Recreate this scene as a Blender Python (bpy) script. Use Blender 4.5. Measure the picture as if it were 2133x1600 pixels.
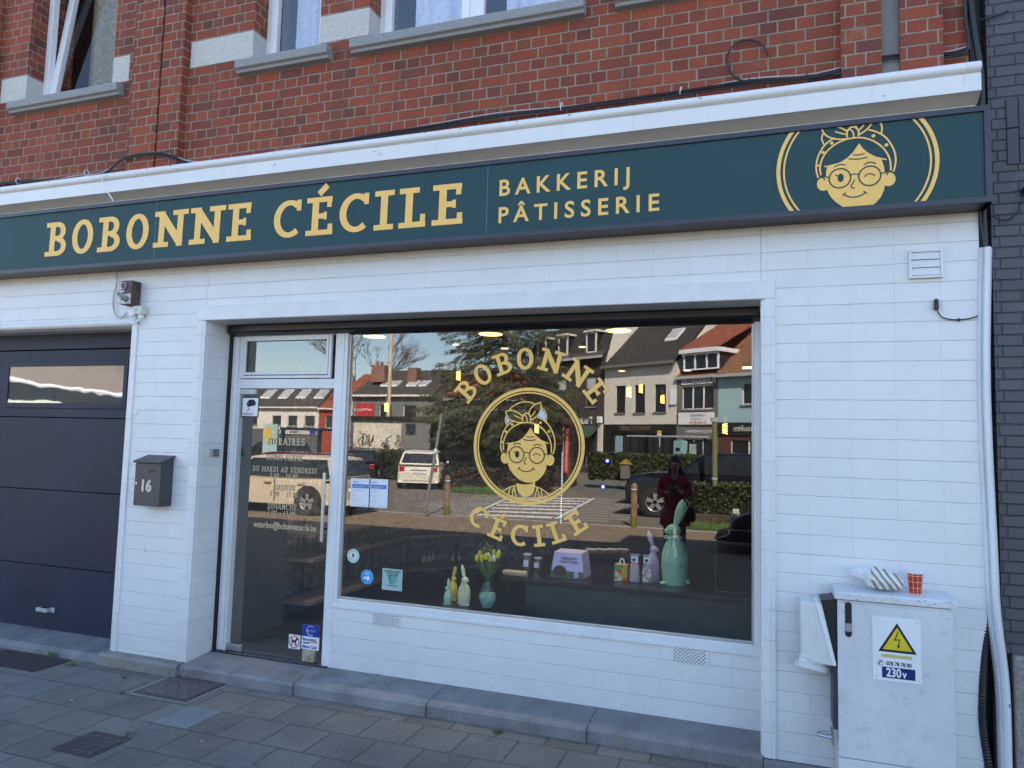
import bpy, bmesh, math, random
from mathutils import Vector, Matrix, noise
from mathutils.geometry import tessellate_polygon
random.seed(7)
for _o in list(bpy.data.objects): bpy.data.objects.remove(_o)
S = bpy.context.scene
COL = S.collection
PI = math.pi
# ---------------------------------------------------------------- camera
CAM = Vector((0.0, -4.4, 1.76))
CR = Vector((0.94312, 0.33141, 0.02636)); CU = Vector((0.00168, -0.08403, 0.99646)); CF = Vector((-0.33246, 0.93974, 0.07981))
cd = bpy.data.cameras.new('camera'); cam = bpy.data.objects.new('camera', cd); COL.objects.link(cam)
cam.matrix_world = Matrix(((CR.x, CU.x, -CF.x, CAM.x), (CR.y, CU.y, -CF.y, CAM.y), (CR.z, CU.z, -CF.z, CAM.z), (0, 0, 0, 1)))
cd.sensor_width = 36; cd.lens = 1516.7 / 2133 * 36; cd.clip_start = 0.05; cd.clip_end = 800
S.camera = cam
# ---------------------------------------------------------------- light
SUN = Vector((0.36, 0.92, 0.86)).normalized()          # towards the sun: behind the shop and to its right
elev = math.asin(SUN.z); azim = math.atan2(SUN.x, SUN.y)
wd = bpy.data.worlds.new("World"); S.world = wd; wd.use_nodes = True
nt = wd.node_tree; nt.nodes.clear()
sky = nt.nodes.new('ShaderNodeTexSky'); sky.sky_type = 'NISHITA'; sky.sun_disc = False
sky.sun_elevation = elev; sky.sun_rotation = azim; sky.air_density = 1.0; sky.dust_density = 0.7; sky.ozone_density = 1.0
bgn = nt.nodes.new('ShaderNodeBackground'); bgn.inputs[1].default_value = 0.11
won = nt.nodes.new('ShaderNodeOutputWorld')
nt.links.new(sky.outputs[0], bgn.inputs[0]); nt.links.new(bgn.outputs[0], won.inputs[0])
sl = bpy.data.lights.new('sun', 'SUN'); sl.energy = 5.0; sl.angle = math.radians(0.5); sl.color = (1.0, 0.90, 0.76)
so = bpy.data.objects.new('sun', sl); COL.objects.link(so)
so.rotation_euler = SUN.to_track_quat('Z', 'Y').to_euler()
so.location = (6, 6, 12)
S.view_settings.view_transform = 'Standard'; S.view_settings.look = 'None'
S.view_settings.gamma = 1; S.view_settings.exposure = 2.25
try: S.view_settings.use_curve_mapping = False
except Exception: pass
S.cycles.max_bounces = 8; S.cycles.transparent_max_bounces = 16; S.cycles.glossy_bounces = 4
S.cycles.caustics_reflective = False; S.cycles.caustics_refractive = False
S.cycles.use_denoising = True

# ---------------------------------------------------------------- points measured from the photograph (2133 x 1600)
def ray(px, py): return (px - 1066.5) / 1516.7 * CR - (py - 800) / 1516.7 * CU + CF
def W(px, py, y=0.0):
    d = ray(px, py); return CAM + d * ((y - CAM.y) / d.y)
def G(px, py, z=0.0):
    d = ray(px, py); return CAM + d * ((z - CAM.z) / d.z)
GY = 0.30                                             # plane of the shop glass
def RW(px, py, y):                                    # a thing on plane y seen in the glass
    p = W(px, py, 2 * GY - y); return Vector((p.x, y, p.z))
def RG(px, py, z=0.0):
    p = G(px, py, z); return Vector((p.x, 2 * GY - p.y, z))

# ---------------------------------------------------------------- object helpers
def thing(name, label, cat, loc=(0, 0, 0), group=None, rotz=0.0):
    o = bpy.data.objects.new(name, None); COL.objects.link(o)
    o.empty_display_size = 0.1
    o.location = loc; o.rotation_euler = (0, 0, rotz)
    o['label'] = label; o['category'] = cat
    if group: o['group'] = group
    return o
def tag(o, label, cat, group=None, kind=None):
    if label: o['label'] = label
    if cat: o['category'] = cat
    if group: o['group'] = group
    if kind: o['kind'] = kind
    return o
def root_matrix(o):
    M = Matrix.Identity(4)
    while o is not None:
        M = (Matrix.Translation(o.location) @ o.rotation_euler.to_matrix().to_4x4()) @ M; o = o.parent
    return M
def copy_tree(o, parent=None):
    c = o.copy(); COL.objects.link(c)
    if parent is not None: c.parent = parent
    for ch in list(o.children): copy_tree(ch, c)
    return c
class MB:
    def __init__(s): s.v = []; s.f = []
    def add(s, vs, fs):
        n = len(s.v); s.v += [Vector(p) for p in vs]; s.f += [tuple(i + n for i in f) for f in fs]; return s
    def box(s, x0, x1, y0, y1, z0, z1, M=None):
        P = [Vector((x, y, z)) for z in (z0, z1) for y in (y0, y1) for x in (x0, x1)]
        if M: P = [M @ p for p in P]
        return s.add(P, [(0, 2, 3, 1), (4, 5, 7, 6), (0, 1, 5, 4), (2, 6, 7, 3), (0, 4, 6, 2), (1, 3, 7, 5)])
    def prism(s, poly, a, b, axis='y', M=None):
        """poly: 2D points; axis y -> (x,z), axis x -> (y,z), axis z -> (x,y); extruded a..b"""
        f = {'y': lambda u, v, t: (u, t, v), 'x': lambda u, v, t: (t, u, v), 'z': lambda u, v, t: (u, v, t)}[axis]
        n = len(poly); P = [Vector(f(u, v, a)) for u, v in poly] + [Vector(f(u, v, b)) for u, v in poly]
        if M: P = [M @ p for p in P]
        fs = [(i, (i + 1) % n, n + (i + 1) % n, n + i) for i in range(n)]
        tr = tessellate_polygon([[Vector((u, v, 0)) for u, v in poly]])
        fs += [tuple(t) for t in tr] + [tuple(n + i for i in t) for t in tr]
        return s.add(P, fs)
    def cyl(s, p0, p1, r0, r1=None, n=16, caps=True):
        p0 = Vector(p0); p1 = Vector(p1); r1 = r0 if r1 is None else r1
        d = (p1 - p0).normalized(); q = d.to_track_quat('Z', 'Y')
        P = []
        for p, r in ((p0, r0), (p1, r1)):
            for i in range(n):
                a = 2 * PI * i / n; P.append(p + q @ Vector((r * math.cos(a), r * math.sin(a), 0)))
        fs = [(i, (i + 1) % n, n + (i + 1) % n, n + i) for i in range(n)]
        if caps: fs += [tuple(range(n - 1, -1, -1)), tuple(range(n, 2 * n))]
        return s.add(P, fs)
    def tube(s, pts, r, n=8, rf=None):
        pts = [Vector(p) for p in pts]; N = len(pts); P = []; up = None
        for i, p in enumerate(pts):
            d = (pts[min(i + 1, N - 1)] - pts[max(i - 1, 0)]).normalized()
            if up is None:
                up = Vector((0, 0, 1)) if abs(d.z) < .9 else Vector((1, 0, 0))
            a = d.cross(up).normalized(); b = a.cross(d).normalized(); up = b
            rr = rf(i / (N - 1)) if rf else r
            for k in range(n):
                t = 2 * PI * k / n; P.append(p + rr * (math.cos(t) * a + math.sin(t) * b))
        fs = [(i * n + k, i * n + (k + 1) % n, (i + 1) * n + (k + 1) % n, (i + 1) * n + k) for i in range(N - 1) for k in range(n)]
        fs += [tuple(range(n)), tuple(range(N * n - n, N * n))]
        return s.add(P, fs)
    def lathe(s, prof, c=(0, 0, 0), n=20, sx=1.0, sy=1.0, M=None, caps=True):
        c = Vector(c); P = []
        for r, z in prof:
            for k in range(n):
                t = 2 * PI * k / n; P.append(Vector((r * sx * math.cos(t), r * sy * math.sin(t), z)))
        if M: P = [M @ p for p in P]
        P = [p + c for p in P]
        m = len(prof)
        fs = [(i * n + k, i * n + (k + 1) % n, (i + 1) * n + (k + 1) % n, (i + 1) * n + k) for i in range(m - 1) for k in range(n)]
        if caps: fs += [tuple(range(n - 1, -1, -1)), tuple(range(m * n - n, m * n))]
        return s.add(P, fs)
    def ball(s, c, rx, ry=None, rz=None, n=14, M=None):
        ry = rx if ry is None else ry; rz = rx if rz is None else rz
        prof = [(max(.0001, math.sin(PI * i / n)), -math.cos(PI * i / n)) for i in range(n + 1)]
        MM = Matrix.Diagonal((rx, ry, rz, 1))
        if M: MM = M @ MM
        return s.lathe(prof, c, n + 4, M=MM)
    def quad(s, a, b, c, d): return s.add([a, b, c, d], [(0, 1, 2, 3)])
    def build(s, name, mat, parent=None, smooth=False, bevel=0.0, sub=0, weld=False, keep=False):
        me = bpy.data.meshes.new(name)
        V = s.v
        if parent is not None:
            Mi = root_matrix(parent).inverted(); V = [Mi @ p for p in V]
        me.from_pydata([tuple(p) for p in V], [], s.f)
        bm = bmesh.new(); bm.from_mesh(me)
        if weld: bmesh.ops.remove_doubles(bm, verts=bm.verts, dist=1e-5)
        
        if not keep: bmesh.ops.recalc_face_normals(bm, faces=bm.faces)
        bm.to_mesh(me); bm.free()
        me.materials.append(mat)
        if smooth:
            for p in me.polygons: p.use_smooth = True
        o = bpy.data.objects.new(name, me); COL.objects.link(o)
        if parent is not None: o.parent = parent
        if bevel:
            m = o.modifiers.new('bevel', 'BEVEL'); m.width = bevel; m.segments = 2; m.limit_method = 'ANGLE'; m.angle_limit = 0.7
            m.harden_normals = False
        if sub:
            m = o.modifiers.new('sub', 'SUBSURF'); m.levels = sub; m.render_levels = sub
        if smooth and not sub:
            try:
                me.set_sharp_from_angle(angle=math.radians(40))
            except Exception: pass
        return o
def smoothpts(P, k=6, closed=False):
    P = [Vector((*p, 0)) if len(p) == 2 else Vector(p) for p in P]; n = len(P); out = []
    rng = range(n) if closed else range(n - 1)
    for i in rng:
        p0 = P[(i - 1) % n] if closed or i > 0 else P[0]; p1 = P[i]; p2 = P[(i + 1) % n]
        p3 = P[(i + 2) % n] if closed or i + 2 < n else P[-1]
        for j in range(k):
            t = j / k
            out.append(.5 * ((2 * p1) + (p2 - p0) * t + (2 * p0 - 5 * p1 + 4 * p2 - p3) * t * t + (3 * p1 - p0 - 3 * p2 + p3) * t ** 3))
    if not closed: out.append(P[-1])
    return out

# ---------------------------------------------------------------- materials
def srgb(r, g, b):
    f = lambda c: (c / 255 / 12.92) if c / 255 <= .04045 else ((c / 255 + .055) / 1.055) ** 2.4
    return (f(r), f(g), f(b))
class NG:
    def __init__(s, name):
        s.m = bpy.data.materials.new(name); s.m.use_nodes = True; s.t = s.m.node_tree; s.t.nodes.clear()
        s.out = s.n('ShaderNodeOutputMaterial'); s.bs = s.n('ShaderNodeBsdfPrincipled'); s.l(s.bs.outputs[0], s.out.inputs[0])
        s._pos = None
    def n(s, t, **k):
        o = s.t.nodes.new(t)
        for a, b in k.items(): setattr(o, a, b)
        return o
    def l(s, a, b): s.t.links.new(a, b)
    def put(s, inp, v):
        if hasattr(v, 'links') or hasattr(v, 'is_output') and v.is_output: s.l(v, inp)
        else: inp.default_value = v
    def M(s, op, a, b=None, c=None):
        o = s.n('ShaderNodeMath', operation=op)
        for i, v in enumerate((a, b, c)):
            if v is not None:
                if isinstance(v, (int, float)): o.inputs[i].default_value = v
                else: s.l(v, o.inputs[i])
        return o.outputs[0]
    def pos(s):
        if s._pos is None:
            g = s.n('ShaderNodeNewGeometry'); x = s.n('ShaderNodeSeparateXYZ'); s.l(g.outputs['Position'], x.inputs[0]); s._pos = (g.outputs['Position'], x.outputs[0], x.outputs[1], x.outputs[2])
        return s._pos
    def noise(s, scale, detail=3, rough=.5, vec=None, dim='3D'):
        o = s.n('ShaderNodeTexNoise'); o.inputs['Scale'].default_value = scale; o.inputs['Detail'].default_value = detail; o.inputs['Roughness'].default_value = rough
        s.l(vec if vec is not None else s.pos()[0], o.inputs['Vector']); return o.outputs[0]
    def ramp(s, v, stops, interp='LINEAR'):
        o = s.n('ShaderNodeValToRGB'); o.color_ramp.interpolation = interp
        e = o.color_ramp.elements
        while len(e) < len(stops): e.new(.5)
        for i, (p, c) in enumerate(stops):
            e[i].position = p; e[i].color = (*c, 1) if len(c) == 3 else c
        s.l(v, o.inputs[0]); return o.outputs[0]
    def mix(s, f, a, b, mode='MIX'):
        o = s.n('ShaderNodeMix', data_type='RGBA', blend_type=mode)
        for i, v in ((0, f), (6, a), (7, b)):
            if isinstance(v, (int, float)): o.inputs[i].default_value = v
            elif isinstance(v, tuple): o.inputs[i].default_value = (*v, 1) if len(v) == 3 else v
            else: s.l(v, o.inputs[i])
        return o.outputs[2]
    def bump(s, h, strength=.3, dist=.01, normal=None):
        o = s.n('ShaderNodeBump'); o.inputs['Strength'].default_value = strength; o.inputs['Distance'].default_value = dist
        s.l(h, o.inputs['Height'])
        if normal is not None: s.l(normal, o.inputs['Normal'])
        return o.outputs[0]
    def set(s, col=None, rough=None, metal=None, normal=None, **k):
        B = s.bs.inputs
        for key, v in (('Base Color', col), ('Roughness', rough), ('Metallic', metal), ('Normal', normal)):
            if v is None: continue
            if isinstance(v, (int, float)): B[key].default_value = v
            elif isinstance(v, tuple): B[key].default_value = (*v, 1)
            else: s.l(v, B[key])
        for kk, v in k.items():
            B[kk.replace('_', ' ')].default_value = v
        return s.m
_mc = {}
def mat(name, col, rough=.6, metal=0.0, var=.12, scale=6, bump=0.0, bscale=60, dirt=0.0, **k):
    if name in _mc: return _mc[name]
    g = NG(name)
    a = g.noise(scale, 4, .6)
    lo = tuple(c * (1 - var) for c in col); hi = tuple(min(1, c * (1 + var)) for c in col)
    c = g.ramp(a, [(.3, lo), (.7, hi)])
    if dirt:
        d = g.noise(scale * 3.3, 6, .75)
        c = g.mix(g.ramp(d, [(.52, (0, 0, 0)), (.75, (dirt, dirt, dirt))]), c, (.09, .075, .06))
    n = None
    if bump: n = g.bump(g.noise(bscale, 4, .6), bump, .004)
    g.set(c, rough, metal, n, **k)
    _mc[name] = g.m; return g.m
def emis(name, col, st):
    if name in _mc: return _mc[name]
    g = NG(name); g.set(col, .5); g.bs.inputs['Emission Color'].default_value = (*col, 1); g.bs.inputs['Emission Strength'].default_value = st
    _mc[name] = g.m; return g.m
def brickmat(name, uv='xz', w=(.205, .1025), h=.075, off=(0, .05), u0=0.0, v0=0.0, mortar=.005, cols=None, mcol=(.4, .38, .33), rough=.85,
             jbump=.6, jd=.006, nb=.25, stack=False, nscale=90, soft=.5, mm=1.0, speck=None, wob=.0, extra=None, en=.9, fv=.75, bv=.55, vw=0.0):
    g = NG(name); P, x, y, z = g.pos()
    if uv == 'xz': u = g.M('ADD', x, y); v = z
    elif uv == 'xy': u = x; v = y
    elif uv == 'yx': u = y; v = x
    else: u, v = uv(g)
    if wob:
        nn = g.noise(2.5, 2); v = g.M('ADD', v, g.M('MULTIPLY', g.M('SUBTRACT', nn, .5), wob))
        nn2 = g.noise(14, 2); v = g.M('ADD', v, g.M('MULTIPLY', g.M('SUBTRACT', nn2, .5), wob * .6)); u = g.M('ADD', u, g.M('MULTIPLY', g.M('SUBTRACT', nn2, .5), wob * .6))
    vv = g.M('DIVIDE', g.M('SUBTRACT', v, v0), h); row = g.M('FLOOR', vv); fy = g.M('FRACT', vv)
    par = g.M('FLOORED_MODULO', row, 2.0)
    ww = g.M('ADD', w[0], g.M('MULTIPLY', par, w[1] - w[0])); of = g.M('ADD', off[0], g.M('MULTIPLY', par, off[1] - off[0]))
    uu = g.M('DIVIDE', g.M('SUBTRACT', g.M('ADD', u, of), u0), ww); cx = g.M('FLOOR', uu); fx = g.M('FRACT', uu)
    dx = g.M('MULTIPLY', g.M('MINIMUM', fx, g.M('SUBTRACT', 1.0, fx)), ww)
    dy = g.M('MULTIPLY', g.M('MINIMUM', fy, g.M('SUBTRACT', 1.0, fy)), h)
    if mm != 1.0: dx = g.M('ADD', g.M('MULTIPLY', dx, mm), vw * mortar)
    d = g.M('MINIMUM', dx, dy)
    edge = g.M('ADD', d, g.M('MULTIPLY', g.M('SUBTRACT', g.noise(35, 4, .6), .5), mortar * en))
    mask = g.n('ShaderNodeMapRange'); mask.inputs[1].default_value = mortar * (1 - soft); mask.inputs[2].default_value = mortar * (1 + soft)
    g.l(edge, mask.inputs[0]); mk = mask.outputs[0]
    wn = g.n('ShaderNodeTexWhiteNoise', noise_dimensions='2D'); cb = g.n('ShaderNodeCombineXYZ'); g.l(cx, cb.inputs[0]); g.l(row, cb.inputs[1]); g.l(cb.outputs[0], wn.inputs['Vector'])
    rnd = wn.outputs[0]
    c = g.ramp(rnd, cols)
    big = g.noise(1.3, 4, .6)
    c = g.mix(bv, c, g.mix(1.0, c, g.ramp(big, [(.3, (.72, .72, .72)), (.7, (1.15, 1.12, 1.1))]), 'MULTIPLY'))
    fine = g.noise(nscale, 5, .7)
    c = g.mix(fv, c, g.mix(1.0, c, g.ramp(fine, [(.32, (.62, .60, .6)), (.62, (1.12, 1.12, 1.12))]), 'MULTIPLY'))
    if speck:
        sp = g.n('ShaderNodeTexVoronoi'); sp.inputs['Scale'].default_value = speck[0]; g.l(P, sp.inputs['Vector'])
        c = g.mix(g.ramp(sp.outputs['Distance'], [(speck[1], (1, 1, 1)), (speck[1] + .04, (0, 0, 0))]), c, speck[2])
    mc = g.ramp(g.noise(8, 4, .6), [(.3, tuple(q * .7 for q in mcol)), (.7, tuple(min(1, q * 1.15) for q in mcol))])
    c = g.mix(mk, mc, c)
    if extra: c = extra(g, c)
    hgt = g.M('ADD', g.M('MULTIPLY', mk, 1.0), g.M('MULTIPLY', fine, nb)); hgt = g.M('ADD', hgt, g.M('MULTIPLY', rnd, .12))
    nrm = g.bump(hgt, jbump, jd)
    g.set(c, rough, 0, nrm); return g.m

WHITE = (.74, .745, .76)
def drips(g, c):
    n = g.noise(3.2, 6, .75); n2 = g.noise(60, 3, .6)
    c = g.mix(g.ramp(n, [(.55, (0, 0, 0)), (.8, (.35, .35, .35))]), c, (.60, .60, .60))
    z = g.pos()[3]
    low = g.n('ShaderNodeMapRange'); low.inputs[1].default_value = .55; low.inputs[2].default_value = .05; g.l(z, low.inputs[0])
    k = g.M('MULTIPLY', low.outputs[0], g.M('MULTIPLY', g.noise(9, 6, .8), .5))
    c = g.mix(k, c, (.33, .32, .30))
    top = g.n('ShaderNodeMapRange'); top.inputs[1].default_value = 2.90; top.inputs[2].default_value = 3.06; g.l(z, top.inputs[0])
    k = g.M('MULTIPLY', top.outputs[0], g.M('MULTIPLY', g.noise(5, 5, .8), .55))
    return g.mix(k, c, (.42, .37, .28))
WC = [(0, (.738, .743, .757)), (.5, (.752, .757, .77)), (1, (.768, .773, .786))]
def tiles(name, u0, **k):
    a = dict(en=.7, fv=.06, bv=.14, vw=.42, w=(.219, .219), h=.107, off=(0, 0), u0=u0, v0=.007, mortar=.0022, cols=WC, mcol=(.705, .71, .725), rough=.36, jbump=.5, jd=.005, nb=.04, nscale=30, soft=.9, mm=2.0, wob=.005, extra=drips)
    a.update(k); return brickmat(name, **a)
M_tileL = tiles('white tile paint left', -4.714)
M_tileR = tiles('white tile paint right', .212)
M_tileP = tiles('white tile paint panel', -.146, w=(.21, .21), h=.115, v0=.217)
M_trim = tiles('white trim paint', 0.0, w=(50, 50), h=.165, v0=.04, wob=.004)
def soot(g, c):
    P, x, y, z = g.pos()
    mp = g.n('ShaderNodeMapping'); mp.inputs['Scale'].default_value = (3.0, 3.0, .55); g.l(P, mp.inputs[0])
    n = g.noise(1.4, 6, .75, mp.outputs[0]); c = g.mix(g.ramp(n, [(.50, (0, 0, 0)), (.74, (.55, .55, .55))]), c, (.085, .05, .04))
    n = g.noise(4.5, 6, .8); return g.mix(g.ramp(n, [(.60, (0, 0, 0)), (.75, (.4, .4, .4))]), c, (.42, .33, .27))
M_brick = brickmat('red brick', w=(.205, .1025), h=.0748, off=(0, .05), v0=3.845, mortar=.0046,
    cols=[(0, (.15, .044, .032)), (.06, (.21, .051, .031)), (.3, (.265, .058, .031)), (.6, (.30, .067, .033)), (.85, (.335, .080, .037)), (.95, (.24, .062, .037)), (1, (.165, .052, .042))], mcol=(.33, .275, .21), jbump=.8, jd=.008, nb=.45, soft=.45, bv=.85, fv=.9, extra=soot, wob=.003)
M_dbrick = brickmat('dark painted brick', w=(.235, .118), h=.0585, off=(0, .03), v0=.75, mortar=.0035,
    cols=[(0, (.062, .066, .080)), (1, (.082, .086, .102))], mcol=(.045, .048, .058), rough=.5, jbump=.9, jd=.008, nb=.15)
def grime(g, c):
    n = g.noise(1.1, 5, .7); c = g.mix(g.ramp(n, [(.40, (0, 0, 0)), (.66, (.6, .6, .6))]), c, (.082, .080, .072))
    n = g.noise(2.7, 6, .8); c = g.mix(g.ramp(n, [(.52, (0, 0, 0)), (.70, (.5, .5, .5))]), c, (.23, .22, .19))
    c = g.mix(g.ramp(g.noise(5.5, 6, .8), [(.56, (0, 0, 0)), (.70, (.55, .55, .55))]), c, (.05, .055, .04))
    return g.mix(g.ramp(g.noise(23, 3, .5), [(.70, (0, 0, 0)), (.73, (.7, .7, .7))]), c, (.30, .30, .28))
M_pave = brickmat('concrete slab paving', uv='xy', w=(.305, .305), h=.3125, off=(0, .152), u0=-3.99, v0=-.79, mortar=.004,
    cols=[(0, (.15, .146, .130)), (.3, (.19, .184, .165)), (.6, (.215, .208, .188)), (.85, (.17, .165, .150)), (1, (.21, .21, .205))], mcol=(.055, .056, .040), rough=.9, jbump=.6, jd=.007, nb=.7, nscale=120, soft=.8, speck=(150, .12, (.42, .43, .42)), wob=.012, extra=grime)
def stonemat(name, base, rib=True, **k):
    g = NG(name); P, x, y, z = g.pos()
    c = g.ramp(g.noise(4, 6, .7), [(.3, tuple(q * .6 for q in base)), (.7, tuple(q * 1.35 for q in base))])
    c = g.mix(g.ramp(g.noise(70, 5, .7), [(.5, (0, 0, 0)), (.75, (.5, .5, .5))]), c, (.30, .31, .33))
    hb = g.noise(90, 4, .7)
    if rib:
        r = g.M('SINE', g.M('MULTIPLY', x, 2 * PI / .0115)); rr = g.n('ShaderNodeMapRange'); rr.inputs[1].default_value = -1.9; rr.inputs[2].default_value = -.6; g.l(x, rr.inputs[0])
        r = g.M('MULTIPLY', r, rr.outputs[0]); hb = g.M('ADD', g.M('MULTIPLY', r, .5), g.M('MULTIPLY', hb, .6))
        c = g.mix(g.M('MULTIPLY', g.M('GREATER_THAN', 0.0, r), .35), c, tuple(q * .45 for q in base))
    g.set(c, .6, 0, g.bump(hb, .5, .004)); return g.m
M_blue = stonemat('bluestone', (.20, .20, .205))
M_blue2 = stonemat('bluestone rough', (.20, .19, .17), rib=False)
M_sill = mat('granite sill', (.27, .28, .29), .85, var=.25, scale=120, bump=.4, bscale=220, dirt=.25)
M_block = mat('limestone block', (.50, .50, .47), .85, var=.18, scale=90, bump=.3, bscale=160)
M_wpaint = mat('white gloss paint', (.72, .725, .745), .32, var=.05, scale=5, dirt=.08)
M_pvc = mat('white pvc', (.78, .785, .81), .28, var=.03)
M_anth = mat('anthracite metal', (.014, .022, .046), .5, var=.22, scale=2.2, bump=.12, bscale=260, Specular_IOR_Level=.3)
M_frame = mat('sign frame metal', (.034, .034, .052), .4, var=.1)
M_panel = mat('petrol green sign panel', (.033, .075, .083), .5, var=.06, scale=1.2, Specular_IOR_Level=.15)
M_gold = mat('gold lettering', (.92, .555, .14), .5, var=.04, scale=20)
M_black = mat('black plastic', (.012, .012, .014), .45, var=.2)
M_blackm = mat('black roller box', (.010, .010, .013), .35, var=.5, scale=9)
M_steel = mat('brushed steel', (.55, .55, .56), .28, .9, var=.06)
M_zinc = mat('galvanised gutter cover', (.70, .72, .76), .38, .1, var=.06, scale=2)
M_cream = mat('cream plastic', (.62, .64, .55), .5, var=.04)
M_grey = mat('grey plastic', (.40, .41, .42), .5, var=.06)
M_wood = mat('pale wood board', (.19, .145, .10), .6, var=.25, scale=9)
M_green = mat('dark green counter paint', (.012, .034, .036), .42, var=.15, scale=4)
M_darkf = mat('dark display board', (.010, .009, .010), .3, var=.2)
M_paper = mat('white paper', (.72, .74, .80), .6, var=.03)
M_sign_w = mat('white enamel plate', (.78, .79, .82), .3, var=.03)
def glassmat(name, ior=2.35, rough=0.0, tint=(.93, .95, .95), wave=0.0, ws=3.0):
    g = NG(name); g.t.nodes.remove(g.bs)
    tr = g.n('ShaderNodeBsdfTransparent'); tr.inputs[0].default_value = (*tint, 1)
    gl = g.n('ShaderNodeBsdfGlossy'); gl.inputs['Roughness'].default_value = rough; gl.inputs['Color'].default_value = (.97, .97, .97, 1)
    fr = g.n('ShaderNodeFresnel'); fr.inputs[0].default_value = ior; geo = g.n('ShaderNodeNewGeometry')
    front = g.M('SUBTRACT', 1.0, geo.outputs['Backfacing'])
    fac = g.M('ADD', g.M('MULTIPLY', front, fr.outputs[0]), g.M('MULTIPLY', geo.outputs['Backfacing'], .06))
    mx = g.n('ShaderNodeMixShader'); g.l(fac, mx.inputs[0]); g.l(tr.outputs[0], mx.inputs[1]); g.l(gl.outputs[0], mx.inputs[2]); g.l(mx.outputs[0], g.out.inputs[0])
    if wave:
        b = g.bump(g.noise(ws, 2, .4), wave, .05); g.l(b, gl.inputs['Normal'])
    return g.m
M_glass = glassmat('window glass', 2.25, wave=.006, ws=1.1)
M_glassu0 = glassmat('tilted window glass', 1.45)
M_glassu = glassmat('upper window glass', 2.0, wave=.02, ws=1.5)
M_glassg = glassmat('garage window glass', 2.6, rough=.02, wave=.05, ws=2.2)
M_cglass = glassmat('car glass', 2.6, tint=(.12, .13, .14))
M_vase = glassmat('green vase glass', 1.5, rough=.02, tint=(.78, .92, .88))

# ---------------------------------------------------------------- lettering
def strip(mb, pts, w, y, closed=False, w2=None):
    """flat ribbon of width w along 2D points (x,z) on plane y; w=(t,s): t where it runs upright, s where level"""
    pts = [Vector((p[0], p[1])) for p in pts]; n = len(pts); L = []; Rr = []
    up = w[2] if isinstance(w, tuple) else None
    if n > 8 and (pts[0] - pts[-1]).length < 1e-6: pts.pop(); n -= 1; closed = True
    for i, p in enumerate(pts):
        a = pts[(i - 1) % n] if closed or i > 0 else p; b = pts[(i + 1) % n] if closed or i < n - 1 else p
        d = (b - a)
        if d.length < 1e-9: d = Vector((1, 0))
        d.normalize(); ww = (w[1] + (w[0] - w[1]) * abs(d.dot(up)) ** 1.5) if up is not None else (w if w2 is None else w + (w2 - w) * i / (n - 1)); nn = Vector((-d.y, d.x)) * ww / 2
        L.append(p + nn); Rr.append(p - nn)
    m = n if closed else n - 1
    for i in range(m):
        j = (i + 1) % n
        mb.add([(L[i].x, y, L[i].y), (Rr[i].x, y, Rr[i].y), (Rr[j].x, y, Rr[j].y), (L[j].x, y, L[j].y)], [(0, 1, 2, 3)])
def fillpoly(mb, pts, y):
    P = [Vector((p[0], p[1], 0)) for p in pts]; tr = tessellate_polygon([P])
    mb.add([(p.x, y, p.y) for p in P], [tuple(t) for t in tr])
def arcp(cx, cy, rx, ry, a0, a1, n=14):
    return [(cx + rx * math.cos(math.radians(a0 + (a1 - a0) * i / n)), cy + ry * math.sin(math.radians(a0 + (a1 - a0) * i / n))) for i in range(n + 1)]
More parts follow.
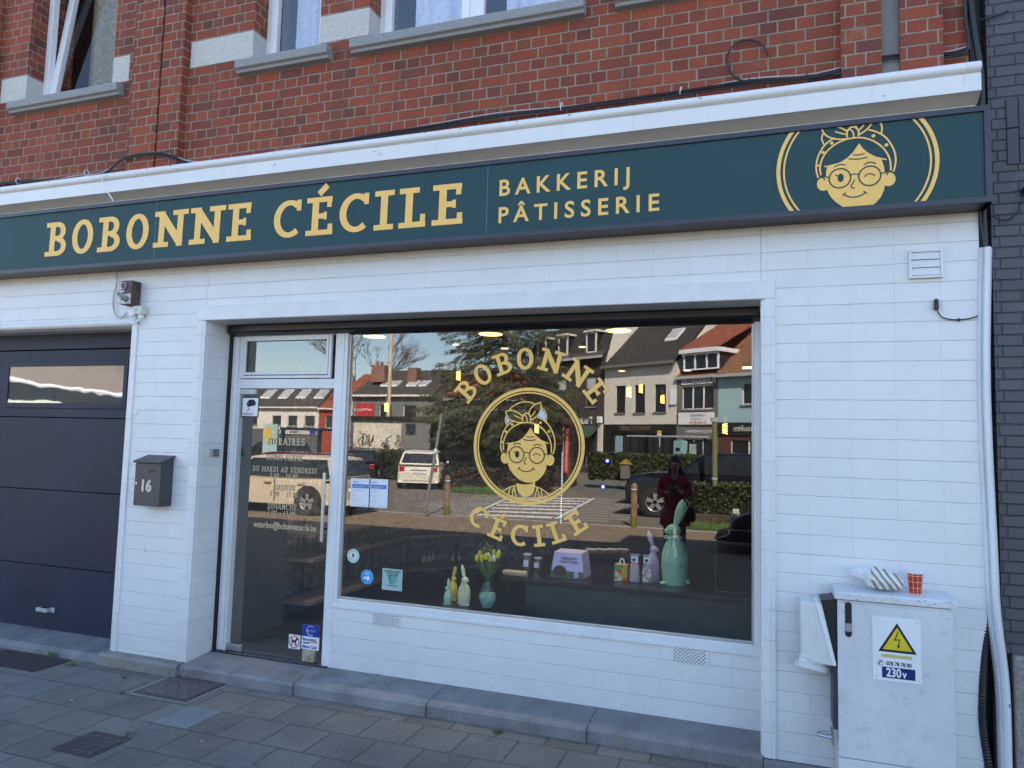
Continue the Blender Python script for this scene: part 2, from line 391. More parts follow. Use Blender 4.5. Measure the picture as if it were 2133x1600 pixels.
def glyph(ch, t, s):
    """slab letter: list of (points, width); t stem width, s slab width; box height 1. returns (strokes, advance)"""
    h = t / 2; k = s / 2; o = []
    L = lambda *p, w=t: o.append((list(p), w))
    def ser(x, top, l=.13, r=.13): z = 1 - k if top else k; L((x - l - h, z), (x + h + r, z), w=s)
    acc = ch in 'É'
    if ch == 'É': ch = 'E'
    if ch in 'EF':
        x = .13 + h; L((x, 0), (x, 1)); L((.0, 1 - k), (.64, 1 - k), w=s); L((x, .5), (.48, .5), w=s); L((.48, .40), (.48, .60), w=s * .7)
        L((.64 - k, 1), (.64 - k, .72), w=s)
        if ch == 'E': L((0, k), (.68, k), w=s); L((.68 - k, 0), (.68 - k, .28), w=s)
        else: ser(x, False)
        a = .70
        if acc: L((.30, 1.08), (.50, 1.30), w=t * .85)
    elif ch == 'L':
        x = .13 + h; L((x, 0), (x, 1)); ser(x, True); L((0, k), (.62, k), w=s); L((.62 - k, 0), (.62 - k, .32), w=s); a = .64
    elif ch == 'I': x = .13 + h; L((x, 0), (x, 1)); ser(x, True); ser(x, False); a = .26 + t
    elif ch == 'N':
        x = .13 + h; x2 = .78; L((x, 0), (x, 1)); L((x2, 0), (x2, 1)); L((x - h * .3, 1 - k), (x2 + h * .3, k), w=t * 1.15); L((0, 1 - k), (x, 1 - k), w=s); ser(x, False); ser(x2, True); a = .95
    elif ch == 'M':
        x = .13 + h; x2 = .95; L((x, 0), (x, 1)); L((x2, 0), (x2, 1)); L((x, 1), ((x + x2) / 2, .25), (x2, 1), w=t * .9); ser(x, False); ser(x2, False); L((0, 1 - k), (x, 1 - k), w=s); L((x2, 1 - k), (x2 + .13 + h, 1 - k), w=s); a = 1.12
    elif ch in 'BRPD':
        x = .13 + h; L((x, 0), (x, 1))
        if ch == 'D': L((0, 1 - k), (.38, 1 - k), w=s); L((0, k), (.38, k), w=s); L(*arcp(.36, .5, .34, .5 - k, 90, -90, 18), w=0); a = .76 + h
        else:
            L((0, 1 - k), (.40, 1 - k), w=s); L((x, .52), (.42, .52), w=s); L(*arcp(.38, .755 - k / 2, .20, .245 - k / 2, 90, -90, 12), w=0)
            if ch == 'B': L((0, k), (.42, k), w=s); L(*arcp(.40, .26 + k / 4, .23, .26 - k * .75, 90, -90, 12), w=0); a = .65 + h
            elif ch == 'R': L((.34, .52), (.60, .02), w=t); ser(x, False); L((.54, k), (.74, k), w=s); a = .74
            else: ser(x, False); a = .64
    elif ch in 'O0':
        rx = .36 if ch == 'O' else .27; L(*arcp(rx + .02, .5, rx - h, .5 - k, 0, 360, 36), w=0); a = 2 * rx + .05
    elif ch in 'CG':
        L(*arcp(.42, .5, .42 - h, .5 - k, 50, 312, 26), w=0); L((.66, .99), (.66, .70), w=s)
        if ch == 'G': L((.64, .10), (.64, .42), w=t); L((.46, .42), (.74, .42), w=s)
        a = .74
    elif ch == 'S':
        w9 = 0; P = [(.56, .76), (.50, .90), (.34, .95), (.14, .88), (.12, .70), (.30, .56), (.50, .44), (.56, .26), (.46, .08), (.28, .05), (.12, .12), (.08, .26)]
        L(*[(p.x, p.y) for p in smoothpts(P, 3)], w=0); L((.57, .98), (.57, .74), w=s); L((.08, .02), (.08, .28), w=s); a = .66
    elif ch == 'A': L((.08, 0), (.42, 1), w=t * .8); L((.42, 1), (.76, 0), w=t); L((.2, .34), (.64, .34), w=s); L((-.04, k), (.22, k), w=s); L((.6, k), (.9, k), w=s); a = .86
    elif ch == 'V': L((.08, 1), (.42, 0), w=t); L((.42, 0), (.76, 1), w=t * .8); L((-.04, 1 - k), (.24, 1 - k), w=s); L((.6, 1 - k), (.9, 1 - k), w=s); a = .86
    elif ch == 'H':
        x = .13 + h; x2 = .74; L((x, 0), (x, 1)); L((x2, 0), (x2, 1)); L((x, .5), (x2, .5), w=s)
        for q in (x, x2): ser(q, True); ser(q, False)
        a = .92
    elif ch == 'U': x = .13 + h; x2 = .70; L((x2, 1), (x2, .3)); L((x, 1), (x, .3), *arcp((x + x2) / 2, .3, (x2 - x) / 2, .3 - k, 180, 360, 12)[1:], w=t * .95); ser(x, True); ser(x2, True); a = .88
    elif ch == '1': L((.24, 0), (.24, 1)); L((.06, .78), (.24, .96), w=s); L((.04, k), (.44, k), w=s); a = .48
    elif ch == '7': L((.04, 1 - k), (.52, 1 - k), w=s); L((.50, .96), (.22, 0)); L((.06, 1), (.06, .8), w=s); a = .56
    elif ch == '3': L(*arcp(.26, .75, .20, .25 - k, 150, -90, 10), w=t * .9); L(*arcp(.26, .26, .23, .26 - k, 90, -150, 10), w=t * .9); a = .56
    elif ch == '8': L(*arcp(.28, .75, .19, .25 - k, 0, 360, 16), w=t * .85); L(*arcp(.28, .27, .23, .27 - k, 0, 360, 16), w=t * .85); a = .58
    elif ch == '6': L(*arcp(.28, .30, .23, .30 - k, 0, 360, 16), w=t * .9); L(*arcp(.42, .42, .37, .56, 105, 180, 8), w=t * .9); a = .58
    elif ch == '-': L((.08, .42), (.36, .42), w=s); a = .44
    elif ch == '.': L((.08, .07), (.20, .07), w=.13); a = .26
    else: a = .42
    return o, a
def slab(mb, text, x, z, H, y, t=.2, s=.13, wx=1.0, gap=.08, arc=None, shear=0.0, width=None):
    """draw text; arc=(cx,cz,R,ang,bottom) places letters round a circle"""
    lst = mb if isinstance(mb, list) else None
    adv = []; tot = 0
    for ch in text: adv.append(glyph(ch, t, s)[1] * wx + gap); tot += adv[-1]
    tot -= gap
    f = 1.0
    if width: f = width / (tot * H)
    pen = 0; jit = 0
    for ch, a in zip(text, adv):
        st, _ = glyph(ch, t, s); gw = a - gap
        if lst is not None and st: mb = MB(); lst.append(mb)
        for pts, w in st:
            jit += 1; yy = y - (jit % 7) * .00012
            Q = []; er = None
            for px, pz in pts:
                u = px * wx * f * H; v = pz * H
                if arc:
                    cx, cz, R0, a0, bot = arc
                    uc = (pen + gw / 2) * f * H; lo = u - gw / 2 * f * H
                    if not bot:
                        th = a0 - uc / R0; ex = Vector((math.sin(th), math.cos(th))); ey = Vector((math.cos(th), -math.sin(th)))
                        # th measured from +z clockwise negative: centre letter at angle
                        th = -(a0 - uc / R0); er = Vector((math.sin(th), math.cos(th))); et = Vector((math.cos(th), -math.sin(th)))
                        p = Vector((cx, cz)) + er * (R0 + v) + et * lo
                    else:
                        th = (a0 - uc / R0); er = Vector((-math.sin(th), -math.cos(th))); et = Vector((math.cos(th), -math.sin(th)))
                        p = Vector((cx, cz)) + er * (R0 + H - v) + et * lo
                    Q.append((p.x, p.y))
                else:
                    Q.append((x + (pen * H * f) + u + shear * v, z + v))
            if w == 0:
                th = 0.0
                up = Vector((shear, 1.0)).normalized() if not arc else (er if er is not None else Vector((0, 1)))
                strip(mb, Q, (t * H, s * H, up), yy)
            else: strip(mb, Q, w * H, yy)
        pen += a
    return tot * H * f
def text_obj(name, s, size, loc, mt, parent, rx=PI / 2, rz=0.0, bold=0.0, ext=.0008, align='LEFT', spacing=1.0, sx=1.0, mirror=False):
    cu = bpy.data.curves.new(name, 'FONT'); cu.body = s; cu.size = size; cu.offset = bold; cu.extrude = ext; cu.align_x = align; cu.space_character = spacing; cu.resolution_u = 4
    tmp = bpy.data.objects.new('tmp', cu); COL.objects.link(tmp)
    dg = bpy.context.evaluated_depsgraph_get(); dg.update()
    me = bpy.data.meshes.new_from_object(tmp.evaluated_get(dg)); bpy.data.objects.remove(tmp)
    me.name = name
    Mx = Matrix.Translation(Vector(loc)) @ Matrix.Rotation(rz, 4, 'Z') @ Matrix.Rotation(rx, 4, 'X') @ Matrix.Diagonal((sx, 1, 1, 1))
    if parent is not None: Mx = root_matrix(parent).inverted() @ Mx
    me.transform(Mx); me.materials.clear(); me.materials.append(mt)
    o = bpy.data.objects.new(name, me); COL.objects.link(o)
    if parent is not None: o.parent = parent
    return o
# ================================================================ setting: ground
def slab_struct(name, x0, x1, y0, y1, z0, z1, m, bevel=0):
    o = MB().box(x0, x1, y0, y1, z0, z1).build(name, m, None, bevel=bevel); o['kind'] = 'structure'; return o
M_asph = brickmat('asphalt', uv='xy', w=(40, 40), h=40, cols=[(0, (.175, .150, .115)), (1, (.185, .158, .122))], mcol=(.08, .08, .08), rough=.9, jbump=.2, jd=.004, nb=.8, nscale=60, speck=(60, .1, (.16, .155, .145)))
M_klink = brickmat('clay block paving', uv='xy', w=(.22, .22), h=.11, off=(0, .11), mortar=.006, cols=[(0, (.22, .17, .115)), (.5, (.29, .22, .15)), (1, (.24, .18, .12))], mcol=(.09, .08, .065), rough=.9, jbump=.4)
M_cob = brickmat('cobble paving', uv='xy', w=(.12, .12), h=.12, off=(0, .06), mortar=.012, cols=[(0, (.16, .155, .145)), (1, (.26, .25, .235))], mcol=(.06, .06, .055), rough=.85, jbump=.8)
M_roadw = mat('road paint', (.62, .61, .57), .7, var=.2, scale=14, dirt=.2)
M_soil = mat('soil', (.07, .05, .032), .95, var=.5, scale=12, bump=.5)
M_grass = mat('grass blades', (.055, .10, .025), .8, var=.5, scale=9)
slab_struct('ground', -220, 220, -260, 0.6, -.6, -.012, M_asph)
slab_struct('pavement', -30, 30, -2.6, .2, -.3, 0, M_pave)
slab_struct('block_paving', -30, 30, -10.9, -2.6, -.3, -.003, M_klink)
k = slab_struct('kerb', -30, 30, -11.05, -10.9, -.3, .004, mat('concrete kerb', (.30, .29, .27), .9, var=.2), .01)
# zebra crossing with raised-table teeth and cobbled ramp
zb = MB()
A0 = RG(990, 1073); A1 = RG(1148, 1080); B0 = RG(1070, 1035); B1 = RG(1230, 1037)
for i in range(7):
    f0 = i / 6.6 + .0; f1 = f0 + .075
    zb.add([tuple(A0.lerp(B0, f0))[:2] + (-.008,), tuple(A1.lerp(B1, f0))[:2] + (-.008,), tuple(A1.lerp(B1, f1))[:2] + (-.008,), tuple(A0.lerp(B0, f1))[:2] + (-.008,)], [(0, 1, 2, 3)])
def line(mb, a, b, w, z):
    a = Vector((a[0], a[1], 0)); b = Vector((b[0], b[1], 0)); d = (b - a).normalized(); n = Vector((-d.y, d.x, 0)) * w / 2
    mb.add([(p.x, p.y, z) for p in (a + n, a - n, b - n, b + n)], [(0, 1, 2, 3)])
for A, B, sg in ((A0, B0, -1), (A1, B1, 1)):
    line(zb, A + Vector((sg * .12, 0, 0)), B + Vector((sg * .12, 0, 0)), .13, -.004)
    for i in range(12):
        f = i / 11; p = A.lerp(B, f); ln = (1.1 + .9 * math.sin(PI * min(1, f * 1.25))) * (.9 + .2 * random.random())
        q = p + Vector((sg * (.25 + ln), -.25 + .5 * f, 0)); line(zb, p + Vector((sg * .25, 0, 0)), q, .09, -.006)
o = zb.build('road_marking', M_roadw); o['kind'] = 'structure'
o = MB().add([(-9.7, -28, -.006), (-5.3, -19.3, -.006), (-4.3, -20, -.006), (-5.0, -26.4, -.006), (-7.3, -35, -.006)], [(0, 1, 2, 3, 4)]).build('cobbled_path', M_cob); o['kind'] = 'structure'

# ================================================================ the shop building
B = thing('shop_building', 'red brick building whose ground floor is a white tiled bakery front with garage', 'building', (-1.5, 0.2, 0))
def part(mb, name, m, parent=B, **k): return mb.build(name, m, parent, **k)
part(MB().box(-7.7, -4.774, 0, .42, 2.61, 3.62).box(-7.7, -7.3, 0, .42, .0, 2.608), 'tiled_wall', M_tileL)
part(MB().box(-4.772, -4.04, 0, .42, .085, 3.62), 'tiled_wall', M_tileL)
hd = MB().box(-4.038, -.042, 0, .42, 2.626, 3.62)
hd.prism([(-.04, .07), (1.03, .07), (1.03, .2), (1.0, .46), (1.015, .62), (1.05, .9), (1.055, 1.3), (1.056, 3.62), (-.04, 3.62)], 0, .42, 'y')
part(hd, 'tiled_wall', M_tileR)
# rounded edge trim tiles of the openings
def rtrim(mb, x0, x1, z0, z1, flip, pr=.012):
    """vertical rounded trim; flip -1: rounded edge at x1"""
    n = 5; rd = .045; pts = []
    if flip > 0: pts = [(x1, 0), (x1, -pr)] + [(x0 + rd - rd * math.sin(a), -pr + rd - rd * math.cos(a)) for a in [i * PI / 2 / n for i in range(n + 1)]] + [(x0, .0 + .3), (x1, .3)]
    else: pts = [(x0, 0), (x0, -pr)] + [(x1 - rd + rd * math.sin(a), -pr + rd - rd * math.cos(a)) for a in [i * PI / 2 / n for i in range(n + 1)]] + [(x1, .3), (x0, .3)]
    mb.prism(pts, z0, z1, 'z')
for x0, x1, z0, z1, f in ((-4.778, -4.705, .088, 2.70, 1), (-4.118, -4.036, .088, 2.72, -1), (-.046, .034, .072, 2.72, 1)): t1 = MB(); rtrim(t1, x0, x1, z0, z1, f); part(t1, 'corner_trim', M_trim, smooth=True)
t2 = MB().box(-4.118, .036, -.014, .28, 2.622, 2.735)
t2.cyl((-7.7, .02, 2.635), (-4.705, .02, 2.635), .036, n=16)
part(t2, 'lintel_trim', M_wpaint, smooth=True, bevel=.006)
part(MB().box(-3.0, -.046, .27, .42, .07, .532), 'tiled_panel', M_tileP)
# header soffits
part(MB().box(-7.3, -4.78, .06, .5, 2.595, 2.615), 'garage_soffit', M_wpaint)
# air bricks in the panel under the window
for i, (x0, x1, z0, z1) in enumerate(((-2.658, -2.435, .449, .54), (-.566, -.346, .447, .536))):
    v = part(MB().box(x0, x1, .262, .272, z0, z1), 'air_brick', M_wpaint, bevel=.002)
    h = MB()
    for r in range(8):
        for c in range(9):
            xx = x0 + .012 + c * .0243 + (r % 2) * .011; zz = z0 + .008 + r * .0108
            if xx < x1 - .014: h.box(xx, xx + .0125, .2605, .2615, zz - .0018, zz + .0022)
    h.build('hole', M_black, v)
# cornice
prof = [(0, 3.64), (-.02, 3.645), (-.085, 3.676), (-.1, 3.678), (-.1, 3.772), (-.088, 3.782)] + [(-.088 - .03 * math.sin(a), 3.812 - .03 * math.cos(a)) for a in [PI * i / 8 for i in range(1, 8)]] + [(-.088, 3.843), (0, 3.85)]
M_corn = tiles('cornice paint', 0.0, w=(.44, .44), h=40, v0=-20, mm=1.2, wob=.003, extra=None)
part(MB().prism(prof, -7.7, 1.062, 'x'), 'cornice', M_corn, smooth=True)
part(MB().box(-7.7, 1.055, -.012, .3, 3.59, 3.638), 'cornice_base', mat('cream paint band', (.60, .55, .45), .6, dirt=.2))
random.seed(17); ch = MB()
for i in range(46):
    x = random.uniform(-6.4, 1.0); w_ = random.uniform(.004, .03); k = random.random(); yy, zz = (-.117, 3.822) if k < .94 else (-.1055, random.uniform(3.70, 3.76))
    if k < .94: a_ = random.uniform(.2, 1.3); yy = -.088 - .0315 * math.cos(a_); zz = 3.812 + .0315 * math.sin(a_)
    ch.add([(x, yy, zz), (x + w_, yy - .0004, zz + random.uniform(-.003, .003)), (x + w_ * .8, yy, zz + .004), (x + w_ * .2, yy, zz + .005)], [(0, 1, 2, 3)])
part(ch, 'paint_chips', mat('bare dark chip', (.05, .045, .04), .8))
# bluestone plinth
def stone(mb, x0, x1, yf=-.055, zf=.085, zb=.112, yb=.30):
    mb.prism([(yf, -.05), (yf, zf - .02), (yf + .02, zf - .003), (yf + .05, zf), (yb, zb), (yb, -.05)], x0, x1, 'x')
jx = [-4.05, -3.07, -2.07, -1.023, -.03]
for a, b in zip(jx[:-1], jx[1:]):
    m = MB(); stone(m, a + .002, b - .002, yf=-.055 + .05 * (a + 4) / 4); part(m, 'threshold_stone', M_blue)
m = MB(); stone(m, -4.80, -4.052, yf=-.085, zf=.09, zb=.09); part(m, 'plinth_stone', M_blue2, bevel=.012)
m = MB(); stone(m, -.028, 1.04, yf=-.03, zf=.068, zb=.075, yb=.1); part(m, 'plinth_stone', M_blue)
for a, b in ((-7.7, -7.4), (-7.4, -5.66), (-5.654, -4.80)):
    m = MB(); m.prism([(-.06, -.05), (-.06, .03), (-.02, .055), (.5, .12), (.5, -.05)], a, b, 'x'); part(m, 'threshold_stone', M_blue)
part(MB().box(-4.03, -3.0, .24, .5, .085, .116), 'door_step', mat('black floor tile', (.014, .015, .018), .3, var=.3), bevel=.003)
# brick storeys
OP = [(-6.176, -5.17), (-3.75, -3.146), (-2.73, -1.22), (-.80, -.20)]
bw = MB(); xs = [-7.7]
for a, b in OP: xs += [a, b]
xs.append(1.03)
for i in range(0, len(xs), 2): bw.box(xs[i], xs[i + 1], 0, .42, 4.63, 6.75)
bw.box(-7.7, 1.03, 0, .42, 3.845, 4.63).box(-7.7, 1.03, 0, .42, 6.75, 7.7)
for a, b in ((-4.893, -4.61), (-4.586, -4.375), (.391, .598), (.69, .90), (-6.76, -6.52)): bw.box(a, b, -.055, -.0005, 3.846, 7.7)
part(bw, 'brick_wall', M_brick)
for x0, x1 in ((-4.612, -4.584), (.598, .69)): part(MB().box(x0, x1, -.02, .02, 3.846, 7.7), 'pier_groove', mat('cement render', (.22, .22, .215), .9, var=.2, scale=4))
for a, b, c in ((-6.49, -6.176, 4.66), (-5.17, -4.99, 4.655), (-4.35, -3.75, 4.665), (-3.146, -2.73, 4.672), (-1.22, -.8, 4.672), (-.2, .2, 4.67)):
    inner = b if (a, b) in ((-6.49, -6.176), (-4.35, -3.75), (-3.146, -2.73)) else b
    part(MB().box(a, b + .002, -.004, .2, c, 4.882), 'stone_block', M_block, bevel=.004)
part(MB().box(-7.7, 1.03, .42, 8, 7.4, 7.7).box(-7.7, -7.4, .42, 8, 0, 7.4).box(.7, 1.03, .42, 8, 2.95, 7.4).box(-7.7, 1.03, 7.6, 8, 0, 7.4), 'roof', mat('dark roof', (.06, .06, .065), .8))
def sill(x0, x1):
    m = MB(); m.prism([(.16, 4.64), (-.07, 4.622), (-.078, 4.615), (-.078, 4.555), (-.055, 4.545), (-.05, 4.525), (0.0, 4.52), (.16, 4.52)], x0, x1, 'x'); return m
def curtain(x0, x1, y, z0, z1, m, parent, k=22, amp=.02, fl=0.0):
    n = int((x1 - x0) / .012); P = []; F = []
    for j in range(2):
        for i in range(n + 1):
            x = x0 + (x1 - x0) * i / n
            P.append((x + fl * j, y + amp * math.sin(k * x * 2) + amp * .5 * math.sin(k * 3.1 * x + 1), z0 if j == 0 else z1))
    F = [(i, i + 1, n + 2 + i, n + 1 + i) for i in range(n)]
    return MB().add(P, F).build('curtain', m, parent, smooth=True)
M_lace = mat('lace curtain', (.62, .64, .80), .8, var=.12, scale=30)
M_cur = mat('olive patterned curtain', (.34, .30, .22), .9, var=.3, scale=38)
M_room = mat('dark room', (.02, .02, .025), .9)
def frame(mb, x0, x1, z0, z1, y0, y1, w):
    mb.box(x0, x0 + w, y0, y1, z0, z1).box(x1 - w, x1, y0, y1, z0, z1).box(x0 + w, x1 - w, y0, y1, z0, z0 + w).box(x0 + w, x1 - w, y0, y1, z1 - w, z1)
for wi, ((a, b), (s0, s1)) in enumerate(zip(OP, ((-6.30, -5.03), (-3.85, -3.03), (-2.84, -1.113), (-.915, -.08)))):
    part(sill(s0, s1), 'window_sill', M_sill, bevel=.004)
    f = MB(); frame(f, a, b, 4.64, 6.75, .15, .21, .055)
    if wi == 2: f.box(-2.005, -1.945, .15, .21, 4.695, 6.695)
    fo = part(f, 'window', M_pvc, bevel=.006)
    if wi == 0:
        s_ = MB(); frame(s_, a + .05, b - .05, 4.69, 6.70, .165, .215, .07)
        Mt = Matrix.Translation((0, .19, 4.69)) @ Matrix.Rotation(math.radians(-7), 4, 'X') @ Matrix.Translation((0, -.19, -4.69))
        s_.v = [Mt @ p for p in s_.v]; s_.build('tilted_sash', M_pvc, fo, bevel=.006)
        g_ = MB().quad((a + .12, .19, 4.76), (b - .12, .19, 4.76), (b - .12, .19, 6.63), (a + .12, .19, 6.63)); g_.v = [Mt @ p for p in g_.v]; g_.build('pane', M_glassu0, fo, keep=True)
        curtain(a + .1, a + .66, .52, 4.5, 6.7, M_cur, fo, 9, .035); curtain(a + .5, b - .02, .60, 4.5, 6.7, M_lace, fo, 12, .03)
    else:
        if wi == 2:
            s_ = MB(); frame(s_, a + .045, -2.00, 4.685, 6.70, .135, .185, .062); s_.build('sash', M_pvc, fo, bevel=.006)
            s_ = MB(); frame(s_, -1.95, b - .045, 4.685, 6.70, .135, .185, .062); s_.build('sash', M_pvc, fo, bevel=.006)
        else:
            s_ = MB(); frame(s_, a + .045, b - .045, 4.685, 6.70, .135, .185, .062); s_.build('sash', M_pvc, fo, bevel=.006)
        MB().quad((a + .1, .165, 4.74), (b - .1, .165, 4.74), (b - .1, .165, 6.64), (a + .1, .165, 6.64)).build('pane', M_glassu, fo, keep=True)
        if wi == 2: curtain(-2.5, -2.12, .30, 4.66, 6.7, M_lace, fo, 14, .02); curtain(-1.78, -1.3, .30, 4.66, 6.7, M_lace, fo, 14, .02)
        else: curtain(a + .16, b - .02, .30, 4.66, 6.7, M_lace, fo, 14, .02)
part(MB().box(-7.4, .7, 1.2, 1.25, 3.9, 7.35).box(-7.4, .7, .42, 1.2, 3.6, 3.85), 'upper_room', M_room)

# ---- garage door
GYY = .24
g0 = MB(); zz = [.075, .61, 1.246, 1.87, 2.46]
for i in range(4): g0.box(-7.28, -4.79, GYY, GYY + .04, zz[i] + .003, zz[i + 1] - .003)
g0.box(-7.3, -4.77, GYY - .02, GYY + .05, 2.463, 2.60)
gdo = part(g0, 'garage_door', M_anth, bevel=.003)
# window hole is a framed pane set proud of the top section
fw = MB(); frame(fw, -6.46, -5.03, 1.95, 2.36, GYY - .014, GYY - .001, .045); fw.build('window_frame', M_anth, gdo, bevel=.003)
MB().box(-6.415, -5.075, GYY - .008, GYY - .004, 1.995, 2.315).build('window_pane', M_glassg, gdo)
MB().box(-6.414, -5.076, GYY - .003, GYY - .001, 1.996, 2.314).build('window_backing', mat('milky backing', (.10, .11, .11), .5), gdo)
MB().box(-5.83, -5.70, GYY - .045, GYY - .035, .236, .268).box(-5.83, -5.815, GYY - .036, GYY, .236, .268).box(-5.70, -5.66, GYY - .012, GYY - .001, .232, .272).box(-5.715, -5.70, GYY - .036, GYY, .236, .268).build('pull_handle', M_grey, gdo, bevel=.002)
MB().box(-7.3, -4.78, GYY - .012, GYY + .03, .06, .078).build('rubber_seal', M_black, gdo)

# ---- shop front: door frame, door, window
M_dkedge = mat('black shutter rail', (.006, .006, .008), .3)
sf = MB().box(-4.015, -3.93, .28, .34, .10, 2.54).box(-3.06, -2.985, .265, .35, .085, 2.54).box(-3.93, -3.06, .28, .34, 2.125, 2.20).box(-3.93, -3.06, .28, .34, 2.535, 2.56)
sf.box(-3.985, -3.945, .268, .279, .12, 2.535)
dfo = part(sf, 'door_frame', M_wpaint, bevel=.006)
m = MB(); frame(m, -3.925, -3.10, 2.205, 2.535, .272, .30, .022); frame(m, -3.9, -3.125, 2.232, 2.518, .268, .29, .02); m.build('transom_frame', M_wpaint, dfo, bevel=.004)
MB().quad((-3.88, .295, 2.25), (-3.145, .295, 2.25), (-3.145, .295, 2.5), (-3.88, .295, 2.5)).build('transom_pane', M_glass, dfo, keep=True)
part(MB().box(-4.036, -4.016, .262, .30, .12, 2.56), 'shutter_rail', M_dkedge)
dg_ = MB().quad((-3.928, .298, .118), (-3.062, .298, .118), (-3.062, .298, 2.122), (-3.928, .298, 2.122))
doo = part(dg_, 'glass_door', M_glass, keep=True)
hm = MB()
for yy in (.235, .375):
    hm.cyl((-3.085 + .02 * (yy > .3), yy, 1.0), (-3.085 + .02 * (yy > .3), yy, 1.50), .0125, n=14)
hm.build('handle', M_steel, doo, smooth=True)
for z in (1.09, 1.43): MB().cyl((-3.085, .235, z), (-3.065, .375, z), .009, n=10).build('handle_post', M_black, doo, smooth=True)
MB().box(-3.93, -3.785, .285, .312, .118, .168).build('hinge', M_steel, doo, bevel=.003)
MB().box(-3.93, -3.78, .285, .312, 2.082, 2.12).build('hinge', mat('pale hinge plate', (.5, .5, .5), .5), doo, bevel=.003)
lk = MB().box(-3.235, -3.135, .28, .315, .118, .20).build('lock', mat('worn brass plate', (.45, .40, .28), .5, .3, var=.3, scale=40), doo, bevel=.003)
MB().cyl((-3.185, .262, .15), (-3.185, .28, .15), .016, n=12).cyl((-3.21, .276, .185), (-3.21, .282, .185), .006, n=8).cyl((-3.155, .276, .185), (-3.155, .282, .185), .006, n=8).cyl((-3.21, .276, .132), (-3.21, .282, .132), .005, n=8).build('lock_cylinder', M_steel, lk, smooth=True)
sw = MB()
sw.box(-2.985, -2.955, .268, .33, .53, 2.54).box(-.085, -.047, .268, .33, .545, 2.54)
sw.box(-2.955, -.085, .268, .33, .56, .598).box(-3.0, -.04, .258, .28, .532, .561)
swo = part(sw, 'shop_window', M_wpaint, bevel=.005)
m = MB(); m.box(-2.955, -2.940, .285, .30, .60, 2.53).box(-.098, -.0855, .285, .30, .60, 2.53).box(-2.955, -.0855, .283, .30, .599, .612); m.build('glazing_bead', mat('aluminium bead', (.5, .51, .52), .35, .5), swo, bevel=.002)
pane = MB().quad((-2.955, GY, .6), (-.0856, GY, .6), (-.0856, GY, 2.54), (-2.955, GY, 2.54)).build('pane', M_glass, swo, keep=True)
rb = MB().prism([(.205, 2.57), (.215, 2.555), (.26, 2.54), (.34, 2.54), (.34, 2.623), (.215, 2.623), (.205, 2.61)], -4.015, -.055, 'x')
rb.box(-4.0, -.07, .29, .34, 2.531, 2.54)
part(rb, 'roller_shutter_box', M_blackm, bevel=.003)
part(MB().box(-4.0, -.06, .208, .214, 2.6, 2.6035), 'shutter_seam', mat('scratched edge', (.16, .15, .15), .5, var=.9, scale=30))

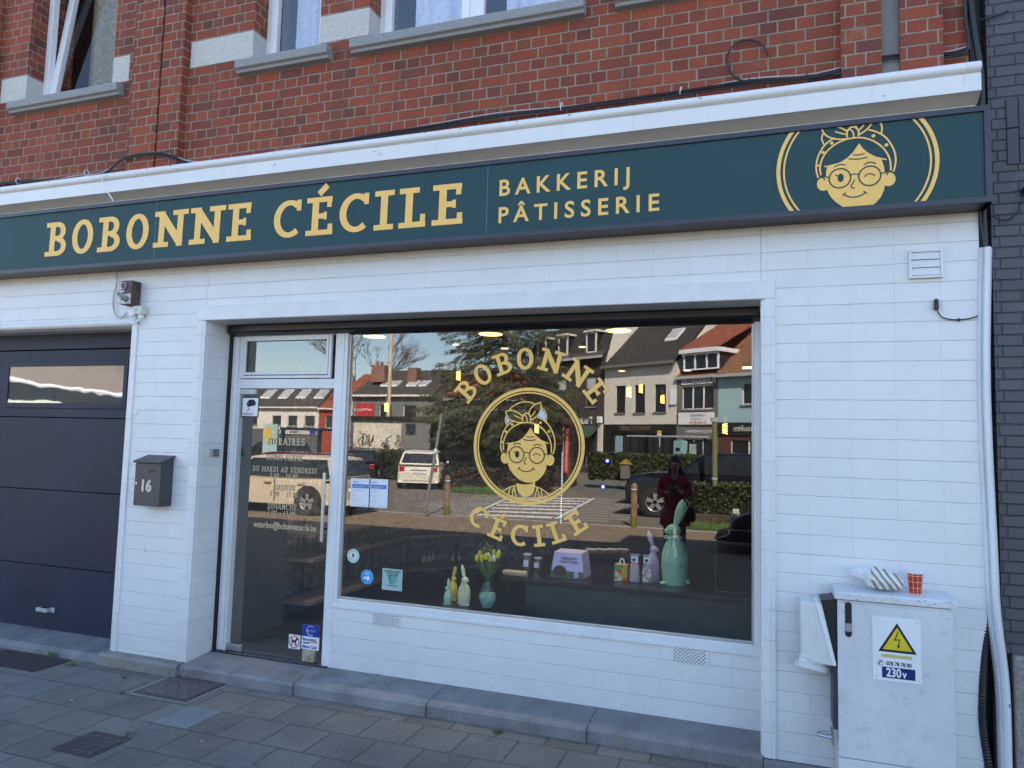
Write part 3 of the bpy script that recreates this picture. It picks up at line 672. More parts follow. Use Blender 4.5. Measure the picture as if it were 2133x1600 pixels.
# ---- gold window lettering and emblem
KU = lambda x, z: (5.97846154e-04 * x + 1.47032967e-05 * z - 2.02978498, 1.55934066e-05 * x - 5.66219780e-04 * z + 2.20907875)
M_line = mat('emblem line', (.010, .014, .012), .6)
def emblem(tf, y, sc, gold, dark, rings=True, neck=True, c=(-1.537, 1.739), zc=None, R=(.395, .373, .366, .3555)):
    """the baker's emblem; tf maps drawing units to plane; returns lists of MB for gold, dark and white"""
    g = MB(); d = MB(); wt = MB()
    T = lambda P: [tf(*p) for p in P]
    cnt = [0]
    def st(P, w, tgt=g, dy=0.0, k=5, closed=False, raw=False):
        cnt[0] += 1
        Q = P if raw else [(p.x, p.y) for p in smoothpts(P, k, closed)]
        strip(tgt, T(Q), w * 5.9e-4 * sc, y - dy - (cnt[0] % 9) * .0001, closed)
    if rings:
        for a, b in ((R[0], R[1]), (R[2], R[3])):
            strip(g, [(c[0] + (a + b) / 2 * sc * math.cos(t * PI / 60), c[1] + (a + b) / 2 * sc * math.sin(t * PI / 60)) for t in range(120)], (a - b) * sc, y, True)
    face = [(838, 632), (868, 690), (905, 735), (955, 775), (1006, 806), (1020, 850), (1030, 905), (1034, 960), (1032, 1050), (1020, 1120), (995, 1180), (955, 1230), (905, 1268), (850, 1288), (790, 1287), (735, 1270), (680, 1238), (630, 1190), (592, 1135), (568, 1080), (556, 1020), (556, 940), (560, 870), (572, 823), (620, 815), (680, 797), (735, 765), (780, 720), (812, 672)]
    fillpoly(g, T(face), y)
    for cx, cz, a in ((534, 996, 0), (1060, 1018, 0)):
        fillpoly(g, T([(cx + 55 * math.cos(i * PI / 12), cz + 68 * math.sin(i * PI / 12)) for i in range(24)]), y - .0002)
    if neck:
        fillpoly(g, T([(668, 1296), (720, 1306), (780, 1310), (850, 1300), (890, 1270), (890, 1330), (876, 1392), (842, 1436), (780, 1458), (730, 1447), (692, 1405), (672, 1350)]), y - .0003)
        for P in ([(505, 1400), (560, 1360), (612, 1337), (668, 1326)], [(890, 1332), (950, 1352), (1010, 1388), (1055, 1425)], [(592, 1346), (582, 1390), (575, 1440)], [(640, 1338), (625, 1390), (622, 1455)], [(645, 1340), (652, 1400), (672, 1478)], [(912, 1345), (900, 1400), (882, 1478)], [(912, 1345), (930, 1400), (935, 1470)], [(962, 1368), (968, 1420), (972, 1465)], [(775, 1458), (775, 1488)], [(640, 1478), (760, 1500), (880, 1482), (960, 1450)]): st(P, 13)
    st([(545, 824), (585, 822), (640, 812)], 11); st([(985, 798), (1015, 812), (1050, 825)], 12)
    st([(492, 930), (478, 850), (486, 760), (515, 675), (565, 600), (640, 548), (710, 560)][:-1], 15)
    st([(515, 905), (510, 830), (530, 745), (575, 672), (640, 617), (710, 585), (790, 573), (870, 584), (950, 625), (1015, 690), (1060, 770), (1080, 850), (1080, 935)], 15)
    st([(918, 510), (990, 548), (1050, 605), (1095, 690), (1120, 780), (1120, 870), (1100, 950)], 15)
    for cx, cz, r in ((615, 598, 15), (540, 680, 15), (496, 806, 11), (955, 577, 16), (1055, 682, 16)):
        fillpoly(g, T([(cx + r * math.cos(i * PI / 8), cz + r * math.sin(i * PI / 8)) for i in range(16)]), y - .0001)
    if neck: st([(572, 428), (620, 382), (680, 346), (750, 326), (815, 328), (860, 342), (893, 360)], 13)
    st([(535, 438), (600, 425), (660, 440), (712, 470), (742, 500)], 14); st([(535, 438), (560, 500), (610, 545), (680, 570), (745, 573)], 14)
    st([(645, 487), (690, 510), (738, 530)], 12); st([(700, 460), (725, 478), (745, 495)], 10)
    st([(955, 335), (890, 360), (843, 402), (822, 442), (815, 482)], 14); st([(955, 335), (962, 400), (940, 460), (900, 510), (838, 550)], 14)
    st([(895, 435), (865, 480), (838, 505)], 12)
    st([(745, 560), (742, 515), (762, 475), (790, 462), (820, 475), (838, 515), (835, 562)], 15); st([(765, 480), (792, 515), (797, 565)], 13)
    st([(545, 492), (533, 540), (550, 602)], 13); st([(966, 395), (1005, 440), (1026, 500), (1018, 570)], 14)
    if neck:
        fillpoly(wt, T([(548, 492), (600, 540), (558, 588), (543, 545)]), y); fillpoly(wt, T([(962, 415), (1000, 455), (1016, 505), (1008, 550), (965, 520), (925, 500), (948, 460)]), y)
    D = lambda P, w=9, k=4: st(P, w, d, .0012, k)
    D([(785, 740), (830, 748), (880, 740)]); D([(748, 775), (820, 788), (900, 780)], 10)
    D([(628, 840), (660, 824), (695, 822), (720, 834)], 10); D([(870, 852), (905, 833), (940, 838), (965, 854)], 10)
    for cx, cz in ((670, 957), (912, 965)):
        Q = [(cx + 88 * math.cos(i * PI / 18), cz + 95 * math.sin(i * PI / 18)) for i in range(36)]; st(Q, 12, d, .0012, closed=True, raw=True)
    D([(758, 937), (790, 930), (823, 940)], 10); D([(585, 940), (568, 932), (550, 930)], 10); D([(1000, 955), (1018, 952), (1035, 948)], 10)
    fillpoly(d, T([(677 + 25 * math.cos(i * PI / 10), 953 + 42 * math.sin(i * PI / 10)) for i in range(20)]), y - .0012)
    D([(632, 918), (655, 934)], 9); D([(868, 970), (892, 948), (925, 947), (955, 970)], 10)
    D([(787, 988), (776, 1018), (758, 1042), (765, 1062), (788, 1070)], 10)
    D([(695, 1118), (735, 1148), (788, 1158), (838, 1146), (876, 1120)], 11); D([(685, 1130), (712, 1104)], 10); D([(858, 1108), (886, 1138)], 10)
    D([(515, 930), (535, 935), (545, 960)], 10); D([(1085, 945), (1062, 948), (1045, 975)], 10)
    return g, d, wt
yv = GY - .0035
ge, de, we = emblem(KU, yv, 1.0, None, None)
le = []
slab(le, 'BOBONNE', 0, 0, .150, yv, t=.19, s=.14, arc=(-1.537, 1.739, .520, math.radians(58), False), width=1.053)
slab(le, 'CÉCILE', 0, 0, .142, yv, t=.20, s=.145, arc=(-1.537, 1.739, .530, math.radians(41.5), True), width=.77, gap=.12)
for m in le: m.build('letter', M_gold, swo)
ge.build('gold_emblem', M_gold, swo); de.build('emblem_line', M_line, swo)
we.build('bow_tip', mat('pale blue vinyl', (.55, .66, .80), .5), swo)

# door opening hours
hr = MB(); yd = .2935
M_hour = mat('pale gold vinyl', (.60, .50, .32), .5)
def dl(s, px0, px1, pyb, pyt, t=.125, sl_=.09):
    a = W(px0, pyb, yd); b = W(px1, pyb, yd); H = (W(px0, pyt, yd) - W(px0, pyb, yd)).z
    slab(hr, s, a.x, a.z, H, yd, t=t, s=sl_, width=(b.x - a.x), gap=.14)
dl('HORAIRES', 557, 635, 926, 912, .17, .12)
dl('LUNDI FERMÉ', 555, 630, 957.5, 946.5); dl('DU MARDI AU VENDREDI', 526, 660, 981, 970); dl('7.00 - 18.00', 562, 620, 995.5, 985)
dl('SAMEDI', 569, 613, 1020.5, 1009); dl('7.00 - 17.00', 561, 619, 1033.5, 1023); dl('DIMANCHE', 557, 617, 1059.5, 1048); dl('7.00 - 13.00', 557, 615, 1072.5, 1062)
hr.build('opening_hours', M_hour, doo)
p = W(528, 1097.5, yd); text_obj('email_lettering', 'waterloo@bobonnececile.be', .068, p, M_hour, doo, sx=.705, bold=.0006)

# ================================================================ fascia sign
sg = thing('shop_sign', 'long petrol green fascia sign with gold bakery name across the front', 'shop sign', (-3, -.08, 3.3))
m = MB(); YF = -.165
m.box(-7.6, 1.052, YF + .008, -.014, 3.054, 3.556)
part(m, 'panel', M_panel, sg)
m = MB(); m.box(-7.6, 1.082, YF - .004, YF + .05, 3.535, 3.566).box(-7.6, 1.082, YF - .004, -.004, 3.050, 3.082).box(1.0525, 1.0835, YF - .0035, -.004, 3.05, 3.566).box(-7.6, 1.0, -.10, -.004, 3.557, 3.566)
part(m, 'frame', M_frame, sg, bevel=.002)
for x0 in (-4.437, -1.7045): part(MB().box(x0, x0 + .0025, YF + .0065, YF + .0079, 3.082, 3.535), 'panel_seam', mat('pale panel seam', (.2, .25, .28), .5), sg)
ys = YF + .0055
lt = MB()
lt = []
slab(lt, 'BOBONNE', -5.585, 3.171, .280, ys, t=.20, s=.138, shear=.014, width=2.055, gap=.12)
slab(lt, 'CÉCILE', -3.35, 3.165, .272, ys, t=.20, s=.138, shear=.014, width=1.485, gap=.12)
for m in lt: part(m, 'letter', M_gold, sg)
text_obj('gold_word', 'BAKKERIJ', .148, (-1.628, ys, 3.326), M_gold, sg, bold=.0026, spacing=1.50, sx=.975, ext=.0005)
text_obj('gold_word', 'PÂTISSERIE', .145, (-1.628, ys, 3.149), M_gold, sg, bold=.0026, spacing=1.50, sx=1.0, ext=.0005)
def clipz(mb, z0, z1):
    out = MB()
    for f in mb.f:
        P = [mb.v[i] for i in f]
        for lim, sgn in ((z0, 1), (z1, -1)):
            Q = []
            for i in range(len(P)):
                a = P[i]; b = P[(i + 1) % len(P)]; da = (a.z - lim) * sgn; db = (b.z - lim) * sgn
                if da >= 0: Q.append(a)
                if da * db < 0: Q.append(a.lerp(b, da / (da - db)))
            P = Q
            if not P: break
        if len(P) >= 3: out.add(P, [tuple(range(len(P)))])
    return out
KS = lambda x, z: ((KU(x, z)[0] + 1.5395) * 1.02 + .446, (KU(x, z)[1] - 1.739) * 1.0 + 3.307)
gs, ds, _w = emblem(KS, ys, 1.02, None, None, c=(.446, 3.307), neck=False, R=(.395, .375, .361, .3515))
part(clipz(gs, 3.083, 3.534), 'gold_emblem', M_gold, sg)
part(clipz(ds, 3.083, 3.534), 'emblem_line', M_panel, sg)
# ================================================================ neighbour building (dark painted brick)
NB = thing('neighbour_building', 'dark grey painted brick building joined to the right of the white shop', 'building', (4, 1, 0))
nb = MB().box(1.12, 12, .02, .5, .76, 8.9).box(12, 12.4, .02, 10, 0, 8.9).box(1.12, 12, 9.5, 10, 0, 8.9).box(1.12, 12, .5, 9.5, 8.6, 8.9)
part(nb, 'brick_wall', M_dbrick, NB)
part(MB().box(1.062, 1.118, .11, .5, 0, 8.2), 'dark_gap_fill', M_black, NB)  # black filler box, added to close and darken the gap between the walls
part(MB().box(1.16, 12, -.012, .5, 0, .757), 'plinth', mat('rough grey stone plinth', (.24, .23, .21), .95, var=.3, scale=60, bump=.6, bscale=120), NB, bevel=.01)
# band of upright bricks
ub = MB(); x = 1.2; random.seed(3)
for i in range(14):
    zt = 3.66; n = 2
    cut = 3.30 + (.14 if i % 2 else .2)
    ub.box(x, x + .052, .012, .03, 3.30, cut - .004).box(x, x + .052, .010 + .003 * (i % 3), .03, cut, zt); x += .058
part(ub, 'upright_brick_band', mat('dark brick paint', (.045, .045, .058), .5, bump=.2), NB, bevel=.003)

# ================================================================ wall fittings
mb_ = thing('mailbox', 'anthracite metal mailbox numbered 16 on the white tiled pillar', 'mailbox', (-4.39, 0, 1.38))
part(MB().prism([(-.004, 1.575), (-.125, 1.53), (-.125, 1.213), (-.004, 1.213)], -4.508, -4.262, 'x'), 'body', mat('mailbox paint', (.055, .055, .062), .45), mb_, bevel=.003)
part(MB().prism([(-.002, 1.592), (-.14, 1.548), (-.14, 1.534), (-.126, 1.532), (-.002, 1.579)], -4.52, -4.25, 'x'), 'lid', mat('mailbox paint', (.055, .055, .062)), mb_, bevel=.002)
part(MB().box(-4.375, -4.322, -.1268, -.1252, 1.468, 1.484), 'card_slot', M_black, mb_)
part(MB().cyl((-4.482, -.133, 1.38), (-4.482, -.125, 1.38), .009, n=12), 'lock', M_steel, mb_, smooth=True)
text_obj('house_number', '16', .118, (-4.452, -.1262, 1.325), mat('silver number', (.50, .50, .52), .35, .3), mb_, bold=.0045, sx=.95, ext=.001)

kp = thing('keypad', 'small grey keypad with black keys on the door reveal', 'keypad', (-4.036, .15, 1.62))
part(MB().box(-4.036, -4.015, .105, .20, 1.59, 1.65), 'housing', M_grey, kp, bevel=.004)
part(MB().box(-4.0149, -4.0135, .135, .19, 1.595, 1.645), 'key_field', M_black, kp)
m = MB()
for i in range(3):
    for j in range(3): m.box(-4.0134, -4.0125, .142 + j * .016, .152 + j * .016, 1.602 + i * .014, 1.611 + i * .014)
part(m, 'keys', M_grey, kp)

hn = thing('key_switch', 'weathered brown metal switch box with a round knob above the garage corner', 'switch box', (-4.75, -.05, 2.85))
M_rust = mat('rusty painted metal', (.10, .065, .06), .6, .2, var=.5, scale=18, dirt=.5)
part(MB().box(-4.808, -4.70, -.095, -.004, 2.757, 2.948), 'housing', M_rust, hn, bevel=.006)
part(MB().box(-4.806, -4.702, -.1, -.0952, 2.762, 2.84), 'worn_plate', mat('bare pale metal', (.42, .42, .40), .5, .3, var=.35, scale=35), hn)
part(MB().cyl((-4.775, -.104, 2.905), (-4.775, -.094, 2.905), .026, n=20), 'lens', mat('brown lens', (.05, .015, .012), .3), hn, smooth=True)
part(MB().tube([(-4.775 + .028 * math.cos(i * PI / 12), -.103, 2.905 + .028 * math.sin(i * PI / 12)) for i in range(25)], .0025), 'lens_ring', M_steel, hn)
part(MB().cyl((-4.745, -.1, 2.8), (-4.75, -.12, 2.803), .024, .018, 16).cyl((-4.76, -.118, 2.795), (-4.80, -.125, 2.838), .011, n=12).ball((-4.80, -.125, 2.838), .014), 'knob', mat('grey zinc', (.30, .31, .29), .5, .4, var=.3), hn, smooth=True)
part(MB().box(-4.795, -4.765, -.1012, -.1004, 2.852, 2.868), 'number_plate', mat('enamel scrap', (.6, .6, .58), .5, var=.6, scale=160), hn)

jb = thing('junction_box', 'pair of small white cable boxes below the brown key switch', 'junction box', (-4.70, -.03, 2.71))
part(MB().box(-4.785, -4.712, -.035, -.002, 2.678, 2.752), 'cover', M_pvc, jb, bevel=.004)
part(MB().box(-4.71, -4.622, -.062, -.002, 2.684, 2.750), 'box', M_cream, jb, bevel=.005)
part(MB().box(-4.69, -4.668, -.0635, -.0622, 2.716, 2.727).cyl((-4.682, -.0635, 2.704), (-4.682, -.062, 2.704), .004, n=8).cyl((-4.655, -.0635, 2.709), (-4.655, -.062, 2.709), .003, n=8), 'marking', M_grey, jb)
part(MB().cyl((-4.655, -.03, 2.686), (-4.655, -.03, 2.655), .02, n=16), 'gland', M_pvc, jb, smooth=True)
tag(MB().tube(smoothpts([(-4.752, -.02, 2.68), (-4.75, -.03, 2.65), (-4.728, -.045, 2.622), (-4.70, -.05, 2.61)], 6), .007).build('cable', M_pvc, None, smooth=True), 'short white cable curling down at the left of the cream junction box', 'cable')
tag(MB().tube(smoothpts([(-4.722, -.02, 2.68), (-4.72, -.035, 2.64), (-4.69, -.045, 2.622), (-4.662, -.04, 2.64), (-4.655, -.03, 2.66)], 6), .0075).build('cable', M_pvc, None, smooth=True), 'white cable looping up into the gland of the cream junction box', 'cable')
q = lambda a, b: (230 + a / 13.33, 560 + b / 13.33)
pts = [W(*q(*p), -.02) for p in ((150, 60), (165, 200), (170, 350), (155, 500), (110, 640), (85, 800), (75, 1000), (95, 1150), (150, 1290), (220, 1345), (310, 1345), (390, 1290), (440, 1220))]
tag(MB().tube(smoothpts([tuple(p) for p in pts], 5), .0062).build('cable', mat('grey cable sheath', (.5, .51, .52), .5), None, smooth=True), 'long grey cable hanging from the fascia sign to the junction boxes', 'cable')

vg = thing('vent_grille', 'square white vent grille with three flaps high on the white wall', 'vent', (.80, 0, 2.78))
m = MB(); frame(m, .721, .884, 2.703, 2.859, -.022, .0, .013); part(m, 'frame', M_wpaint, vg, bevel=.002)
for i in range(3): part(MB().prism([(-.006, 2.718 + .0435 * i), (-.020, 2.7185 + .0435 * i), (-.011, 2.759 + .0435 * i), (-.004, 2.759 + .0435 * i)], .735, .870, 'x'), 'flap', M_wpaint, vg)

sn = thing('cable_connector', 'small black connector with a drooping cable on the white wall', 'connector', (.847, 0, 2.56))
part(MB().box(.838, .858, -.03, -.001, 2.528, 2.565).cyl((.848, -.018, 2.565), (.848, -.016, 2.585), .011, n=12), 'plug', M_black, sn, bevel=.003)
part(MB().tube(smoothpts([(.85, -.018, 2.53), (.862, -.015, 2.50), (.885, -.012, 2.482), (.93, -.01, 2.472), (.99, -.008, 2.474), (1.035, -.006, 2.487), (1.06, 0, 2.50)], 5), .0032), 'lead', M_black, sn, smooth=True)
part(MB().ball((.952, -.014, 2.470), .009), 'clip', M_black, sn, smooth=True)
for i, (cx, cz, r, lab) in enumerate(((-4.68, 1.925, .026, 'flat oval white cover plate on the tiled pillar above the mailbox'), (-4.50, .87, .014, 'small white painted bolt head low on the tiled pillar'))):
    tag(MB().lathe([(0.0001, -.008), (r * .8, -.007), (r, -.001), (r, .004)], (cx, -.002, cz), 18, M=Matrix.Rotation(-PI / 2, 4, 'X') @ Matrix.Diagonal((1.25, 1, -1, 1)) if i == 0 else Matrix.Rotation(PI / 2, 4, 'X')).build('cover_plate' if i == 0 else 'bolt_head', M_wpaint, None, smooth=True), lab, 'cover plate' if i == 0 else 'bolt')

# gutter cover, corrugated conduits
gc = [(1.085, 2.852), (1.066, 2.3), (1.064, 1.88), (1.076, 1.25), (1.083, .95), (1.112, .60), (1.114, .22), (1.112, .0)]
def ribbonpipe(pts, w, d):
    pts = smoothpts([(a, 0, b) for a, b in pts], 6); sec = [(-.5, 0), (-.5, -.55), (-.36, -.85), (-.22, -.62), (-.1, -.9), (.1, -1.0), (.3, -.85), (.5, -.3), (.5, 0)]
    P = []; F = []; n = len(sec)
    for p in pts:
        for a, b in sec: P.append((p.x + a * w, .02 + b * d, p.z))
    for i in range(len(pts) - 1):
        for k_ in range(n - 1): F.append((i * n + k_, i * n + k_ + 1, (i + 1) * n + k_ + 1, (i + 1) * n + k_))
    F.append(tuple(range(n))); return MB().add(P, F)
gcv = thing('cable_cover', 'tall grey metal cable cover bending outward between white and dark walls', 'cable cover', (1.09, 0, 0))
part(ribbonpipe(gc, .064, .055), 'channel', M_zinc, gcv, smooth=True)
part(MB().lathe([(.0001, -.001), (.008, 0), (.0001, .001)], (1.125, -.030, .515), 12, M=Matrix.Rotation(PI / 2, 4, 'X') @ Matrix.Diagonal((1, 1.6, 1, 1))), 'paint_chip', M_anth, gcv)
def corr(pts, r, k):
    P = smoothpts(pts, k); return MB().tube(P, r, 10, rf=lambda t: r * (1 + .12 * math.sin(t * len(P) * 3.1)))
def dense(pts, step=.004):
    P = smoothpts(pts, 24); out = [P[0]]
    for p in P:
        if (p - out[-1]).length > step: out.append(p)
    return out
def corrug(pts, r):
    P = dense([tuple(p) for p in pts], .005); n = len(P); return MB().tube(P, r, 10, rf=lambda t: r * (1.0 if int(round(t * (n - 1))) % 2 else .84))
tag(corrug([(1.035, -.03, 5.0), (1.037, -.03, 4.3), (1.05, -.035, 4.05), (1.078, -.03, 3.8), (1.083, -.01, 3.5), (1.08, 0, 3.1), (1.085, 0, 2.8)], .017).build('conduit', M_black, None, smooth=True), 'black corrugated conduit running down past the right end of the sign', 'conduit')
tag(corrug([(1.065, .03, 1.3), (1.055, .02, .95), (1.035, .01, .74), (1.02, .0, .52), (1.02, .0, .38), (1.04, .0, .2), (1.06, .0, .0)], .020).build('conduit', M_black, None, smooth=True), 'black corrugated conduit bulging out beside the foot of the white wall', 'conduit')
tag(corrug([(1.105, .03, .8), (1.09, .03, .5), (1.088, .03, .0)], .018).build('conduit', mat('dusty black conduit', (.03, .03, .03), .7), None, smooth=True), 'dusty corrugated conduit half hidden behind the grey cable cover', 'conduit')
tag(MB().tube([(1.058, -.02, 3.07), (1.066, -.012, 2.95), (1.088, -.01, 2.8)], .006).build('cable', M_black, None), 'thin black cable below the right end of the sign', 'cable')
# cables above the cornice
cb0 = [(0, 382), (100, 378), (160, 370), (215, 362), (270, 333), (350, 325), (410, 342), (560, 321), (740, 290), (900, 263), (1040, 240), (1200, 222), (1420, 193), (1560, 170), (1700, 158), (1830, 122), (1940, 116), (2000, 108), (2018, 92), (2012, 40), (2010, 0)]
def cable_path(dz, y, ph):
    out = []
    for i, p in enumerate(cb0):
        v = W(*p, y); out.append((v.x, y - (.04 if 4 <= i <= 5 else 0) , v.z + dz + .006 * math.sin(i * 1.7 + ph)))
    a = out[0]; return [(-9, y, a[2])] + out
for dz, y, ph, r, c, lab in ((0, -.03, 0, .0105, M_black, 'thick black cable lying along the top of the white cornice'), (-.012, -.045, 2, .006, mat('black cable sheath', (.018, .018, .02), .5), 'thin black cable slung lowest in the bundle over the cornice'), (.012, -.02, 4, .004, mat('grey cable sheath', (.5, .51, .52)), 'pale grey cable twisting round the black cables over the cornice')):
    tag(MB().tube(smoothpts(cable_path(dz, y, ph), 4), r, 6).build('cable', c, None, smooth=True), lab, 'cable', 'cables along the cornice')
for i, (px, py) in enumerate(((38, 377), (180, 360), (285, 330), (1170, 222), (1418, 190), (1560, 172), (1680, 157))):
    v = W(px, py, -.04)
    tag(MB().tube([(v.x + .004 * math.cos(t * PI / 5), v.y + .022 * math.sin(t * PI / 5), v.z + .025 * math.cos(t * PI / 5)) for t in range(11)], .003, 6).build('cable_tie', M_pvc if i in (0, 1, 2, 3, 4) else M_black, None), ['white tie round the cables at the left end of the cornice', 'white tie round the cables left of the brick pier', 'white tie where the cables climb over the brick pier', 'white tie round the cables below the wide window', 'white tie beneath the black cable loop', 'black tie just right of the black cable loop', 'black tie near the grey drain groove'][i], 'cable tie', 'ties on the cornice cables')
lp = [W(*p, -.03) for p in ((1560, 172), (1530, 160), (1515, 130), (1520, 105), (1540, 88), (1565, 84), (1588, 94), (1600, 114))]
tag(MB().tube(smoothpts([tuple(p) for p in lp], 6), .006).build('cable', M_black, None, smooth=True), 'loose black cable end curling up in a loop on the brick', 'cable')
wl = [W(*p, -.13) for p in ((222, 362), (212, 378), (220, 395), (232, 412), (236, 420))]
tag(MB().tube(smoothpts([tuple(p) for p in wl], 6), .0042).build('cable', M_pvc, None, smooth=True), 'short white cable dangling over the cornice in front of the sign', 'cable')
nc = [W(2133, 395, 0), W(2127, 425, 0), W(2110, 452, 0), W(2085, 458, 0), W(2062, 447, 0)]
tag(MB().tube(smoothpts([tuple(p) for p in nc], 6), .0035).box(nc[0].x - .006, nc[0].x + .03, -.02, .02, nc[0].z - .03, nc[0].z + .01).build('cable', M_black, None, smooth=True), 'thin black cable drooping across the dark brick wall', 'cable')
nc = [W(2030, 44, 0), W(2060, 38, 0), W(2085, 30, 0), W(2100, 22, 0)]
tag(MB().tube([tuple(p) for p in nc], .005).build('cable', M_anth, None, smooth=True), 'short painted cable stub at the top of the dark brick wall', 'cable')

# ================================================================ electricity cabinet
cab = thing('electricity_cabinet', 'white painted steel electricity cabinet with a high voltage sign on its door', 'electricity cabinet', (.58, -.2, 0))
M_cab = mat('cabinet paint', (.64, .65, .67), .38, var=.08, scale=3.5, dirt=.28)
X0, X1, YF2, YB2, ZT = .332, .83, -.325, -.02, 1.038
part(MB().box(X0 + .01, X1 - .012, YF2 + .02, YB2, 0, ZT - .035), 'housing', M_cab, cab, bevel=.004)
part(MB().box(X0 + .008, X1 - .010, YF2 - .002, YF2 + .019, .315, ZT - .048), 'door', M_cab, cab, bevel=.004)
part(MB().box(X0 + .008, X1 - .010, YF2 + .001, YF2 + .019, .0, .311), 'lower_panel', M_cab, cab, bevel=.003)
part(MB().prism([(YF2 - .010, ZT - .030), (YF2 - .010, ZT - .002), (YF2 + .01, ZT + .004), (YB2, ZT + .012), (YB2, ZT - .032)], X0 - .004, X1 + .010, 'x'), 'lid', M_cab, cab, bevel=.003)
part(MB().box(X0 - .012, X0 + .009, YF2 + .05, YB2, .42, ZT - .035), 'side_plate', mat('slate side plate', (.05, .06, .075), .5), cab)
def capsule(x, z0, z1, r, n=8): return [(x + r * math.cos(a), z1 + r * math.sin(a)) for a in [PI * i / n for i in range(n + 1)]] + [(x + r * math.cos(a), z0 + r * math.sin(a)) for a in [PI + PI * i / n for i in range(n + 1)]]
hd_ = part(MB().prism(capsule(.387, .822, .948, .0145), YF2 - .006, YF2 - .003, 'y'), 'handle_recess', M_black, cab)
part(MB().box(.374, .400, YF2 - .0085, YF2 - .006, .832, .868), 'key_cover', mat('grey key cover', (.30, .31, .32), .5), hd_)
for z in (.86, .64, .415): part(MB().box(X1 - .024, X1 - .011, YF2 - .006, YF2 + .0, z, z + .078), 'hinge', M_cab, cab, bevel=.002)
# warning plate
wp = part(MB().box(.488, .690, YF2 - .006, YF2 - .0035, .632, .908), 'warning_plate', M_sign_w, cab)
yw = YF2 - .0065
part(MB().add([(.512, yw, .757), (.672, yw, .757), (.592, yw, .886)], [(0, 1, 2)]), 'triangle_border', M_black, wp)
part(MB().add([(.5305, yw - .0006, .7675), (.6535, yw - .0006, .7675), (.592, yw - .0006, .8665)], [(0, 1, 2)]), 'triangle', mat('warning yellow', (.66, .52, .02), .4), wp)
yb = yw - .0012
part(MB().add([(.594, yb, .848), (.578, yb, .808), (.598, yb, .812), (.594, yb, .786), (.5985, yb, .786), (.604, yb, .817), (.586, yb, .814), (.598, yb, .848)], [(0, 1, 6, 7), (1, 2, 5, 6), (2, 3, 4, 5)]).add([(.590, yb, .790), (.597, yb, .775), (.604, yb, .790)], [(0, 1, 2)]), 'lightning_bolt', M_black, wp)
part(MB().box(.524, .652, yw - .0004, yw + .0004, .733, .747), 'yellow_tape', mat('faded yellow tape', (.62, .55, .20), .5), wp)
text_obj('faded_lettering', 'WATERLOO GR', .014, (.534, yw - .0008, .735), mat('faded brown ink', (.50, .42, .16), .6), wp, sx=.95)
text_obj('phone_number', '078 78 78 00', .0235, (.545, yw - .0008, .700), M_black, wp, sx=.83, bold=.0004)
part(MB().tube([(.520 + .012 * math.cos(i * PI / 8), yw, .708 + .012 * math.sin(i * PI / 8)) for i in range(17)], .0008, 5).tube([(.516, yw, .70), (.518, yw, .710), (.527, yw, .716)], .0024, 6), 'phone_symbol', M_black, wp)
part(MB().box(.527, .664, yw - .0004, yw + .0004, .645, .692), 'blue_field', mat('enamel blue', (.012, .018, .14), .35), wp)
text_obj('voltage', '230', .052, (.544, yw - .001, .652), M_sign_w, wp, sx=.80, bold=.0016, ext=.0003); text_obj('voltage', 'v', .045, (.612, yw - .001, .652), M_sign_w, wp, sx=.80, bold=.0014, ext=.0003)
m = MB()
for a, b in ((.504, .896), (.677, .896), (.504, .648), (.677, .648)): m.cyl((a, YF2 - .0075, b), (a, YF2 - .006, b), .0028, n=8)
part(m, 'rivets', M_steel, wp)
# socket on the side
sk = thing('power_socket', 'white industrial power socket mounted on the left side of the cabinet', 'socket', (.27, -.2, .8))
part(MB().prism([(X0 - .013, .985), (X0 - .065, .975), (X0 - .020, .70), (X0 - .013, .70)], -.30, -.12, 'y'), 'wedge', M_black, sk)
part(MB().prism([(.262, .955), (.195, .965), (.192, .945), (.195, .715), (.245, .690), (.312, .685), (.320, .69), (.268, .965)], -.315, -.125, 'y'), 'housing', mat('socket plastic', (.66, .67, .66), .4, var=.04, dirt=.25), sk, bevel=.008)
part(MB().prism([(.248, .958), (.262, .962), (.318, .690), (.306, .688)], -.322, -.118, 'y'), 'edge_frame', M_pvc, sk, bevel=.003)
part(MB().cyl((.245, -.225, .70), (.235, -.235, .655), .052, .052, 24), 'collar', M_pvc, sk, smooth=True)
part(MB().cyl((.238, -.232, .668), (.233, -.238, .640), .064, .064, 24), 'locking_ring', mat('ring plastic', (.6, .62, .62), .45), sk, smooth=True, bevel=.003)
part(MB().cyl((.2335, -.2375, .643), (.2325, -.2385, .6385), .05, n=24), 'cap', M_pvc, sk, smooth=True)
ey = tag(MB().tube(smoothpts([(.325, -.21, .445), (.285, -.225, .448), (.262, -.245, .45), (.258, -.265, .452), (.275, -.285, .452), (.325, -.29, .45)], 6), .008).box(.322, .330, -.31, -.19, .42, .475).build('lifting_eye', M_steel, None, smooth=True), 'grey steel eye bolted low on the side of the cabinet', 'lifting eye')

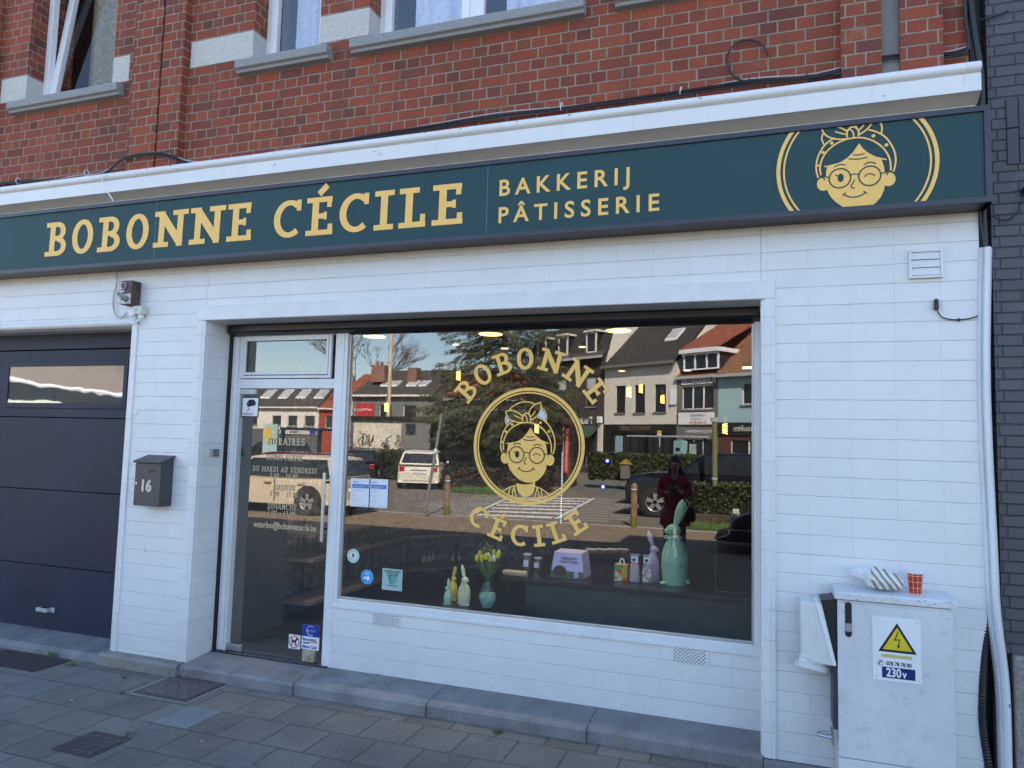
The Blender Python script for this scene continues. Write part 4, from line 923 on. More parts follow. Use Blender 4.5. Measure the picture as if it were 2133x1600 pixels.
def remap(o, sx, sy, sz, ax, ay, az, bx, by, bz):
    """stretch a finished thing so that point a lands on point b"""
    L = Vector(o.location); o.scale = (sx, sy, sz)
    o.location = (bx + (L.x - ax) * sx, by + (L.y - ay) * sy, bz + (L.z - az) * sz)
random.seed(23); sc1 = MB()
for i in range(13):
    x = random.uniform(.35, .80); z = random.uniform(.33, .98) if i % 3 else random.uniform(.95, .985); L_ = random.uniform(.004, .022); a_ = random.uniform(-.5, .5)
    if .48 < x < .70 and .62 < z < .92: continue
    sc1.add([(x, YF2 - .0026, z), (x + L_, YF2 - .0026, z + L_ * a_), (x + L_, YF2 - .0026, z + L_ * a_ + .0012), (x, YF2 - .0026, z + .0015)], [(0, 1, 2, 3)])
for i in range(14):
    x = random.uniform(.335, .83); L_ = random.uniform(.003, .014); z = ZT - .028 + random.uniform(0, .024)
    sc1.add([(x, YF2 - .0106, z), (x + L_, YF2 - .0106, z), (x + L_ * .8, YF2 - .0106, z + .003), (x + L_ * .2, YF2 - .0106, z + .003)], [(0, 1, 2, 3)])
part(sc1, 'scratches', mat('dark scratch', (.06, .06, .07), .8), cab)
wp.location.z += .040; hd_.location.z += .036
remap(cab, 1.085, .66, 1.131, .340, -.325, 1.036, .332, -.220, 1.031)
remap(sk, 1.36, .95, 1.124, .195, -.315, .6385, .157, -.215, .604)
ey.location = (-.02, .09, -.155)
# paper bag and cup on the cabinet
def paper_bag():
    n = 44; mm_ = 26; P = []; F = []; c = Vector((.536, -.115, 1.100))
    for j in range(mm_ + 1):
        for i in range(n):
            th = 2 * PI * i / n; ph = PI * j / mm_
            x = math.cos(ph); r = max(0.0, math.sin(ph)) ** .62
            wx = .112 * x; wy = .058 * r * math.cos(th); wz = .056 * r * math.sin(th) * (1 - .25 * x)
            if x < -.45: wz *= .55; wx *= 1.12; wz += .012
            v = Vector((wx, wy, wz)); nn = noise.noise(v * 26) * .014 + abs(noise.noise(v * 60)) * .012
            v += v.normalized() * nn
            v.z = max(v.z, -.042)
            P.append(c + Matrix.Rotation(.1, 3, 'Y') @ v)
    for j in range(mm_):
        for i in range(n): F.append((j * n + i, j * n + (i + 1) % n, (j + 1) * n + (i + 1) % n, (j + 1) * n + i))
    g = NG('striped paper'); P_, x, y, z = g.pos()
    u = g.M('ADD', g.M('MULTIPLY', x, 1.0), g.M('MULTIPLY', z, .75)); u = g.M('ADD', u, g.M('MULTIPLY', g.noise(14, 1), .02))
    s_ = g.M('FRACT', g.M('DIVIDE', u, .034)); on = g.M('MULTIPLY', g.M('LESS_THAN', s_, .42), g.M('GREATER_THAN', x, .497))
    g.set(g.mix(on, (.70, .71, .74), (.30, .235, .165)), .75, 0, g.bump(g.noise(45, 4, .7), .5, .01))
    return tag(MB().add(P, F).build('paper_bag', g.m, None), 'crumpled white paper bakery bag with brown stripes lying on the cabinet', 'paper bag')
paper_bag()
cup = thing('paper_cup', 'red tartan paper cup standing on the cabinet beside the bag', 'cup', (.708, -.115, 1.042))
g = NG('tartan'); P_, x, y, z = g.pos()
an = g.M('ARCTAN2', g.M('SUBTRACT', y, -.115), g.M('SUBTRACT', x, .708)); a1 = g.M('FRACT', g.M('MULTIPLY', an, 9 / (2 * PI))); z1 = g.M('FRACT', g.M('DIVIDE', g.M('SUBTRACT', z, 1.042), .030))
ly = g.M('MAXIMUM', g.M('LESS_THAN', a1, .09), g.M('LESS_THAN', z1, .075))
a2 = g.M('FRACT', g.M('MULTIPLY', an, 27 / (2 * PI))); z2 = g.M('FRACT', g.M('DIVIDE', g.M('SUBTRACT', z, 1.042), .010)); dk = g.M('MAXIMUM', g.M('LESS_THAN', a2, .2), g.M('LESS_THAN', z2, .16))
c_ = g.mix(dk, (.58, .035, .015), (.10, .012, .012)); c_ = g.mix(ly, c_, (.75, .52, .25)); g.set(c_, .45)
part(MB().lathe([(.0001, .0), (.027, .0), (.036, .104)], (.708, -.115, 1.042), 28), 'body', g.m, cup, smooth=True)
part(MB().tube([(.708 + .036 * math.cos(i * PI / 16), -.115 + .036 * math.sin(i * PI / 16), 1.146) for i in range(33)], .0022, 6).lathe([(.0001, .1042), (.035, .1045)], (.708, -.115, 1.042), 28), 'rim', M_paper, cup, smooth=True)

# ================================================================ stickers on the glass
def sticker(name, lab, corners, m, y=.2955, cat='sticker', round_=False, par=True):
    P = [W(*c, y) for c in corners]; x0 = min(p.x for p in P); x1 = max(p.x for p in P); z0 = min(p.z for p in P); z1 = max(p.z for p in P)
    t = thing(name, lab, cat, ((x0 + x1) / 2, y, (z0 + z1) / 2))
    if round_:
        r = (x1 - x0) / 2; cx = (x0 + x1) / 2; cz = (z0 + z1) / 2
        part(MB().prism([(cx + r * math.cos(i * PI / 16), cz + r * math.sin(i * PI / 16)) for i in range(32)], y, y + .001, 'y'), 'backing', m, t)
    else: part(MB().box(x0, x1, y, y + .001, z0, z1), 'backing', m, t)
    return t, x0, x1, z0, z1, y - .0004
M_blue_ = mat('sticker blue', (.01, .04, .30), .4); M_lblue = mat('sticker light blue', (.06, .33, .66), .4); M_red_ = mat('sticker red', (.5, .02, .02), .4)
M_mint = mat('sticker mint', (.33, .50, .50), .45); M_teal = mat('sticker teal', (.06, .26, .25), .4)
t, x0, x1, z0, z1, y = sticker('camera_sticker', 'square camera surveillance sticker at the top of the glass door', ((506, 829), (538, 831), (535, 867)), M_sign_w)
part(MB().box(x0 - .008, x1 + .008, .2966, .2975, z0 - .01, z1 + .01), 'dark_border', M_black, t)
part(MB().prism([(x0 + .035, z0 + .095), (x0 + .06, z0 + .128), (x1 - .045, z1 - .012), (x1 - .022, z1 - .03), (x1 - .022, z0 + .085), (x0 + .055, z0 + .072)], y - .0004, y, 'y'), 'camera_drawing', M_anth, t)
part(MB().tube([(x0 + .052, y, z0 + .07), (x0 + .07, y, z0 + .05), (x0 + .045, y, z0 + .04)], .003, 6).lathe([(.0001, -.001), (.008, 0), (.0001, .001)], (x0 + .048, y - .0008, z0 + .098), 12, M=Matrix.Rotation(PI / 2, 4, 'X')), 'red_line', M_red_, t)
text_obj('small_print', 'Surveillance par camera\nLoi du 21 mars 2007', .0105, (x0 + .01, y, z0 + .018), M_black, t)
t, x0, x1, z0, z1, y = sticker('no_dogs_sticker', 'square sticker with a crossed out dog at the foot of the door', ((602, 1321), (626, 1324), (624, 1353)), M_sign_w)
cx = (x0 + x1) / 2; cz = (z0 + z1) / 2
part(MB().prism([(cx - .028, cz + .012), (cx - .005, cz + .008), (cx + .012, cz + .018), (cx + .018, cz + .034), (cx + .032, cz + .02), (cx + .018, cz + .008), (cx + .012, cz - .006), (cx + .016, cz - .03), (cx + .01, cz - .03), (cx + .002, cz - .008), (cx - .014, cz - .006), (cx - .022, cz - .03), (cx - .028, cz - .03), (cx - .022, cz - .002)], y - .0004, y, 'y'), 'dog', M_black, t)
part(MB().tube([(cx + .042 * math.cos(i * PI / 14), y - .0006, cz + .042 * math.sin(i * PI / 14)) for i in range(29)], .0032, 6).tube([(cx - .03, y - .0006, cz + .03), (cx + .03, y - .0006, cz - .03)], .003, 6), 'red_ring', M_red_, t)
t, x0, x1, z0, z1, y = sticker('payment_sticker', 'blue and white card payment sticker above the door lock', ((630, 1301), (666, 1304), (664, 1356)), M_sign_w)
zm = z0 + (z1 - z0) * .52
part(MB().box(x0, x1, y - .0004, y, zm, z1), 'blue_field', M_blue_, t)
part(MB().tube([((x0 + x1) / 2 + .033 * math.cos(PI * .3 + i * PI / 10), y - .0008, (zm + z1) / 2 + .033 * math.sin(PI * .3 + i * PI / 10)) for i in range(15)], .0022, 6), 'ring', M_sign_w, t)
text_obj('word', 'PROTON', .020, ((x0 + x1) / 2 - .040, y - .0012, (zm + z1) / 2 - .008), mat('sticker grey', (.45, .45, .42), .5), t, sx=.95)
text_obj('word', 'Bancontact', .029, (x0 + .008, y, zm - .030), M_blue_, t, sx=.90, bold=.0007); text_obj('word', 'Mister Cash', .029, (x0 + .008, y, z0 + .009), M_blue_, t, sx=.87, bold=.0007)
part(MB().add([(x0 + .015, y, z0 + .04), (x0 + .06, y, z0 + .04), (x0 + .085, y, z0 + .055), (x0 + .068, y, z0 + .055), (x0 + .055, y, z0 + .05), (x0 + .015, y, z0 + .05)], [(0, 1, 2, 3, 4, 5)]), 'blue_wave', M_blue_, t)
part(MB().add([(x0 + .062, y - .0002, z0 + .047), (x0 + .08, y - .0002, z0 + .060), (x1 - .012, y - .0002, z0 + .060), (x1 - .02, y - .0002, z0 + .049), (x0 + .09, y - .0002, z0 + .049)], [(0, 1, 2, 3, 4)]), 'yellow_wave', mat('sticker ochre', (.55, .36, .05), .5), t)
ac = W(736, 1158, .2955); r0 = .036
t, x0, x1, z0, z1, y = sticker('round_sticker', 'round pale green sticker with a brown figure on the shop window', ((723, 1158), (748.5, 1158), (736, 1158)), mat('sticker pale green', (.45, .62, .50), .45), round_=True)
cx = (x0 + x1) / 2; cz = (z0 + z1) / 2
part(MB().prism([(cx + .027 * math.cos(i * PI / 12), cz + .027 * math.sin(i * PI / 12)) for i in range(24)], y - .0004, y, 'y'), 'white_disc', M_sign_w, t)
part(MB().prism([(cx - .010, cz - .006), (cx - .008, cz + .012), (cx + .002, cz + .022), (cx + .010, cz + .006), (cx + .011, cz - .008), (cx + .004, cz - .01), (cx, cz - .004)], y - .001, y - .0006, 'y'), 'figure', mat('sticker brown', (.12, .03, .02), .5), t)
text_obj('word', 'ALIEN', .011, (cx - .021, y - .0008, cz - .020), M_teal, t, bold=.0003)
t, x0, x1, z0, z1, y = sticker('round_sticker', 'round light blue sticker with white hands on the shop window', ((751.5, 1202), (778, 1202), (765, 1202)), M_lblue, round_=True)
cx = (x0 + x1) / 2; cz = (z0 + z1) / 2
part(MB().prism([(cx - .030, cz - .008), (cx - .018, cz + .003), (cx - .004, cz - .002), (cx - .002, cz + .006), (cx + .012, cz + .006), (cx + .022, cz - .004), (cx + .026, cz - .018), (cx + .014, cz - .016), (cx + .006, cz - .03), (cx - .006, cz - .014), (cx - .024, cz - .016)], y - .0004, y, 'y'), 'hands', M_sign_w, t)
text_obj('word', 'PAYER', .013, (cx - .021, y - .0004, cz + .019), M_sign_w, t, bold=.0004)
t, x0, x1, z0, z1, y = sticker('food_waste_sticker', 'square mint sticker about food waste at the lower left of the shop window', ((797, 1185), (838, 1187), (837, 1232)), M_mint)
cx = (x0 + x1) / 2
text_obj('word', 'ENSEMBLE CONTRE\nLE GASPILLAGE\nALIMENTAIRE', .0145, (cx, y, z1 - .022), mat('sticker dark text', (.03, .06, .06), .5), t, align='CENTER', bold=.0003)
for dx, an_, s_ in ((-.012, .4, 1), (.006, -.05, .9), (.022, -.5, .8)):
    P = [(cx + dx + (.016 * math.cos(i * PI / 8) * math.cos(an_) - .034 * math.sin(i * PI / 8) * math.sin(an_)) * s_, (z0 + z1) / 2 - .004 + (.016 * math.cos(i * PI / 8) * math.sin(an_) + .034 * math.sin(i * PI / 8) * math.cos(an_)) * s_) for i in range(16)]
    part(MB().prism(P, y - .0010 - dx * .01, y - .0006 - dx * .01, 'y'), 'leaf', M_teal if dx < .0 else mat('sticker soft teal', (.16, .36, .35), .5), t)
text_obj('word', 'Too Good To Go', .0125, (cx, y, z0 + .028), M_black, t, align='CENTER', bold=.0002)
for i, (lab, c0, c1) in enumerate((('left hand sheet of the two printed permits taped to the window', (731, 996), (770, 1057)), ('right hand sheet of the two printed permits taped to the window', (770, 997), (807, 1059)))):
    a = W(*c0, .294); b = W(*c1, .294)
    t = thing('paper_notice', lab, 'notice', ((a.x + b.x) / 2, .294, (a.z + b.z) / 2), 'printed permits on the window')
    part(MB().box(a.x, b.x - .002, .294, .2948, b.z, a.z), 'sheet', M_paper, t)
    w_ = b.x - a.x; h_ = a.z - b.z
    part(MB().box(a.x + .014, b.x - .014, .2932, .2938, b.z + h_ * .66, b.z + h_ * .80), 'blue_banner', mat('print blue', (.08, .20, .50), .5), t)
    text_obj('heading', 'elvera', .016, (a.x + .022, .2936, a.z - .03), M_blue_, t)
    text_obj('banner_text', 'AUTORISATION', .012, (a.x + .03, .2928, b.z + h_ * .70), M_paper, t)
    m = MB(); random.seed(i + 2)
    for r_ in range(11):
        zz_ = b.z + h_ * (.60 - r_ * .045); 
        if r_ in (3, 6): continue
        m.box(a.x + .012, a.x + .012 + (w_ - .04) * random.uniform(.3, .9), .2934, .2938, zz_, zz_ + .0016)
    m.box(a.x + .01, b.x - .012, .2934, .2938, b.z + .009, b.z + .0115)
    part(m, 'print_lines', mat('print grey', (.32, .36, .48), .6), t)

# ================================================================ pavement details
M_iron = mat('rusty cast iron', (.075, .062, .062), .6, .3, var=.3, scale=20, bump=.5, bscale=80)
t = thing('drain_cover', 'square rusty cast iron cover with round holes before the threshold', 'drain cover', (-3.84, -.22, 0))
part(MB().box(-4.07, -3.62, -.435, -.03, .002, .006), 'frame', M_iron, t)
lid = part(MB().box(-4.045, -3.645, -.41, -.055, .004, .009), 'lid', mat('worn iron lid', (.11, .10, .105), .5, .3, var=.4, scale=25, bump=.8, bscale=60), t, bevel=.001)
m = MB()
for i in range(8):
    for j in range(7):
        if (i + j) % 2 == 0: m.cyl((-4.01 + i * .047, -.385 + j * .048, .0088), (-4.01 + i * .047, -.385 + j * .048, .0094), .0085, n=10)
m.build('hole', M_black, lid)
m = MB(); 
for a in range(6): m.box(-4.07 + a * .075, -4.0 + a * .075 - .002, -.475, -.438, .001, .0035)
m.box(-3.617, -3.585, -.475, -.03, .001, .0035).box(-4.105, -4.073, -.475, -.08, .001, .0035)
part(m, 'concrete_surround', mat('pale concrete', (.19, .195, .18), .9, var=.15, scale=30), t, bevel=.001)
t = thing('hydrant_cover', 'small rusty ribbed iron cover set in the grey paving', 'drain cover', (-3.6, -1.16, 0))
part(MB().box(-3.745, -3.46, -1.295, -1.018, .001, .005), 'frame', M_iron, t)
part(MB().box(-3.68, -3.485, -1.258, -1.062, .004, .007), 'lid', mat('worn iron lid', (.062, .055, .06)), t)
m = MB()
for i in range(9): line(m, (-3.68 + i * .024, -1.252), (-3.70 + i * .024 + .03, -1.07), .004, .0078)
for i in range(4): line(m, (-3.678, -1.24 + i * .05), (-3.49, -1.235 + i * .05), .004, .0082)
part(m, 'ribs', M_black, t)
tag(MB().box(-3.535, -3.285, -.785, -.475, .0005, .0035).build('paving_patch', mat('smooth pale slab', (.19, .21, .22), .8, var=.1), None, bevel=.001), 'single smooth pale slab among the speckled paving', 'paving slab')
tag(MB().box(-5.75, -5.05, -.40, -.09, .001, .005).build('drain_grid', M_iron, None), 'rusty grid lying before the garage threshold at the left edge', 'drain cover')
random.seed(11)
def tuft(x, y, z, n, h, sp, lab, spx=None):
    m = MB()
    for i in range(n):
        a = random.uniform(0, 2 * PI); bx = x + random.uniform(-sp, sp) * (spx or 1); by = y + random.uniform(-sp, sp); hh = h * random.uniform(.5, 1.1)
        dx = math.cos(a) * hh * random.uniform(.2, 1.3); dy = math.sin(a) * hh * random.uniform(.2, 1.0); w = .0022
        m.add([(bx - w, by, z), (bx + w, by, z), (bx + dx * .5 + w * .7, by + dy * .5, z + hh * .7), (bx + dx * .5 - w * .7, by + dy * .5, z + hh * .7), (bx + dx, by + dy, z + hh * .85)], [(0, 1, 2, 3), (3, 2, 4)])
    return tag(m.build('grass_tuft', M_grass, None), lab, 'weed', 'weeds in the paving joints')
for px, py, n, h, sp, lab in ((118, 1365, 90, .05, .05, 'bushy green weed in the joint below the garage threshold'), (150, 1388, 40, .03, .03, 'small low weed just below the bushy garage weed'), (262, 1413, 16, .035, .02, 'thin weed left of the round holed drain cover'), (253, 1446, 20, .02, .02, 'flat weed in the joint near the corner of the drain cover'), (1038, 1527, 40, .03, .025, 'dark weed in the paving below the middle of the window'), (790, 1408, 26, .02, .02, 'tiny weed on the ledge below the left air brick'), (930, 1430, 16, .015, .02, 'tiny weed on the ledge under the window near its middle'), (1447, 1575, 60, .045, .04, 'spiky weed at the kerb stone below the right air brick'), (1625, 1595, 60, .045, .05, 'spiky weed near the foot of the cabinet'), (265, 1535, 30, .02, .04, 'moss like weed beside the ribbed iron cover')):
    zz_ = .1 if 'ledge' in lab else 0; p = G(px, py, zz_); tuft(p.x, p.y, zz_, n, h, sp, lab)
for px, py, a, lab, c in ((1155, 1531, .1, 'orange cigarette end lying against the kerb stone below the window', (.55, .22, .08)), (1172, 1533, -.5, 'pale cigarette end next to the orange one', (.5, .47, .40)), (1360, 1562, .1, 'white cigarette end in the gutter of the kerb stone', (.7, .68, .64)), (1570, 1598, .1, 'orange cigarette end near the foot of the white wall', (.55, .22, .1))):
    p = G(px, py, .006); d_ = Vector((math.cos(a), math.sin(a), 0)) * .014
    tag(MB().cyl(p - d_, p + d_, .0042, n=8).build('cigarette_end', mat('cig' + str(px), c, .8), None, smooth=True), lab, 'cigarette end', 'cigarette ends on the pavement')
M_leaf = mat('dry petal', (.42, .38, .32), .9, var=.2)
for i, (px, py) in enumerate(((250, 1455), (300, 1392), (205, 1400), (1425, 1575), (1488, 1580), (500, 1455), (420, 1545), (150, 1460), (820, 1500), (640, 1440))):
    p = G(px, py, .004); a = random.uniform(0, 3); s_ = random.uniform(.010, .02)
    labs = ['pale scrap of litter by the drain cover', 'pale scrap of litter below the tiled pillar', 'pale scrap on the paving left of the tiled pillar', 'curled pale petal by the spiky weed', 'round pale petal right of the spiky weed', 'pale chip on the paving in front of the door', 'pale chip on the paving below the square cover', 'pale chip on the paving near the left edge', 'pale chip on the paving below the small round stickers', 'pale scrap on the paving right in front of the door step']
    tag(MB().add([p + Vector((math.cos(a + k * 1.2) * s_ * (1 if k % 2 else .5), math.sin(a + k * 1.2) * s_ * .5, .001 + .003 * (k % 2))) for k in range(5)], [(0, 1, 2, 3, 4)]).build('litter', M_leaf, None), labs[i], 'litter', 'scraps of litter on the pavement')
# ================================================================ shop interior
RI = thing('shop_interior', 'dark bakery room behind the shop glass with tiled floor and whitewashed brick', 'shop room', (-2, 3, 0))
M_wallp = brickmat('whitewashed brick wallpaper', w=(.22, .22), h=.072, off=(0, .11), mortar=.006, cols=[(0, (.16, .15, .145)), (.5, (.28, .27, .27)), (1, (.36, .35, .35))], mcol=(.20, .19, .18), jbump=.2,
    extra=lambda g, c: g.mix(g.ramp(g.noise(11, 5, .7), [(.45, (0, 0, 0)), (.6, (.75, .75, .75))]), c, (.075, .055, .05)))
M_ftile = brickmat('dark floor tile', uv='xy', w=(.45, .45), h=.45, off=(0, .0), mortar=.003, cols=[(0, (.018, .019, .024)), (1, (.03, .031, .038))], mcol=(.09, .09, .09), rough=.3, jbump=.1, jd=.002)
part(MB().box(-4.25, .68, .43, 7.5, .05, .112), 'floor', M_ftile, RI)
part(MB().box(-4.29, -4.22, 1.15, 7.5, .112, 2.9), 'side_wall', M_wallp, RI)
part(MB().box(-4.29, -4.05, .44, 1.148, .112, 2.9), 'pale_wall_panel', mat('grey wall panel', (.055, .058, .065), .6), RI)
bwm = MB(); bwm.prism([(-4.22, 3.45), (-2.5, 5.3), (-2.5, 5.4), (-4.22, 3.6)], .112, 2.9, 'z'); part(bwm, 'back_wall', M_wallp, RI)
part(MB().box(-4.22, .68, 7.2, 7.3, .112, 2.9).box(.62, .68, .43, 7.2, .112, 2.9), 'back_wall', mat('black wall', (.025, .025, .03), .8), RI)
part(MB().box(-4.25, .68, .43, 7.5, 2.86, 2.94), 'ceiling', mat('black ceiling', (.02, .02, .024), .9), RI)
# shelving
sh = thing('wall_shelving', 'wooden shelf boards on black metal frames against the whitewashed brick', 'shelves', (-4, 2, 0))
for z in (.30, .675, .893):
    part(MB().prism([(-4.15, 1.2), (-3.86, 1.2), (-3.82, 1.24), (-3.82, 3.13), (-4.15, 3.40)], z - .028, z, 'z'), 'board', M_wood, sh)
    part(MB().prism([(-3.815, 3.13), (-2.95, 4.05), (-3.15, 4.40), (-4.14, 3.42)], z - .028, z, 'z'), 'board', M_wood, sh)
for x, y in ((-3.85, 1.5), (-4.12, 1.5), (-3.85, 2.3), (-4.12, 2.3), (-3.85, 3.1), (-3.45, 3.55), (-3.1, 3.92)): part(MB().box(x - .012, x + .012, y - .012, y + .012, .112, 1.0), 'post', M_black, sh)
def bottle(px, py, z, lab, col, h=.2, grp='bottles on the low wall shelf'):
    p = G(px, py, z); t = thing('bottle', lab, 'bottle', p, grp)
    part(MB().lathe([(.0001, 0), (.032, 0), (.034, .01), (.034, h * .55), (.014, h * .75), (.013, h * .93)], p, 14), 'glass', col, t, smooth=True)
    part(MB().lathe([(.0001, h * .93), (.016, h * .93), (.016, h), (.0001, h)], p, 12), 'cap', M_blackm, t, smooth=True)
    part(MB().lathe([(.0345, h * .15), (.0348, h * .45)], p, 14), 'label', mat('bottle label', (.5, .42, .28), .6), t)
mo = mat('amber bottle', (.16, .07, .03), .3); mr = mat('red bottle', (.20, .04, .03), .35)
for px, py, c, lab in ((884, 1176, mo, 'amber bottle nearest the left post on the low shelf'), (893, 1174, mo, 'amber bottle second in the row on the low shelf'), (901, 1172, mo, 'amber bottle at the right of the amber group'), (944, 1173, mr, 'red bottle left of its twin on the low shelf'), (955, 1172, mr, 'red bottle right of its twin on the low shelf')): bottle(px, py, .30, lab, c)

# counter behind the glass
ct = thing('window_counter', 'dark green wooden counter with black top behind the shop window', 'counter', (-.9, 1.1, .1))
part(MB().box(-1.72, .6, .895, 1.65, .112, .715), 'green_front', M_green, ct)
part(MB().box(-1.72, .6, .889, .8945, .112, .20), 'skirting', M_black, ct)
part(MB().box(-1.92, .6, .86, 2.4, .717, .75), 'top', M_darkf, ct, bevel=.004)
part(MB().box(-1.90, -1.88, .93, .95, .112, .716).box(-1.90, -1.88, 1.6, 1.62, .112, .716), 'leg', M_black, ct)
lb = tag(MB().box(-2.75, -1.70, .38, .80, .50, .535).build('display_board', M_darkf, None, bevel=.004), 'low black display board close to the left part of the shop window', 'display board')
rp = thing('rolling_pin', 'pale wooden rolling pin lying at the left end of the counter', 'rolling pin', (-1.75, .93, .775))
a = W(1052, 1196, .9); b = W(1098, 1202, .9); a.z = b.z = .775
part(MB().cyl(a, b, .023, n=18).ball(a, .022), 'roller', mat('rolling pin wood', (.45, .33, .20), .55, var=.15), rp, smooth=True)

def bunny(name, lab, foot, H, m, bow=None, look=1, twist=0.0, fat=1.0):
    """a plain egg shaped rabbit figure: smooth body, small profile head, tall ears"""
    t = thing(name, lab, 'rabbit figure', foot, None)
    f = Vector(foot); w = H * .168 * fat
    prof = [(.0001, 0), (w * .78, 0), (w * .86, H * .02), (w * .95, H * .12), (w, H * .24), (w * .95, H * .36), (w * .74, H * .48), (w * .48, H * .55), (w * .40, H * .59), (w * .36, H * .62)]
    mb = MB().lathe([(p.x, p.y) for p in smoothpts(prof, 3)], f, 28)
    hd0 = f + Vector((look * w * .10, -w * .08, H * .655)); mb.ball(hd0, w * .56, w * .46, w * .46)
    mb.ball(hd0 + Vector((look * w * .40, -w * .05, -w * .08)), w * .28, w * .26, w * .24)
    mb.ball(f + Vector((-look * w * .95, .0, w * .25)), w * .22).ball(f + Vector((look * w * .75, -w * .55, w * .12)), w * .30, w * .34, w * .15)
    part(mb, 'body', m, t, smooth=True)
    for k in (0, 1):
        e = MB(); b0 = hd0 + Vector((-look * w * .12, (-.12 + .3 * k) * w, w * .25)); L = H * (.36 - .03 * k)
        Mx = Matrix.Rotation(twist + (.10 if k else 0) * (1 if twist > 0 else -1), 4, 'Y')
        e.lathe([(p.x, p.y) for p in smoothpts([(w * .12, -.02 * H), (w * .24, L * .25), (w * .31, L * .52), (w * .26, L * .78), (w * .12, L * .94), (.0001, L)], 3)], b0, 14, sx=1.0, sy=.45, M=Mx)
        part(e, 'ear', m, t, smooth=True)
    if bow:
        n = f + Vector((0, 0, H * .57)); bw_ = MB().tube([n + Vector((w * .5 * math.cos(i * PI / 10), w * .5 * math.sin(i * PI / 10), 0)) for i in range(21)], w * .07, 6)
        k = n + Vector((look * w * .15, -w * .55, 0)); bw_.ball(k, w * .11)
        for sx in (-1, 1):
            bw_.tube(smoothpts([tuple(k), tuple(k + Vector((sx * w * .42, -w * .1, w * .14))), tuple(k + Vector((sx * w * .5, -.0, -w * .06))), tuple(k)], 5), w * .05, 6)
            bw_.add([k + Vector((sx * w * .03, -.004, 0)), k + Vector((sx * w * .16, -.004, 0)), k + Vector((sx * w * .42 - look * 0, -w * .42, -H * .2)), k + Vector((sx * w * .22, -w * .42, -H * .235))], [(0, 1, 2, 3)])
        part(bw_, 'ribbon', bow, t, smooth=True)
    return t
c1 = mat('cream flocked ceramic', (.74, .74, .48), .7); c2 = mat('yellow ceramic', (.72, .55, .07), .6); c3 = mat('pale green ceramic', (.42, .60, .45), .6)
c4 = mat('lilac ceramic', (.42, .33, .46), .6); c5 = mat('mint green ceramic', (.25, .46, .30), .55, var=.05); rbn = mat('pale ribbon', (.45, .58, .45), .6); yb_ = mat('lime ribbon', (.5, .55, .2), .6)
F = lambda px, py, z=.535: tuple(G(px, py, z))
bunny('rabbit_figure', 'cream rabbit figure with a lime ribbon near the vase', F(966, 1260), .285, c1, yb_, 1, -.18)
bunny('rabbit_figure', 'mustard yellow rabbit figure behind the pale green one', F(943, 1250), .25, c2, None, 1, .18, .85)
bunny('rabbit_figure', 'small pale green rabbit figure at the left end of the display', F(932, 1259), .185, c3, None, -1, .05, .95)
bunny('rabbit_figure', 'large mint green rabbit figure with pale ribbon on the counter', tuple(G(1405, 1217, .75)), .60, c5, rbn, -1, .27, .97)
bunny('rabbit_figure', 'lilac rabbit figure behind the wrapped sweets on the counter', tuple(G(1360, 1210, .75)), .36, c4, None, 1, -.28, .9)
# vase of tulips
vp = Vector(F(1015, 1268)); vs = thing('tulip_vase', 'pale green glass vase of yellow tulips on the low display board', 'vase', vp)
part(MB().lathe([(.0001, .004), (.038, .004), (.055, .03), (.070, .08), (.066, .12), (.045, .17), (.033, .205), (.036, .215)], vp, 26), 'glass', M_vase, vs, smooth=True)
part(MB().lathe([(.0001, .008), (.034, .01), (.05, .035), (.062, .08), (.058, .11)], vp, 20), 'water', mat('murky water', (.38, .52, .44), .2, var=.3, scale=25), vs, smooth=True)
random.seed(5)
M_stem = mat('tulip leaf', (.10, .19, .05), .6, var=.3); M_tul = mat('yellow tulip', (.60, .50, .03), .5); M_tulw = mat('white tulip', (.62, .64, .6), .5); M_mim = mat('mimosa', (.26, .30, .07), .8, var=.4)
for i in range(10):
    a = i * .66; r = .02 + .045 * random.random(); top = vp + Vector((r * math.cos(a) * 1.5, r * math.sin(a), .35 + .05 * random.random() - (.03 if i == 9 else 0)))
    st_ = part(MB().tube(smoothpts([tuple(vp + Vector((0, 0, .02))), tuple(vp + Vector((.01 * math.cos(a), .01 * math.sin(a), .2))), tuple(top)], 5), .0028, 6), 'stem', M_stem, vs, smooth=True)
    part(MB().lathe([(.0001, -.022), (.012, -.016), (.0175, 0), (.015, .018), (.006, .03), (.0001, .031)], top, 12), 'tulip_head', M_tulw if i in (3, 9) else M_tul, vs, smooth=True)
for i in range(9):
    a = i * .7 + .3; d = Vector((math.cos(a), math.sin(a) * .6, 0)); m = MB(); w = .014
    P = [vp + Vector((0, 0, .17)) + d * t * .06 * (1 + t) + Vector((0, 0, t * .17)) for t in (0, .3, .6, .85, 1)]
    n_ = Vector((-d.y, d.x, 0)); V = []
    for k, p in enumerate(P): ww = w * (.5, 1, 1, .6, .02)[k]; V += [p - n_ * ww, p + n_ * ww]
    part(m.add(V, [(0, 1, 3, 2), (2, 3, 5, 4), (4, 5, 7, 6), (6, 7, 9, 8)]), 'leaf', M_stem, vs, smooth=True)
m = MB()
for i in range(240):
    p = vp + Vector((random.gauss(-.0, .055), random.gauss(.03, .03), .41 + random.gauss(0, .03))); m.add([p + Vector((random.uniform(-1, 1), random.uniform(-1, 1), random.uniform(-1, 1))) * .008 for _ in range(3)], [(0, 1, 2)])
part(m, 'mimosa_sprays', M_mim, vs)
